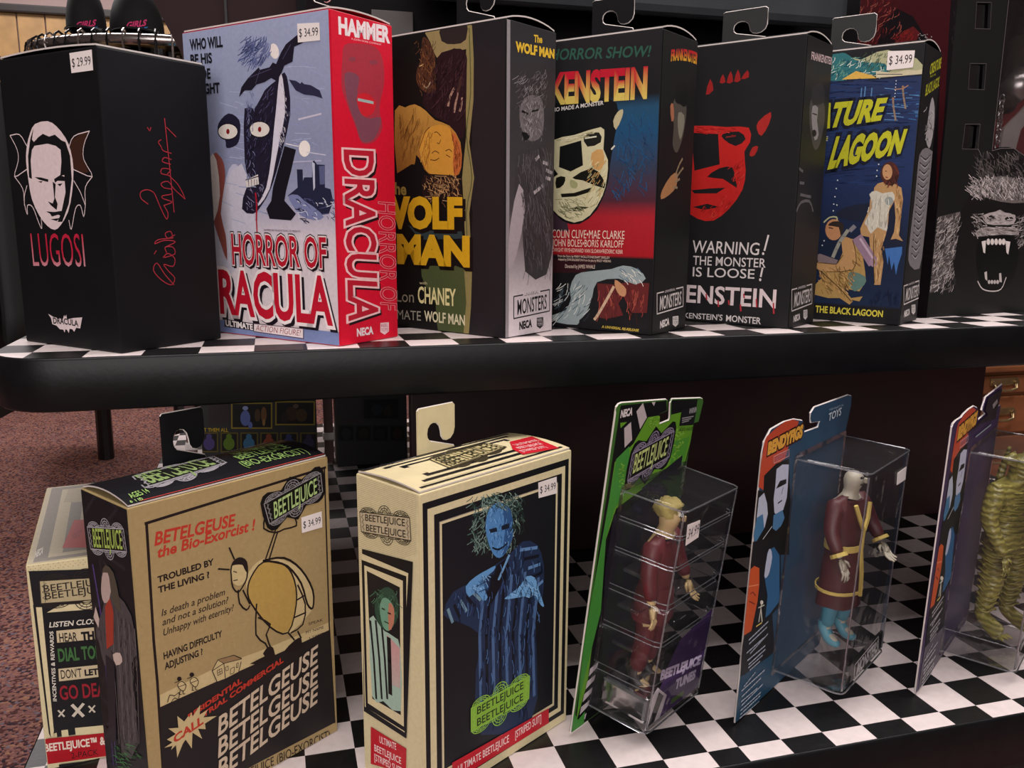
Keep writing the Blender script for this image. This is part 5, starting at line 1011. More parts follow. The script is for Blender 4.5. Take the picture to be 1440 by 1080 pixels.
# house and small figures
Hh = [(502, 325), (545, 245), (660, 212), (718, 236), (710, 260), (695, 330), (598, 380), (538, 402)]
a.poly([D(*p) for p in Hh], KL); a.line([D(*p) for p in ((502, 325), (545, 245), (588, 270), (715, 238))], 1.2, INKB); a.line([D(545, 245), D(660, 212), D(716, 236)], 1.2, INKB); a.line([D(502, 325), D(588, 270), D(598, 378)], 1.1, INKB); a.line([D(504, 325), D(538, 402)], 1.1, INKB); a.line([D(712, 260), D(695, 328)], 1.1, INKB); a.poly([D(545, 245), D(588, 268), D(710, 238), D(660, 214)], '#8f7452')
for q in ([(540, 322), (572, 306), (576, 342), (544, 358)], [(600, 298), (618, 290), (620, 318), (602, 324)], [(636, 310), (664, 296), (660, 340), (634, 350)], [(680, 272), (692, 266), (690, 298), (678, 302)]): a.line([D(*p) for p in q], .8, INKB, closed=True)
a.line([D(556, 314), D(560, 350)], .7, INKB); a.line([D(542, 340), D(574, 324)], .7, INKB)
for cx, cy in ((285, 430), (375, 400)):
    a.ell(*D(cx, cy), 6, 7, KL); a.line([D(cx - 30, cy - 10), D(cx, cy - 30), D(cx + 28, cy), D(cx + 10, cy + 40), D(cx - 22, cy + 20)], 1, INKB, sm=3, closed=True); a.line([D(cx - 25, cy + 10), D(cx + 25, cy - 8)], .9, INKB); a.ell(*D(cx - 20, cy - 48), 3.2, 3.2, INKB); a.line([D(cx - 20, cy - 30), D(cx - 55, cy - 20)], .9, INKB); a.line([D(cx + 5, cy + 38), D(cx + 8, cy + 62), D(cx + 22, cy + 60)], .9, INKB); a.line([D(cx - 15, cy + 36), D(cx - 18, cy + 66), D(cx - 4, cy + 64)], .9, INKB)
a.line([D(180, 550), D(195, 500), D(230, 505), D(262, 480), D(258, 530), D(230, 520), D(205, 552)], 1, INKB, sm=2)
a.text('RESIDENTIAL', D(328, 675), D(718, 408), 6.5, RDK, bold=.04, h1=7.5); a.text('INDUSTRIAL COMMERCIAL', D(235, 800), D(1018, 258), 6.5, RDK, bold=.04, h1=7.5)
st = [(175, 820), (240, 780), (185, 740), (258, 735), (250, 650), (300, 690), (330, 650), (338, 662), (350, 622), (360, 655), (415, 570), (412, 640), (470, 605), (440, 660), (535, 650), (450, 705), (455, 745), (400, 742), (430, 815), (360, 770), (355, 885), (310, 820), (290, 850), (250, 950), (240, 860), (205, 895), (215, 865), (155, 880), (215, 840)]
a.poly([D(*p) for p in st], KL); a.text('CALL', D(225, 848), D(440, 702), 10.5, RDK, bold=.04, h1=11.5)
for k in range(3): a.text('BETELGEUSE', D(545, 795 + k * 158), D(1262, 258 + k * 150 - (8 if k == 2 else 0)), 25, '#c8b49c', bold=.02, lean=.12, h1=23)
a.text('ULTIMATE BEETLEJUICE (BIO-EXORCIST)', D(300, 1310), D(1355, 815), 12, INKB, bold=.0, h1=13)
sign(a, A(540, 308), A(705, 218), A(711, 272), A(556, 366), '#14140f', '#a6bf7c', '#8f8a8c', ['BEETLEJUICE'], .8, halo='#151213')
a.build('front_print', b8.root)
a = Art(b8.left); a.fill('#17161a')
for k in range(9):
    y = 700 + k * 48; a.line([(120 + (k % 3) * 12, y + 20), (140 + (k % 2) * 20, y - 12), (165, y + 16), (150, y + 34), (185 - (k % 3) * 9, y + 52)], 5, '#232227')
a.line([B_(100, 560), B_(150, 860), (146, 900), (160, 1075)], 3.5, '#3b2a5a'); a.line([B_(104, 560), B_(154, 860), (150, 900), (164, 1075)], 1.2, '#6a569c')
sign(a, B_(68, 298), B_(318, 312), B_(340, 470), B_(92, 450), '#14140f', '#a6bf5c', '#a9a5ab', ['BEETLEJUICE'], .78)
N_ = lambda x, y: (x / 2, 540 + y / 2)
a.poly([N_(*p) for p in ((290, 640), (300, 600), (330, 590), (372, 650), (388, 760), (372, 790), (392, 1010), (345, 1040), (330, 800), (315, 790), (296, 790), (282, 730), (272, 690))], '#4b4547', 2)
for k in range(9): a.line([N_(318 + k * 8, 640 + k * 6), N_(325 + k * 8, 820), N_(338 + k * 7, 1010)], .9, ('#77706d', '#2a2729')[k % 2])
a.shade([N_(*p) for p in ((290, 640), (330, 590), (372, 650), (388, 760), (392, 1010), (345, 1040), (330, 800), (296, 790), (272, 690))], 160, 14, 1.5, .9, ['#6b6562', '#37322f', '#565052', '#26231f'], .2)
a.poly([N_(298, 625), N_(312, 600), N_(322, 640), N_(322, 730), N_(303, 745), N_(300, 680)], '#a03a2a', 1); a.poly([N_(288, 560), N_(292, 530), N_(305, 520), N_(316, 560), N_(310, 605), N_(296, 615), N_(288, 590)], '#b9a39a', 2)
a.poly([N_(290, 530), N_(300, 508), N_(322, 530), N_(336, 590), N_(342, 640), N_(320, 610), N_(312, 560), N_(306, 530)], '#4f473c', 2); a.poly([N_(266, 655), N_(272, 625), N_(282, 660), N_(280, 685)], '#c9b4a8', 1); a.poly([N_(320, 760), N_(340, 755), N_(347, 780), N_(330, 790)], '#c9b4a8', 2)
a.poly([N_(300, 760), N_(325, 780), N_(330, 1000), N_(316, 1010), N_(303, 870)], '#232028', 1); a.hair((160, 1045, 195, 1078), 60, 8, .6, .8, ['#2f6a36', '#4a8a4c', '#18301c'], .6)
a.build('side_print', b8.root)
b8.lid(mat('black_gloss_board', '#17161a', .3, noise=.1), 'a', .11, edge_w)
tf = Face(b8.top.o + up * .045, b8.top.u, b8.top.v, b8.top.W, b8.top.H)
def bend(o, cart, along, bulge, base):     # print on the lid follows its bow
    for v in o.data.vertices:
        p = v.co / S + ORG[cart.root.name]; e, L = (cart.eb, cart.d) if along == 'b' else (cart.ea, cart.w); t = ((p - cart.O).dot(e) / L - .02) / .96; t = min(1, max(0, t))
        v.co.z += (bulge * math.sin(math.pi * t) ** .8) * S
a = Art(tf, .05); C4 = lambda x, y: (260 + x / 3.6, 540 + y / 3.6); C5 = lambda x, y: (x / 4.8, 540 + y / 4.8)
for k in range(5): a.line([(200 + k * 52, 700 - k * 18), (225 + k * 52, 655 - k * 12), (262 + k * 45, 672 - k * 14)], 3, '#28272c')
a.uvpoly([(0.25, .0), (4.06, 0), (4.06, .07), (.25, .07)], '#a53a34')
sign(a, C5(885, 700) and (188, 678), (300, 648), (318, 659), (205, 693), '#14140f', '#7f945c', '#8d898d', ['BEETLEJUICE'], .75, orn=.5)
a.text('AGES 14', (186, 705), (212, 697), 5, '#9cc26a'); a.text('& UP', (188, 711), (206, 706), 5, '#9cc26a')
for s_, p0, p1 in (('ULTIMATE', C4(262, 388), C4(488, 336)), ('BEETLEJUICE', C4(285, 412), C4(540, 350)), ('(BIO-EXORCIST)', C4(305, 438), C4(630, 362))): a.text(s_, p0, p1, 6.5, '#7c9a55', bold=.01)
a.text('7" SCALE ACTION FIGURE', C4(200, 370), C4(420, 312), 3.5, '#b9b5b5')
o = a.build('top_print', b8.root); bend(o, b8, 'a', .11, 0)
sticker(b8.root, b8.right, [A(650, 348), A(709, 330), A(711, 376), A(652, 393)], '$ 34.99')
b8.tab(blackc, edge_w, (231, 657), (290, 643), (226, 583), face=b8.backr)

cream = mat('cream_board', '#d0c298', .5, noise=.07, scale=60, bump=.03)
b9 = Carton(-5.636, -.265, math.radians(-58.9), 1.806, 4.08, 6.11, 0, cream, 'cream box with black stripe frames and blue suited figure, centre of lower shelf', group=GL)
a = Art(b9.right); E_ = lambda x, y: (480 + x / 2.038, 550 + y / 2.038); H9 = b9.h; K9 = '#17161a'; CR = '#d2c59c'
a.fill(CR)
for (l, r, t, b_, cc) in ((.06, 3.99, .17, .2, K9), (.17, 3.88, .30, .31, CR), (.32, 3.78, .44, .42, K9), (.44, 3.66, .60, .53, '#8e857c'), (.455, 3.645, .615, .545, CR), (.50, 3.60, .66, .60, '#18181d')): a.rect(cc, l, b_, r, H9 - t)
SK = '#4f83b8'; SD = '#1b2a44'
a.hair(E_(372, 300) + E_(505, 450), 240, 12, 1.8, 1.2, ['#4d6a64', '#6e8a80', '#2c443f', '#8aa59a'], 1.0)
a.poly([E_(*p) for p in ((292, 640), (320, 575), (380, 545), (430, 505), (480, 470), (520, 430), (560, 440), (580, 500), (575, 600), (555, 620), (560, 800), (545, 940), (400, 985), (385, 800), (400, 700), (330, 660))], '#22304c', 2)
for k in range(9): x = 392 + k * 19; a.line([E_(x + 20, 520 + (k % 3) * 8), E_(x + 4, 700), E_(x + 8, 920 - k * 6)], 5.2, ('#4a6690', '#141721')[k % 2])
for k in range(6): a.line([E_(305 + k * 18, 625 - k * 12), E_(318 + k * 20, 662 - k * 16)], 4.4, ('#6b8a9a', '#141721')[k % 2])
for k in range(5): a.line([E_(512 + k * 12, 455 + k * 26), E_(560 + k * 4, 448 + k * 24)], 4.4, ('#5f86b4', '#141721')[k % 2])
a.poly([E_(*p) for p in ((445, 500), (470, 480), (480, 500), (455, 560), (430, 610), (415, 590))], '#12131a', 1); a.line([E_(480, 470), E_(450, 540)], 4, '#6f9cc4')
a.poly([E_(*p) for p in ((412, 390), (425, 335), (455, 318), (480, 335), (492, 400), (478, 450), (452, 478), (428, 455))], SK, 3); a.poly([E_(*p) for p in ((462, 325), (484, 340), (492, 400), (478, 450), (460, 470), (468, 400))], '#2f5484', 2)
a.line([E_(425, 400), E_(442, 394)], 2, '#1b2438'); a.line([E_(458, 388), E_(476, 380)], 2, '#1b2438'); a.line([E_(432, 448), E_(450, 452), E_(472, 438)], 1.6, '#16202f', sm=2); a.line([E_(450, 400), E_(447, 424)], 1.4, '#2c5080')
a.hair(E_(395, 290) + E_(500, 335), 90, 9, 1.2, 1.2, ['#5d7b72', '#2c443f', '#86a094'], 1.2); a.hair(E_(488, 300) + E_(520, 400), 60, 8, 1.6, 1.2, ['#4a5f58', '#22342f'], .9)
a.poly([E_(*p) for p in ((355, 560), (385, 530), (420, 510), (440, 500), (435, 515), (405, 545), (418, 590), (405, 600), (385, 575), (365, 590))], '#5f93c4', 2)
a.poly([E_(*p) for p in ((465, 595), (510, 560), (530, 530), (555, 535), (565, 570), (580, 615), (570, 612), (552, 580), (545, 590), (525, 588), (500, 592))], '#6ea3d2', 2)
SU = [E_(*p) for p in ((320, 575), (430, 505), (520, 430), (560, 440), (580, 500), (560, 800), (545, 940), (400, 985), (385, 800), (400, 700), (330, 660))]
a.shade(SU, 240, 16, 1.6, 1.2, ['#1a2238', '#38507c', '#10131f', '#4f74a4'], .25); a.shade([E_(*p) for p in ((412, 390), (425, 335), (480, 335), (492, 400), (478, 450), (452, 478), (428, 455))], 70, 6, 1.6, 1, ['#6a9fd2', '#3a699c', '#24466e', '#7fb0dc'], .5)
a.poly([E_(422, 396), E_(444, 390), E_(446, 402), E_(426, 406)], '#16202f', 1); a.poly([E_(458, 388), E_(480, 378), E_(480, 392), E_(460, 398)], '#16202f', 1); a.line([E_(432, 448), E_(450, 454), E_(474, 436)], 2.2, '#0f1826', sm=2)
a.shade([E_(*p) for p in ((355, 560), (420, 510), (435, 515), (418, 590), (385, 575))], 30, 7, .8, 1, ['#84b4e0', '#3a699c'], .6); a.shade([E_(*p) for p in ((465, 595), (530, 530), (565, 570), (580, 615), (525, 588))], 30, 7, .8, 1, ['#8cbce6', '#43709e'], .6)
for q_ in ([(505, 590), (520, 560)], [(525, 590), (538, 560)], [(548, 595), (552, 565)], [(385, 560), (415, 545)], [(392, 575), (420, 565)]): a.line([E_(*p) for p in q_], 1.1, '#1b3454')
sign(a, E_(370, 908), E_(537, 815), E_(535, 880), E_(370, 975), '#84b23c', '#1c2418', '#8fc04a', ['BEETLEJUICE', 'BEETLEJUICE'], .62)
a.poly([E_(315, 1064), E_(592, 908), E_(592, 950), E_(318, 1118)], '#b81c2a'); a.text('ULTIMATE BEETLEJUICE', E_(332, 1093), E_(478, 1004), 10, '#e8d0cc', bold=.01); a.text('[STRIPED SUIT]', E_(496, 994), E_(570, 945), 10, '#e8d0cc', bold=.01)
a.build('front_print', b9.root)
a = Art(b9.left); G_ = lambda x, y: (470 + x / 2.84, 700 + y / 2.84); a.fill(CR)
for k in range(46): y = 668 + k * 3.0; a.line([(503, y + 6), (586, y - 26 + (y - 668) * .0)], .5, '#b3a682')
sign(a, E_(55, 345), E_(198, 362), E_(202, 428), E_(60, 402), '#b9ab8c', '#2a2420', '#2a2420', ['BEETLEJUICE', 'BEETLEJUICE'], .62)
a.poly([G_(115, 203), G_(318, 255), G_(292, 960), G_(122, 850)], K9); a.poly([G_(115, 222), G_(300, 300), (570, 905), G_(285, 935), G_(126, 832), G_(113, 245)], CR)
a.poly([G_(113, 246), G_(292, 312), G_(294, 936), G_(130, 835)], K9); a.poly([G_(124, 268), G_(278, 330), G_(282, 912), G_(138, 818)], CR); a.poly([G_(134, 290), G_(266, 356), G_(270, 866), G_(156, 800)], '#1b1a1d')
a.poly([G_(*p) for p in ((145, 480), (180, 500), (205, 530), (245, 555), (268, 600), (270, 850), (200, 810), (156, 790))], '#9fb8a8', 2); a.pgrad([G_(*p) for p in ((215, 545), (266, 600), (268, 760), (222, 740))], '#b8a8a0', '#c49090')
for x in (156, 178, 200): a.line([G_(x - 8, 490), G_(x + 6, 640), G_(x + 16, 800)], 4, '#17161a')
a.line([G_(222, 560), G_(225, 650), G_(228, 780)], 8, '#1a1618'); a.ell(*G_(214, 440), 17, 30, '#2f4a3a'); a.hair(G_(165, 365) + G_(255, 470), 90, 9, 1.5, 1.1, ['#3f6a50', '#24382c', '#557c62'], 1)
a.poly([G_(*p) for p in ((186, 440), (198, 400), (222, 405), (243, 440), (242, 500), (222, 530), (198, 510))], '#6f9a80', 3); a.poly([G_(*p) for p in ((222, 420), (243, 440), (242, 500), (222, 528))], '#b87860', 2); a.line([G_(195, 440), G_(206, 445)], 2.2, '#2a2a22'); a.line([G_(218, 458), G_(230, 462)], 2.2, '#2a1a18'); a.line([G_(205, 492), G_(222, 500)], 1.5, '#2a1a18')
a.poly([G_(150, 912), G_(292, 1000), G_(290, 1100), G_(150, 1060)], '#b81c2a')
for i, s_ in enumerate(('ULTIMATE', 'BEETLEJUICE', '[STRIPED SUIT]')): a.text(s_, G_((185, 165, 165)[i], (975, 1008, 1045)[i]), G_((252, 272, 275)[i], (1005, 1062, 1102)[i]), 9, '#e8d0cc', bold=.01)
a.build('side_print', b9.root)
b9.lid(cream, 'a', .06, edge_w)
tf = Face(b9.top.o + up * .045, b9.top.u, b9.top.v, b9.top.W, b9.top.H); a = Art(tf, .04); J_ = lambda x, y: (500 + x / 4.8, 600 + y / 4.8)
for i, q in enumerate((.14, .26, .38, .50, .62, .74)): a.rect(K9 if i % 2 == 0 else CR, q, q * .8, 4.08 - q, 1.806 - q * .8)
a.rect(K9, .02, 1.62, 2.6, 1.78); a.text('7" SCALE ACTION FIGURE', J_(180, 290), J_(420, 215), 2.6, '#b9b09c')
sign(a, J_(500, 240), J_(880, 130), J_(1010, 160), J_(640, 300), '#b9ab7c', '#2a2a1a', '#3a3324', ['BEETLEJUICE', 'BEETLEJUICE'], .6, orn=.5)
a.poly([J_(1040, 125), J_(1190, 88), J_(1375, 152), J_(1130, 202), J_(1060, 175)], '#b81c2a')
for i, s_ in enumerate(('ULTIMATE', 'BEETLEJUICE', '[STRIPED SUIT]')): a.text(s_, J_(1085 + i * 22, 152 + i * 18), J_(1240 + i * 26, 118 + i * 18), 3.2, '#e8d0cc')
o = a.build('top_print', b9.root); bend(o, b9, 'a', .06, 0)
sticker(b9.root, b9.right, [E_(563, 262), E_(615, 245), E_(616, 292), E_(564, 306)], '$ 34.99')
b9.tab(cream, edge_w, (588.5, 644), (640, 629), (588.5, 576), face=b9.backr)

b10 = Carton(-12.62, 2.83, math.radians(-81.5), 5.1, 2.45, 4.3, 0, cream, 'low cream two-pack box with red strip, half hidden behind the kraft box', group=GL)
a = Art(b10.right); L_ = lambda x, y: (30 + x / 3.6, 780 + y / 3.6)
a.fill(CR); 
for iy in range(12):
    for ix in range(16): a.ell(40 + ix * 7 + (iy % 2) * 3, 797 + iy * 3.2 - ix * .9 if iy < 3 else 1500, .7, .7, '#8a7c5c', 5)
a.poly([L_(38, 80), L_(500, 65), L_(500, 120), L_(200, 300), L_(62, 250)], K9); a.poly([L_(60, 250), L_(200, 250), L_(235, 880), L_(165, 900), L_(150, 920), L_(140, 900)], K9); a.poly([L_(75, 262), L_(105, 262), L_(165, 885), L_(162, 915), L_(150, 915)], CR)
a.poly([L_(118, 258), L_(190, 250), L_(200, 290), L_(120, 292)], K9); a.poly([L_(198, 250), L_(500, 235), L_(500, 275), L_(120, 295)], CR)
a.poly([L_(118, 290), L_(500, 262), L_(500, 860), L_(175, 888)], '#161518')
for x in (205,): a.poly([L_(x, 882), L_(x + 35, 880), L_(x + 38, 915), L_(x + 3, 918)], CR)
a.poly([L_(178, 885), L_(275, 872), L_(278, 905), L_(182, 918)], K9); a.poly([L_(203, 884), L_(236, 880), L_(240, 912), L_(206, 916)], CR); a.poly([L_(272, 872), L_(500, 850), L_(500, 900), L_(276, 908)], CR)
sign(a, L_(92, 128), L_(560, 100), L_(560, 210), L_(100, 243), '#b0a27e', '#2a2420', '#2a2420', ['', ''], .62)
a.text('BEETLEJUICE', L_(115, 185), L_(455, 140), 9.5, '#2a2420', bold=.01); a.text('BEETLEJUICE', L_(122, 222), L_(462, 178), 9.5, '#2a2420', bold=.01)
a.text('LISTEN CLOSELY', L_(142, 363), L_(440, 338), 7, '#d8d2c4', bold=.02, lean=.2)
a.poly([L_(178, 380), L_(500, 350), L_(500, 410), L_(182, 440)], '#c4b492'); a.text('HEAR', L_(195, 436), L_(285, 430), 12, K9, bold=.015); a.text('THE', L_(305, 428), L_(398, 420), 11, K9, bold=.06)
a.text('DIAL TONE', L_(190, 535), L_(440, 512), 17.5, '#3f6b3c', bold=.03)
a.poly([L_(188, 572), L_(500, 540), L_(500, 600), L_(192, 635)], '#c4b492'); a.text("DON'T", L_(203, 622), L_(308, 612), 12, K9, bold=.01); a.text('LET IT', L_(322, 606), L_(440, 594), 8, K9, bold=.05)
a.text('GO DEAD', L_(198, 728), L_(470, 704), 19, '#8f1f2c', bold=.02)
a.text('INCENTIVES & REWARDS', L_(180, 735), L_(162, 382), 5, '#d8d2c4', bold=.02, up=(-1, 0))
for (x, y, s_) in ((203, 797, 15), (286, 782, 28), (357, 775, 15)): a.line([L_(x - s_, y - s_), L_(x + s_, y + s_)], 2.4 * s_ / 18, '#c9bfae'); a.line([L_(x + s_, y - s_ * 1.2), L_(x - s_ * .8, y + s_)], 2.4 * s_ / 18, '#c9bfae')
a.poly([L_(100, 928), L_(520, 885), L_(520, 1000), L_(120, 1055)], '#a3131f'); a.text('BEETLEJUICE™ & DEAD', L_(120, 990), L_(540, 938), 10.5, '#e0cfc0', bold=.03); a.text('2-PACK', L_(255, 1025), L_(390, 1005), 8, '#2a1014', bold=.0)
a.poly([L_(190, 1055), L_(520, 1015), L_(520, 1040), L_(195, 1075)], K9)
a.build('front_print', b10.root)
a = Art(Face(b10.top.o, b10.top.u, b10.top.v, b10.top.W, b10.top.H), .03); Nn = lambda x, y: (30 + x / 6, 640 + y / 6); GS = '#8d8479'
a.fill('#c3b699')
for i, q in enumerate((.12, .36, .60, .84)): a.rect(GS if i % 2 == 0 else '#c3b699', q, q * .7, 4.4, 5.1 - q * .9)
a.poly([Nn(345, 785), Nn(445, 550), Nn(700, 540), Nn(700, 780)], '#c0504c'); a.text('COLLECTOR', Nn(425, 690), Nn(512, 650), 3.4, '#8a3438'); a.text('SET', Nn(435, 705), Nn(500, 690), 3, '#8a3438')
a.text('NECA', Nn(108, 870), Nn(180, 830), 9, '#d8d0c4', bold=.05)
for k in range(4): a.line([Nn(392 + k * 30, 395 - k * 0), Nn(430 + k * 28, 290)], 3, '#b3a78c')
a.build('top_print', b10.root)
wk = mat('grey_wedge', '#6b5d55', .6, noise=.1)

# ------------------------------------------------------------------ carded blister packs
clear = plastic('clear_plastic', (.97, .97, .975), .28, .05, .012, .45)
beadp = plastic('highlight_bead_plastic', (.8, .8, .83), .9, .12, .10, .1)  # whiter, shinier plastic for the added edge highlights
class Pack:
    def __init__(s, prm, label, outline, cardc, dims=None):
        x, y, yaw, tilt, roll, W, H, D, u0, u1, v0, v1, e = prm
        u = Vector((math.cos(yaw), math.sin(yaw), 0)); n0 = Vector((math.sin(yaw), -math.cos(yaw), 0)); z = Vector((0, 0, 1))
        upv = z * math.cos(tilt) + n0 * math.sin(tilt); n = n0 * math.cos(tilt) - z * math.sin(tilt)
        u2 = u * math.cos(roll) + upv * math.sin(roll); upv = upv * math.cos(roll) - u * math.sin(roll); u = u2
        s.u, s.v, s.n = u, upv, n; s.W, s.H, s.D, s.u0, s.u1, s.v0, s.v1 = W, H, D, u0, u1, v0, v1
        dz = max(0, -(min(0, (u * W).z))) + .03
        s.o = Vector((x, y, dz)); s.root = empty('blister_pack', s.o + u * W / 2, label, 'toy package', 'carded toys on the lower shelf')
        s.face = Face(s.o, u, upv, W, H + e + .6); s.back = s.face
        L = [tuple(s.face.uv(*p)) for p in outline[0]]; L = [(a_, max(0, b_)) for a_, b_ in L] + [(W, L[-1][1]), (W, .12), (W - .05, .03), (W - .12, 0), (.1, 0)]
        s.rim = L
        plate('backing_card', [L], s.face, .05, cardc, s.root, h0=-.03)
        rm = MB(); rm.tube([s.face.pt(a_, b_, -.03) for a_, b_ in L], .022, 4, closed=True); rm.build('card_edge', edge_w, s.root)
    def P(s, a, b, c): return s.o + s.u * a + s.v * b + s.n * c
    def clipart(s, a):
        """cut print to the card's own outline by dropping what lies outside"""
        from mathutils.geometry import intersect_point_tri_2d
    def bubble(s, ribs, taper=.06):
        prof = lambda i: [(s.u0 + i * .6, 0), (s.u0 + taper + i, s.D - .14 - i), (s.u0 + taper + .05 + i, s.D - .04 - i), (s.u0 + taper + .15 + i, s.D - i), (s.u1 - taper - .15 - i, s.D - i), (s.u1 - taper - .05 - i, s.D - .04 - i), (s.u1 - taper - i, s.D - .14 - i), (s.u1 - i * .6, 0)]
        lv = [(s.v0, .12), (s.v0 + .05, .03), (s.v0 + .14, 0)] + [(s.v0 + (s.v1 - s.v0) * t, i) for t, i in ribs] + [(s.v1 - .14, 0), (s.v1 - .05, .03), (s.v1, .12)]
        m = MB(); V = []; n = 8
        for vv, i in lv: V += [s.P(a, vv, c) for a, c in prof(i)]
        Fs = []
        for k in range(len(lv) - 1):
            for j in range(n - 1): Fs.append((k * n + j, k * n + j + 1, (k + 1) * n + j + 1, (k + 1) * n + j))
        Fs.append(tuple(range(n))[::-1]); Fs.append(tuple((len(lv) - 1) * n + j for j in range(n)))
        m.add(V, Fs); o = m.build('blister', clear, s.root)
        # flange where the shell meets the card
        f1 = rrect(s.u0 - .1, s.v0 - .1, s.u1 + .1, s.v1 + .1, .1); f2 = rrect(s.u0 + .02, s.v0 + .02, s.u1 - .02, s.v1 - .02, .06)
        plate('blister_flange', [f1, f2], s.face, .012, clear, s.root, h0=.012)
        # whitish beads added along the edges to stand for their highlights
        e = MB(); q = prof(0)
        for (c0, c1) in ((2, 2), (5, 5)): e.tube([s.P(q[c0][0], vv, q[c0][1] - (i if 0 else 0)) for vv in (s.v0 + .1, s.v1 - .1)], .02, 5)
        for vv in (s.v0 + .03, s.v1 - .03): e.tube([s.P(a, vv, c) for a, c in q], .02, 5)
        for t, i in ribs:
            if i > 0: e.tube([s.P(a, s.v0 + (s.v1 - s.v0) * t, c) for a, c in prof(i)[:7]], .014, 4)
        e.build('highlight_bead', beadp, s.root)
        return o

def hand(name, m, parent, wrist, d, side, up_, ln):
    """open relaxed hand: palm and five separate tapered fingers"""
    d = d.normalized(); sd = side.normalized(); nn = d.cross(sd); b = MB(); W = ln * .42
    pal = [wrist + d * (ln * t) + sd * (W * s_) * (1 if t else .7) + nn * (ln * .1 * q) for q in (-1, 1) for t in (0, .5) for s_ in (-.5, .5)]
    bm = bmesh.new(); vs = [bm.verts.new(p) for p in pal]
    for f_ in ((0, 2, 3, 1), (4, 5, 7, 6), (0, 1, 5, 4), (2, 6, 7, 3), (0, 4, 6, 2), (1, 3, 7, 5)): bm.faces.new([vs[i] for i in f_])
    bmesh.ops.bevel(bm, geom=list(bm.edges), offset=ln * .07, segments=2, affect='EDGES'); bm.verts.index_update(); b.add([v.co.copy() for v in bm.verts], [[v.index for v in f_.verts] for f_ in bm.faces]); bm.free()
    for k, L in enumerate((.40, .48, .45, .36)):
        p0 = wrist + d * ln * .42 + sd * W * (-.38 + .25 * k); dd = (d + sd * (-.12 + .08 * k)).normalized()
        b.tube([p0, p0 + dd * ln * L * .45, p0 + dd * ln * L * .8 + nn * ln * .07, p0 + dd * ln * L + nn * ln * .15], [ln * .058, ln * .054, ln * .046, ln * .03], 6)
    p0 = wrist + d * ln * .1 - sd * W * .42; dd = (d * .6 - sd).normalized(); b.tube([p0, p0 + dd * ln * .2, p0 + (dd + d * .6).normalized() * ln * .36], [ln * .07, ln * .06, ln * .035], 6)
    return b.build(name, m, parent, smooth=True)
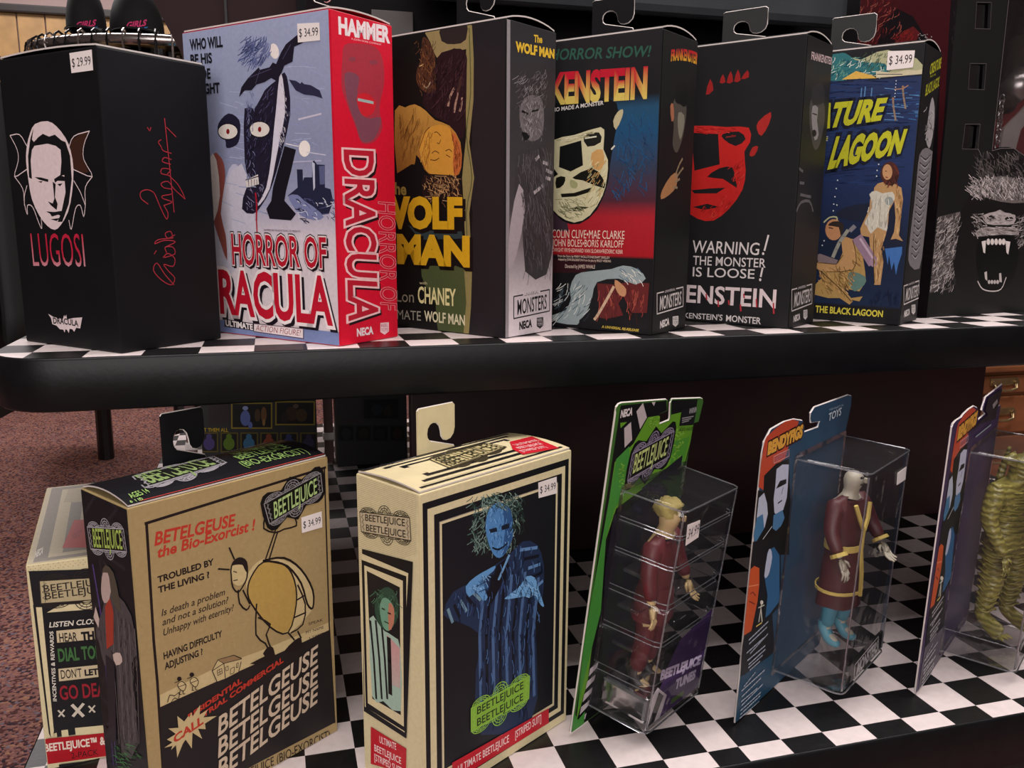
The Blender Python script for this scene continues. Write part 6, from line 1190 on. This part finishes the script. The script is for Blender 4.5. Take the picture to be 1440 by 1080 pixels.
def figure(pk, uc, nc, vb, h, label, skc, coat, trous, boots, arms, wide=1.0, long_coat=False, turn=0, group='toy figures sealed in the packs'):
    org = pk.P(uc, vb, nc); root = empty('toy_figure', org, label, 'toy figure', group)
    X = pk.u * math.cos(turn) + pk.n * math.sin(turn); Yv = -(pk.n * math.cos(turn) - pk.u * math.sin(turn)); Zv = pk.v
    M = Matrix.Translation(org) @ Matrix(((X.x, Yv.x, Zv.x), (X.y, Yv.y, Zv.y), (X.z, Yv.z, Zv.z))).to_4x4() @ Matrix.Diagonal((h * wide, h * wide, h, 1))
    J = [(0, 0, .50), (0, .005, .62), (0, .01, .74), (0, 0, .82), (0, -.005, .86), (0, -.01, .905), (0, -.01, .965)]
    R = [(.075, .055), (.07, .05), (.085, .055), (.035, .035), (.032, .032), (.052, .058), (.036, .042)]
    E = [(i, i + 1) for i in range(6)]
    def limb(pts, rs, root_i):
        prev = root_i
        for p, r in zip(pts, rs): J.append(p); R.append(r if isinstance(r, tuple) else (r, r)); E.append((prev, len(J) - 1)); prev = len(J) - 1
    AR = {}
    for sd, (el, wr) in zip((-1, 1), arms):
        AR[sd] = (el, wr); limb([(sd * .105, .005, .79), el, wr], [.036, .028, .02], 2)
    for sd in (-1, 1): limb([(sd * .05, 0, .47), (sd * .055, -.012, .27), (sd * .06, .005, .06), (sd * .065, -.07, .028)], [.055, .04, .026, (.026, .02)], 0)
    skin('body', J, E, R, skc, root, 1, 0, M)
    # coat over trunk and arms
    Jc = [(0, 0, .455), J[0], J[1], J[2], (0, 0, .80)]; Rc = [(.098, .078), (.094, .074), (.086, .066), (.1, .068), (.05, .045)]; Ec = [(0, 1), (1, 2), (2, 3), (3, 4)]
    for sd in (-1, 1):
        el, wr = AR[sd]; n = len(Jc); Jc += [(sd * .105, .005, .79), el, tuple(Vector(wr).lerp(Vector(el), .12))]; Rc += [(.045, .045), (.038, .038), (.033, .033)]; Ec += [(3, n), (n, n + 1), (n + 1, n + 2)]
    skin('coat', Jc, Ec, Rc, coat, root, 1, 0, M)
    if True:
        ring = []; nseg = 20; V = []
        for k, (z, rx, ry) in enumerate(((.56, .088, .068), (.52, .094, .074), (.47, .1, .08), (.43, .104, .084), (.385, .106, .087)) if not long_coat else ((.54, .092, .072), (.46, .102, .082), (.38, .106, .086), (.30, .11, .09), (.225, .114, .094))):
            for i in range(nseg): t = 2 * math.pi * i / nseg; f_ = 1 + .06 * math.sin(5 * t) * (k / 4); V.append(M @ Vector((rx * f_ * math.cos(t), ry * f_ * math.sin(t), z)))
        mk('skirt', V, [(k * nseg + i, k * nseg + (i + 1) % nseg, (k + 1) * nseg + (i + 1) % nseg, (k + 1) * nseg + i) for k in range(4) for i in range(nseg)], coat, root, smooth=True)
    Jt = [(0, 0, .49)]; Rt = [(.06, .045)]; Et = []
    for sd in (-1, 1):
        n = len(Jt); Jt += [(sd * .048, 0, .44), (sd * .055, -.012, .27), (sd * .06, .003, .09)]; Rt += [(.052, .052), (.047, .047), (.036, .036)]; Et += [(0, n), (n, n + 1), (n + 1, n + 2)]
    skin('trousers', Jt, Et, Rt, trous, root, 1, 0, M)
    for sd in (-1, 1): skin('boot', [(sd * .06, .012, .15), (sd * .06, .01, .05), (sd * .063, -.04, .03), (sd * .066, -.085, .024)], [(0, 1), (1, 2), (2, 3)], [(.034, .034), (.034, .034), (.03, .026), (.026, .02)], boots, root, 1, 1, M)
    for sd in (-1, 1):
        el, wr = AR[sd]; w_ = M @ Vector(wr); d_ = (w_ - M @ Vector(el)).normalized(); hand('hand', skc, root, w_, d_, (X * sd if abs(d_.dot(X)) < .8 else Yv), Zv, h * .13)
    Hc = M @ Vector((0, -.01, .93)); Q = lambda x, y, z: M @ Vector((x, y, z))
    f_ = MB()
    f_.box(Q(0, -.068, .925), X * h * .007, Yv * h * .010, Zv * h * .014, bev=h * .004); f_.build('nose', skc, root)
    ey = MB()
    for sd in (-1, 1): ey.box(Q(sd * .02, -.062, .94), X * h * .010, Yv * h * .005, Zv * h * .005, bev=h * .002)
    ey.box(Q(0, -.058, .900), X * h * .016, Yv * h * .005, Zv * h * .003, bev=h * .001); ey.build('face_paint', mat('dark_face_paint', '#1d1614', .5, noise=.05), root)
    return root, M, X, Yv, Zv
def hairball(name, m, root, c, X, Y, Z, rx, ry, rz, low=-.3, n=14, spikes=0, sl=.1):
    V = []; Fs = []; nv = 8
    for j in range(nv + 1):
        t = math.pi * (.0 + .62 * j / nv)
        for i in range(n):
            a_ = 2 * math.pi * i / n; k = 1 + spikes * random.uniform(-1, 1); front = .72 if math.sin(a_) < -.3 and j > nv * .6 else 1
            V.append(c + X * rx * k * math.sin(t) * math.cos(a_) + Y * ry * k * front * math.sin(t) * math.sin(a_) + Z * rz * k * math.cos(t))
    for j in range(nv):
        for i in range(n): Fs.append((j * n + i, (j + 1) * n + i, (j + 1) * n + (i + 1) % n, j * n + (i + 1) % n))
    return mk(name, V, Fs, m, root, smooth=True)

# ---- green card
k4 = lambda pts: [(840 + x / 4.909, 540 + y / 4.909) for x, y in pts]
ol = [(802.6, 1037)] + k4([(132, 200), (138, 160), (150, 142), (170, 133), (478, 109), (487, 116), (486, 184), (434, 206), (430, 279), (497, 252), (506, 236), (510, 130), (520, 106), (716, 99), (730, 106), (733, 122), (700, 260)])
pg = Pack((-2.2888, 1.186, .6035, .123, -.0232, 3.2217, 7.2323, 1.3868, .5981, 3.1013, .3948, 5.3998, 0), 'green carded toy in a ribbed clear blister, right of the cream striped box', [ol], mat('green_card', '#3a6a26', .45, noise=.1))
a = Art(pg.face); a.h = .0; g_ = lambda x, y: (840 + x / 4.909, 540 + y / 4.909)
a.poly(k4([(150, 150), (476, 116), (482, 182), (432, 204), (429, 282), (500, 254), (510, 236), (514, 112), (722, 104), (690, 270), (600, 570)]) + [(965, 760), (960, 1000), (900, 1030), (815, 1030), (806, 1030)], '#101012')
a.poly(k4([(350, 230), (420, 218), (432, 222), (429, 282), (500, 254), (510, 212), (580, 195), (565, 290), (672, 282), (600, 560), (480, 600), (130, 860), (60, 1070)]) + [(826, 960), (809, 1020), (812, 1000)] + k4([(40, 1080), (120, 540), (250, 410)]), '#5f9427')
a.poly(k4([(130, 520), (220, 430), (230, 700), (120, 860), (60, 1060)]) + [(845, 860), (820, 960), (812, 1000), (822, 900)], '#3f8a35'); a.poly(k4([(520, 400), (640, 360), (590, 560), (500, 590)]), '#4a8a2c')
[a.hair(g_(*r_[:2]) + g_(*r_[2:]), 40, 3, 1, .9, ['#7cae34', '#4c8424', '#8fbc46'], 3) for r_ in ((360, 235, 420, 300), (540, 300, 590, 440), (150, 560, 190, 720), (520, 420, 570, 520))]
a.poly(k4([(270, 190), (315, 130), (342, 230), (295, 312)]), '#b9aeae'); a.poly(k4([(185, 305), (232, 262), (240, 385), (188, 440)]), '#b9aeae'); a.poly(k4([(375, 126), (402, 122), (390, 152)]), '#b9aeae'); a.poly(k4([(158, 268), (205, 262), (160, 305)]), '#5f9427')
neca(a, g_(158, 232), g_(240, 212), 9.5, '#d8d0ce')
sign(a, g_(240, 480), g_(527, 325), g_(493, 500), g_(205, 665), '#141410', '#bcc97e', '#8d8396', ['BEETLEJUICE'], .66, halo='#121113')
a.poly(k4([(580, 175), (690, 150), (672, 268), (565, 288)]), '#17171a'); a.text('WARNING', g_(628, 205), g_(686, 190), 7, '#a8a4a4', bold=.02)
for k in range(3): a.line([g_(582, 236 + k * 14), g_(660 - k * 16, 222 + k * 15)], 1.4, '#8d898a')
a.text('AGES 14 & UP', g_(560, 328), g_(655, 318), 5, '#2a3a1a')
a.poly(k4([(300, 720), (585, 490), (575, 560), (400, 700), (200, 870), (110, 900)]) + [(850, 800), (845, 930), (880, 960), (900, 900), (960, 700)], '#1c1a24', 0)
for k in range(5): a.poly([(826 - k * 4.2 + 3, 940 + k * 18), (838 - k * 4.2 + 3, 930 + k * 18), (836 - k * 4.2 + 3, 938 + k * 18), (824 - k * 4.2 + 3, 951 + k * 18)], '#b9b0b2')
a.poly([(806, 1000), (812, 1012), (822, 1000), (818, 1034), (803, 1036)], '#3f8a35')
a.build('card_print', pg.root)
pg.bubble([(.17, 0), (.185, .07), (.215, .07), (.23, 0), (.38, 0), (.395, .06), (.415, .06), (.43, 0), (.55, 0), (.56, .06), (.585, .06), (.60, 0), (.72, 0), (.735, .05), (.75, .05), (.765, 0), (.86, 0), (.87, .04), (.885, .04), (.90, 0)])
# printed insert at the foot of the shell, front and left sides
fi = Face(pg.P(pg.u0 + .1, pg.v0 + .1, pg.D - .06), pg.u, pg.v, pg.u1 - pg.u0 - .2, 2.4); a = Art(fi); W_ = fi.W
a.uvpoly([(.55, .0), (W_, .0), (W_, 2.0), (.9, 1.75), (.5, 1.2), (.3, .6)], '#3a1f55'); a.uvpoly([(0, 0), (.6, 0), (.75, .5), (.25, .9), (0, .7)], '#cfc6ca'); a.uvpoly([(.1, 0), (.35, 0), (.6, .55), (.35, .75)], '#151317')
h_ = lambda x, y: (900 + x / 5.4, 860 + y / 5.4)
a.text('BEETLEJUICE', h_(150, 520), h_(455, 395), 11, '#cfc3dc', bold=.06, h1=10); a.text('TUNES', h_(262, 590), h_(415, 505), 11, '#cfc3dc', bold=.06, h1=10); a.line([h_(240, 680), h_(325, 620)], 6, '#4d6a24')
o = a.build('insert_print', pg.root)
fl = Face(pg.P(pg.u0 + .1, pg.v0 + .1, .08), pg.n, pg.v, pg.D - .2, 1.1); fl = Face(fl.o, pg.n, pg.v, pg.D - .2, 1.1)
a = Art(fl); 
tray = MB(); tray.box(pg.P((pg.u0 + pg.u1) / 2, pg.v0 + .45, pg.D / 2), pg.u * ((pg.u1 - pg.u0) / 2 - .15), pg.n * (pg.D / 2 - .12), pg.v * .3, bev=.08); tray.build('grey_tray_base', plastic('smoked_plastic', (.35, .33, .35), .5, .1, .12), pg.root)
bands = MB()
for t in (.33, .5, .66): bands.box(pg.P((pg.u0 + pg.u1) / 2, pg.v0 + (pg.v1 - pg.v0) * t, pg.D * .35), pg.u * ((pg.u1 - pg.u0) / 2 - .1), pg.n * .25, pg.v * .035, bev=.02)
bands.build('tray_band', clear, pg.root)
skp = mat('pale_figure_skin', '#c9ae7c', .45, noise=.08); mar = mat('maroon_suit', '#5c1c22', .5, noise=.15, scale=30, bump=.2)
rt, M, X, Yv, Zv = figure(pg, 1.50, .62, pg.v0 + .55, 4.25, 'small figure in maroon suit with pale hands, inside the green carded pack', skp, mar, mar, mat('black_boot', '#1a1718', .4, noise=.1), [((-.14, -.01, .66), (-.15, -.05, .52)), ((.14, -.02, .66), (.15, -.08, .54))], wide=1.2, turn=math.radians(-8))
hairball('hair', mat('straw_hair', '#a39252', .8, noise=.3, scale=50, bump=.5), rt, M @ Vector((0, .0, .945)), X, Yv, Zv, .075 * 3.95, .08 * 3.95, .065 * 3.95, spikes=.16, n=18)
MB().box(M @ Vector((0, -.062, .80)), X * .06, Yv * .03, Zv * .045, bev=.012).build('bow_tie', mat('black_cloth', '#141214', .7, noise=.1), rt)
sticker(pg.root, Face(pg.P(0, 0, pg.D + .012), pg.u, pg.v, 4, 8), [(966, 738), (983.5, 731), (981, 755), (963, 767)], '34.99')

# ---- blue card, and the purple one of the same make
def bendy(prm, px_ol, label, lefts, cardc, X4, dark, word_c, fx):
    p = Pack(prm, label, [px_ol], cardc); a = Art(p.face); a.h = 0.0
    return p, a
q2 = lambda pts: [(1010 + x / 2, 540 + y / 2) for x, y in pts]
ol = q2([(48, 968), (126, 200), (131, 165), (150, 128), (185, 108), (215, 100), (238, 104), (243, 118), (243, 136), (282, 122), (288, 104), (263, 108), (262, 82), (272, 66), (366, 32), (376, 34), (374, 60), (352, 165)])
pb_ = Pack((1.2562, .6326, .5951, .0345, -.0095, 4.8811, 6.393, 1.5734, 1.8644, 4.7563, .4843, 5.6058, .2509), 'blue carded toy with orange header and robed figure, middle of the three carded toys', [ol], mat('blue_card', '#23445e', .45, noise=.12))
def header_art(p, f1, f2, f3, base, low, tabtxt):
    """f1: header region map, f2: lower region map (enlargement coordinates to pixels)"""
    a = Art(p.face); a.h = 0.0
    return a
a = Art(pb_.face); a.h = .0
R1 = lambda x, y: (1030 + x / 5.4, 580 + y / 5.4); R2 = lambda x, y: (1030 + x / 3.857, 760 + y / 3.857)
def monsters_card(a, R1, R2, base, low, tx, simple=False):
    a.poly([R1(245, 215), R1(262, 180), R1(330, 120), R1(400, 70), R1(460, 52), R1(505, 70), R1(430, 240), R1(400, 350), R1(330, 400), R1(250, 480), R1(235, 590), R1(190, 560)], '#b9462c', 1)
    a.poly([R1(*p) for p in ((240, 480), (330, 390), (430, 350), (440, 700), (430, 1080), (160, 1080), (190, 590), (235, 600))], '#121416', 0)
    a.text('BENDYFIGS', R1(265, 320), R1(530, 180), 15, '#d8a03c', bold=.07, h1=15, outl=[('#3a1a14', .11)])
    a.line([R1(315, 335), R1(430, 280), R1(430, 330), R1(315, 385)], 1, '#c9a0a0', closed=True); a.text('MONSTERS', R1(325, 372), R1(422, 322), 5.5, '#8a7a94')
    # plain faces in pale and blue
    a.poly([R1(*p) for p in ((335, 430), (380, 395), (428, 395), (420, 560), (412, 650), (385, 740), (345, 790), (318, 760), (312, 660), (325, 560))], '#b9bed2', 1)
    a.poly([R1(*p) for p in ((330, 580), (360, 520), (410, 505), (408, 540), (370, 560))], '#17191d', 1); a.line([R1(345, 690), R1(375, 668)], 2, '#17191d'); a.line([R1(385, 570), R1(372, 620)], 1.6, '#3a4458')
    a.poly([R1(*p) for p in ((312, 780), (380, 740), (395, 800), (370, 860), (330, 900), (305, 880))], '#4a78a0', 1)
    a.poly([R1(*p) for p in ((200, 650), (240, 610), (262, 690), (268, 770), (245, 870), (170, 970), (180, 830), (190, 740))], '#b4bccc', 1); a.poly([R1(*p) for p in ((185, 800), (230, 770), (240, 880), (170, 1000), (160, 930))], '#3f7298', 1); a.line([R1(222, 975), R1(300, 865)], 1.2, '#c9cdd6')
    a.poly([R2(*p) for p in ((105, 10), (250, -30), (262, 60), (262, 350), (215, 400), (60, 660), (50, 640), (75, 400), (90, 170))], '#15181c')
    a.poly([R2(*p) for p in ((190, 60), (225, 35), (255, 80), (255, 330), (200, 400), (178, 420), (190, 300), (172, 190))], '#2f5f88', 1); a.poly([R2(*p) for p in ((190, 70), (205, 45), (215, 90), (200, 170), (185, 200), (172, 190))], '#b4bcd0', 2)
    a.poly([R2(*p) for p in ((93, 160), (118, 138), (145, 150), (145, 240), (135, 330), (100, 500), (62, 515), (72, 330), (85, 220))], '#c2532a', 1); a.line([R2(95, 290), R2(110, 280), R2(125, 300)], 1.6, '#7a2a1c'); a.line([R2(90, 330), R2(120, 345)], 1.6, '#7a2a1c'); a.line([R2(85, 250), R2(140, 240)], 1.3, '#e08a5c')
    a.ell(*R2(158, 336), 2.2, 3, '#d8d4c4'); a.line([R2(156, 345), R2(152, 380), R2(142, 440)], 2, '#d8d4c4'); a.line([R2(154, 375), R2(160, 440)], 2, '#d8d4c4'); a.line([R2(140, 365), R2(172, 350)], 1.3, '#d8d4c4'); a.line([R2(128, 466), R2(158, 446)], 1.6, '#d8c060')
    a.poly([R2(62, 515), R2(195, 430), R2(215, 400), R2(230, 600), R2(60, 730), R2(42, 740), R2(50, 600)], '#1c1d21'); a.poly([R2(42, 740), R2(60, 730), R2(250, 590), R2(240, 780), R2(215, 820), R2(12, 1024), R2(25, 880)], low)
    for k, (x0, y0, x1, y1) in enumerate(((88, 540, 192, 440), (90, 560, 185, 470), (76, 610, 165, 530), (95, 612, 190, 506), (80, 650, 175, 570), (86, 672, 175, 590), (84, 690, 160, 622), (92, 702, 145, 655), (60, 790, 120, 715), (46, 815, 170, 702), (48, 845, 150, 745), (44, 872, 130, 800), (46, 892, 158, 780), (40, 920, 148, 822), (38, 942, 145, 840), (34, 962, 140, 872), (32, 984, 100, 925))):
        a.line([R2(x0, y0), R2(x1, y1)], 1.9, tx)
        n = 7
        for j in range(1, n): t = j / n + .03 * math.sin(j * 3 + k); a.line([R2(x0 + (x1 - x0) * t, y0 + (y1 - y0) * t - 4), R2(x0 + (x1 - x0) * t + 3, y0 + (y1 - y0) * t + 4)], .8, '#3a4450')
monsters_card(a, R1, R2, '#23445e', '#24465e', '#a3adba')
a.text('TOYS', (1163, 592), (1181, 583), 10, '#b9c4cc', bold=.02); a.text('THE FINEST IN', (1164, 578), (1184, 571), 3, '#93a5b2')
a.build('card_print', pb_.root)
pb_.bubble([], .05)
rb = mat('maroon_robe', '#48191c', .5, noise=.15, scale=30, bump=.2); gold = mat('gold_trim', '#cbb25e', .5, noise=.1)
skb = mat('grey_bone_skin', '#a9a290', .5, noise=.15, scale=40, bump=.3)
rt, M, X, Yv, Zv = figure(pb_, 3.28, .78, pb_.v0 + .55, 4.35, 'small robed figure with pale head and yellow sash, inside the blue carded pack', skb, rb, mat('teal_trousers', '#417f90', .5, noise=.2, scale=40), mat('teal_boot', '#4d8fa0', .45, noise=.1), [((-.155, -.02, .66), (-.16, -.09, .54)), ((.15, -.03, .665), (.15, -.10, .57))], wide=1.12, long_coat=True, turn=math.radians(14))
def ringband(name, z, rx, ry, hh, m, bulge=1.0):
    n = 20; V = []
    for zz, k in ((z - hh, 1), (z - hh, 1.06), (z + hh, 1.06), (z + hh, 1)):
        for i in range(n): t = 2 * math.pi * i / n; V.append(M @ Vector((rx * k * math.cos(t), ry * k * math.sin(t), zz)))
    mk(name, V, [(r * n + i, r * n + (i + 1) % n, ((r + 1) % 4) * n + (i + 1) % n, ((r + 1) % 4) * n + i) for r in range(4) for i in range(n)], m, rt)
ringband('sash', .555, .098, .077, .017, gold); ringband('hem_band', .315, .118, .096, .008, gold)
MB().tube([M @ Vector(p) for p in ((-.055, -.07, .80), (-.03, -.085, .72), (0, -.09, .66), (.0, -.088, .56), (.012, -.1, .42), (.015, -.105, .30))], .05, 6).build('front_trim', gold, rt); MB().tube([M @ Vector(p) for p in ((.055, -.07, .80), (.03, -.085, .72), (.003, -.09, .66))], .05, 6).build('collar', gold, rt)
for s_ in (-1, 1):
    el, wr = ((-.155, -.02, .66), (-.16, -.09, .54)) if s_ < 0 else ((.15, -.03, .665), (.15, -.10, .57)); e_, w_ = M @ Vector(el), M @ Vector(wr)
    MB().tube([e_.lerp(w_, .78), e_.lerp(w_, .92)], [.19, .2], 12).build('cuff', gold, rt)
fz = Face(pb_.P(pb_.u0 + .1, pb_.v0 + .05, pb_.D - .05), pb_.u, pb_.v, pb_.u1 - pb_.u0 - .2, 2); a = Art(fz); r3 = lambda x, y: (1010 + x / 2, 540 + y / 2)
a.poly([r3(362, 858), r3(365, 815), r3(380, 770), r3(458, 690), r3(466, 700), r3(462, 760), r3(400, 845)], '#0f1213'); a.poly([r3(364, 858), r3(385, 838), r3(455, 775), r3(440, 795), r3(400, 830), r3(366, 866)], '#1b3a40')
a.line([r3(384, 790), r3(450, 710), r3(450, 757), r3(381, 834)], 1.6, '#f2ecec', closed=True); a.text('MONSTERS', r3(388, 818), r3(447, 750), 14, '#f2ecec', bold=.04, h1=14)
a.build('insert_print', pb_.root)
sticker(pb_.root, Face(pb_.P(0, 0, pb_.D + .012), pb_.u, pb_.v, 6, 8), [(1261, 665), (1273.5, 656), (1272, 674), (1260, 682)], '')

q3 = lambda pts: [(1260 + x / 6.75, 540 + y / 6.75) for x, y in pts]
ol = [(1288.5, 974)] + q3([(540, 410), (552, 375), (580, 345), (625, 318), (650, 285), (700, 238), (742, 212), (775, 228), (786, 262), (782, 345), (852, 282), (822, 246), (858, 125), (1012, 4), (1000, 60), (930, 250)])
pp = Pack((6.0643, .7476, .6093, .0322, -.0032, 4.8428, 6.5205, 1.6366, 1.8511, 4.7241, .2747, 5.4211, .0235), 'purple carded toy with green scaly figure, at the right edge of the shelf', [ol], mat('purple_card', '#33224a', .45, noise=.15))
a = Art(pp.face); a.h = 0.
# same print as the blue card: carry the enlargement coordinates over from card to card
def remap(fn):
    def g(x, y):
        p = pb_.face.uv(*fn(x, y)); w3 = pp.face.pt(p.x * pp.W / pb_.W, p.y * 1.0)
        d_ = (MR.transposed() @ (w3 - CAM)); return (720 + F_PX * d_.x / -d_.z, 540 - F_PX * d_.y / -d_.z)
    return g
monsters_card(a, remap(R1), remap(R2), '#33224a', '#5c5660', '#b4b0b4')
a.poly(q3([(690, 480), (782, 380), (930, 330), (1000, 40), (865, 130), (835, 250), (860, 290), (785, 352)]) , '#1f1a20'); a.line(q3([(745, 500), (890, 385)]), 1.6, '#8d9aa0'); a.poly(q3([(905, 195), (950, 140), (955, 175), (912, 235)]), '#8d8586')
a.build('card_print', pp.root)
pp.bubble([(.1, 0), (.12, .03), (.14, 0)], .05)
gr = bpy.data.materials.new('green_scaly_plastic'); gr.use_nodes = True; nt = gr.node_tree; b = nt.nodes['Principled BSDF']; b.inputs['Roughness'].default_value = .38
tc = nt.nodes.new('ShaderNodeTexCoord'); wv = nt.nodes.new('ShaderNodeTexWave'); wv.bands_direction = 'Z'; wv.inputs['Scale'].default_value = 55; wv.inputs['Distortion'].default_value = 5; wv.inputs['Detail'].default_value = 2; wv.inputs['Detail Scale'].default_value = 2
rp = nt.nodes.new('ShaderNodeValToRGB'); rp.color_ramp.elements[0].color = lin('#655f28'); rp.color_ramp.elements[1].color = lin('#8f8640'); bp = nt.nodes.new('ShaderNodeBump'); bp.inputs['Strength'].default_value = .6; bp.inputs['Distance'].default_value = .0015
nt.links.new(tc.outputs['Object'], wv.inputs['Vector']); nt.links.new(wv.outputs['Fac'], rp.inputs[0]); nt.links.new(rp.outputs[0], b.inputs['Base Color']); nt.links.new(wv.outputs['Fac'], bp.inputs['Height']); nt.links.new(bp.outputs[0], b.inputs['Normal'])
h = 4.75; org = pp.P(3.42, pp.v0 + .42, .8); root = empty('toy_figure', org, 'green scaly toy figure with ridged legs, inside the purple carded pack', 'toy figure', 'toy figures sealed in the packs')
tn = math.radians(25); X = pp.u * math.cos(tn) + pp.n * math.sin(tn); Yv = -(pp.n * math.cos(tn) - pp.u * math.sin(tn)); Zv = pp.v
M = Matrix.Translation(org) @ Matrix(((X.x, Yv.x, Zv.x), (X.y, Yv.y, Zv.y), (X.z, Yv.z, Zv.z))).to_4x4() @ Matrix.Diagonal((h, h, h, 1))
J = [(0, 0, .50), (0, .01, .60), (0, .0, .72), (0, -.01, .80), (0, -.02, .85), (0, -.03, .90), (0, -.02, .96)]; R = [(.09, .07), (.095, .07), (.125, .08), (.07, .06), (.06, .06), (.07, .075), (.045, .05)]; E = [(i, i + 1) for i in range(6)]
def limb(pts, rs, r0):
    prev = r0
    for p, r in zip(pts, rs): J.append(p); R.append(r if isinstance(r, tuple) else (r, r)); E.append((prev, len(J) - 1)); prev = len(J) - 1
for sd in (-1, 1):
    limb([(sd * .14, .0, .77), (sd * .19, -.01, .62), (sd * .17, -.08, .50), (sd * .165, -.11, .45)], [.055, .045, .034, .03], 2)
    limb([(sd * .065, 0, .46), (sd * .09, -.02, .27), (sd * .095, .01, .07), (sd * .105, -.08, .03), (sd * .11, -.13, .02)], [.075, .058, .04, (.05, .025), (.055, .014)], 0)
skin('body', J, E, R, gr, root, 2, 0, M)
rdg = MB()
for sd in (-1, 1):
    for k in range(11):
        z = .12 + k * .034; t = (z - .07) / .39; cx = sd * (.095 - .03 * t); rr = .044 + .036 * t
        rdg.tube([M @ Vector((cx + rr * math.cos(a_) * 1.0, -.005 + rr * math.sin(a_), z + .012 * math.sin(3 * a_))) for a_ in (2 * math.pi * i / 14 for i in range(14))], .028, 5, closed=True)
for k in range(8):
    z = .54 + k * .032; rx = .098 + .028 * min(1, k / 5); rdg.tube([M @ Vector((rx * math.cos(a_), -.0 + (.072 + .008 * min(1, k / 5)) * math.sin(a_), z)) for a_ in (2 * math.pi * i / 18 for i in range(18))], .03, 5, closed=True)
o = rdg.build('scale_ridges', gr, root, smooth=True)
for sd in (-1, 1):
    w_ = M @ Vector((sd * .165, -.11, .45)); hand('hand', gr, root, w_, (M @ Vector((sd * .165, -.14, .36)) - w_), X * sd, Zv, h * .12)
    for k in range(3): p0 = M @ Vector((sd * (.085 + k * .025), -.13, .02)); MB().tube([p0, p0 - Yv * .16 + X * sd * (k - 1) * .05 - Zv * .03], [.055, .02], 6).build('claw', gr, root)
    MB().tube([M @ Vector((sd * .06, -.02, .93)), M @ Vector((sd * .105, .02, .92))], [.22, .06], 8).build('gill_fin', gr, root, smooth=True)
MB().tube([M @ Vector((0, .06, .97)), M @ Vector((0, .08, .85)), M @ Vector((0, .1, .7)), M @ Vector((0, .085, .56))], [.04, .09, .1, .03], 6).build('back_fin', gr, root)
ey = MB(); [ey.box(M @ Vector((s_ * .03, -.098, .915)), X * .05, Yv * .03, Zv * .03, bev=.01) for s_ in (-1, 1)]; ey.box(M @ Vector((0, -.1, .875)), X * .14, Yv * .02, Zv * .018, bev=.008); ey.build('face_paint', mat('dark_face_paint', '#1d1614'), root)
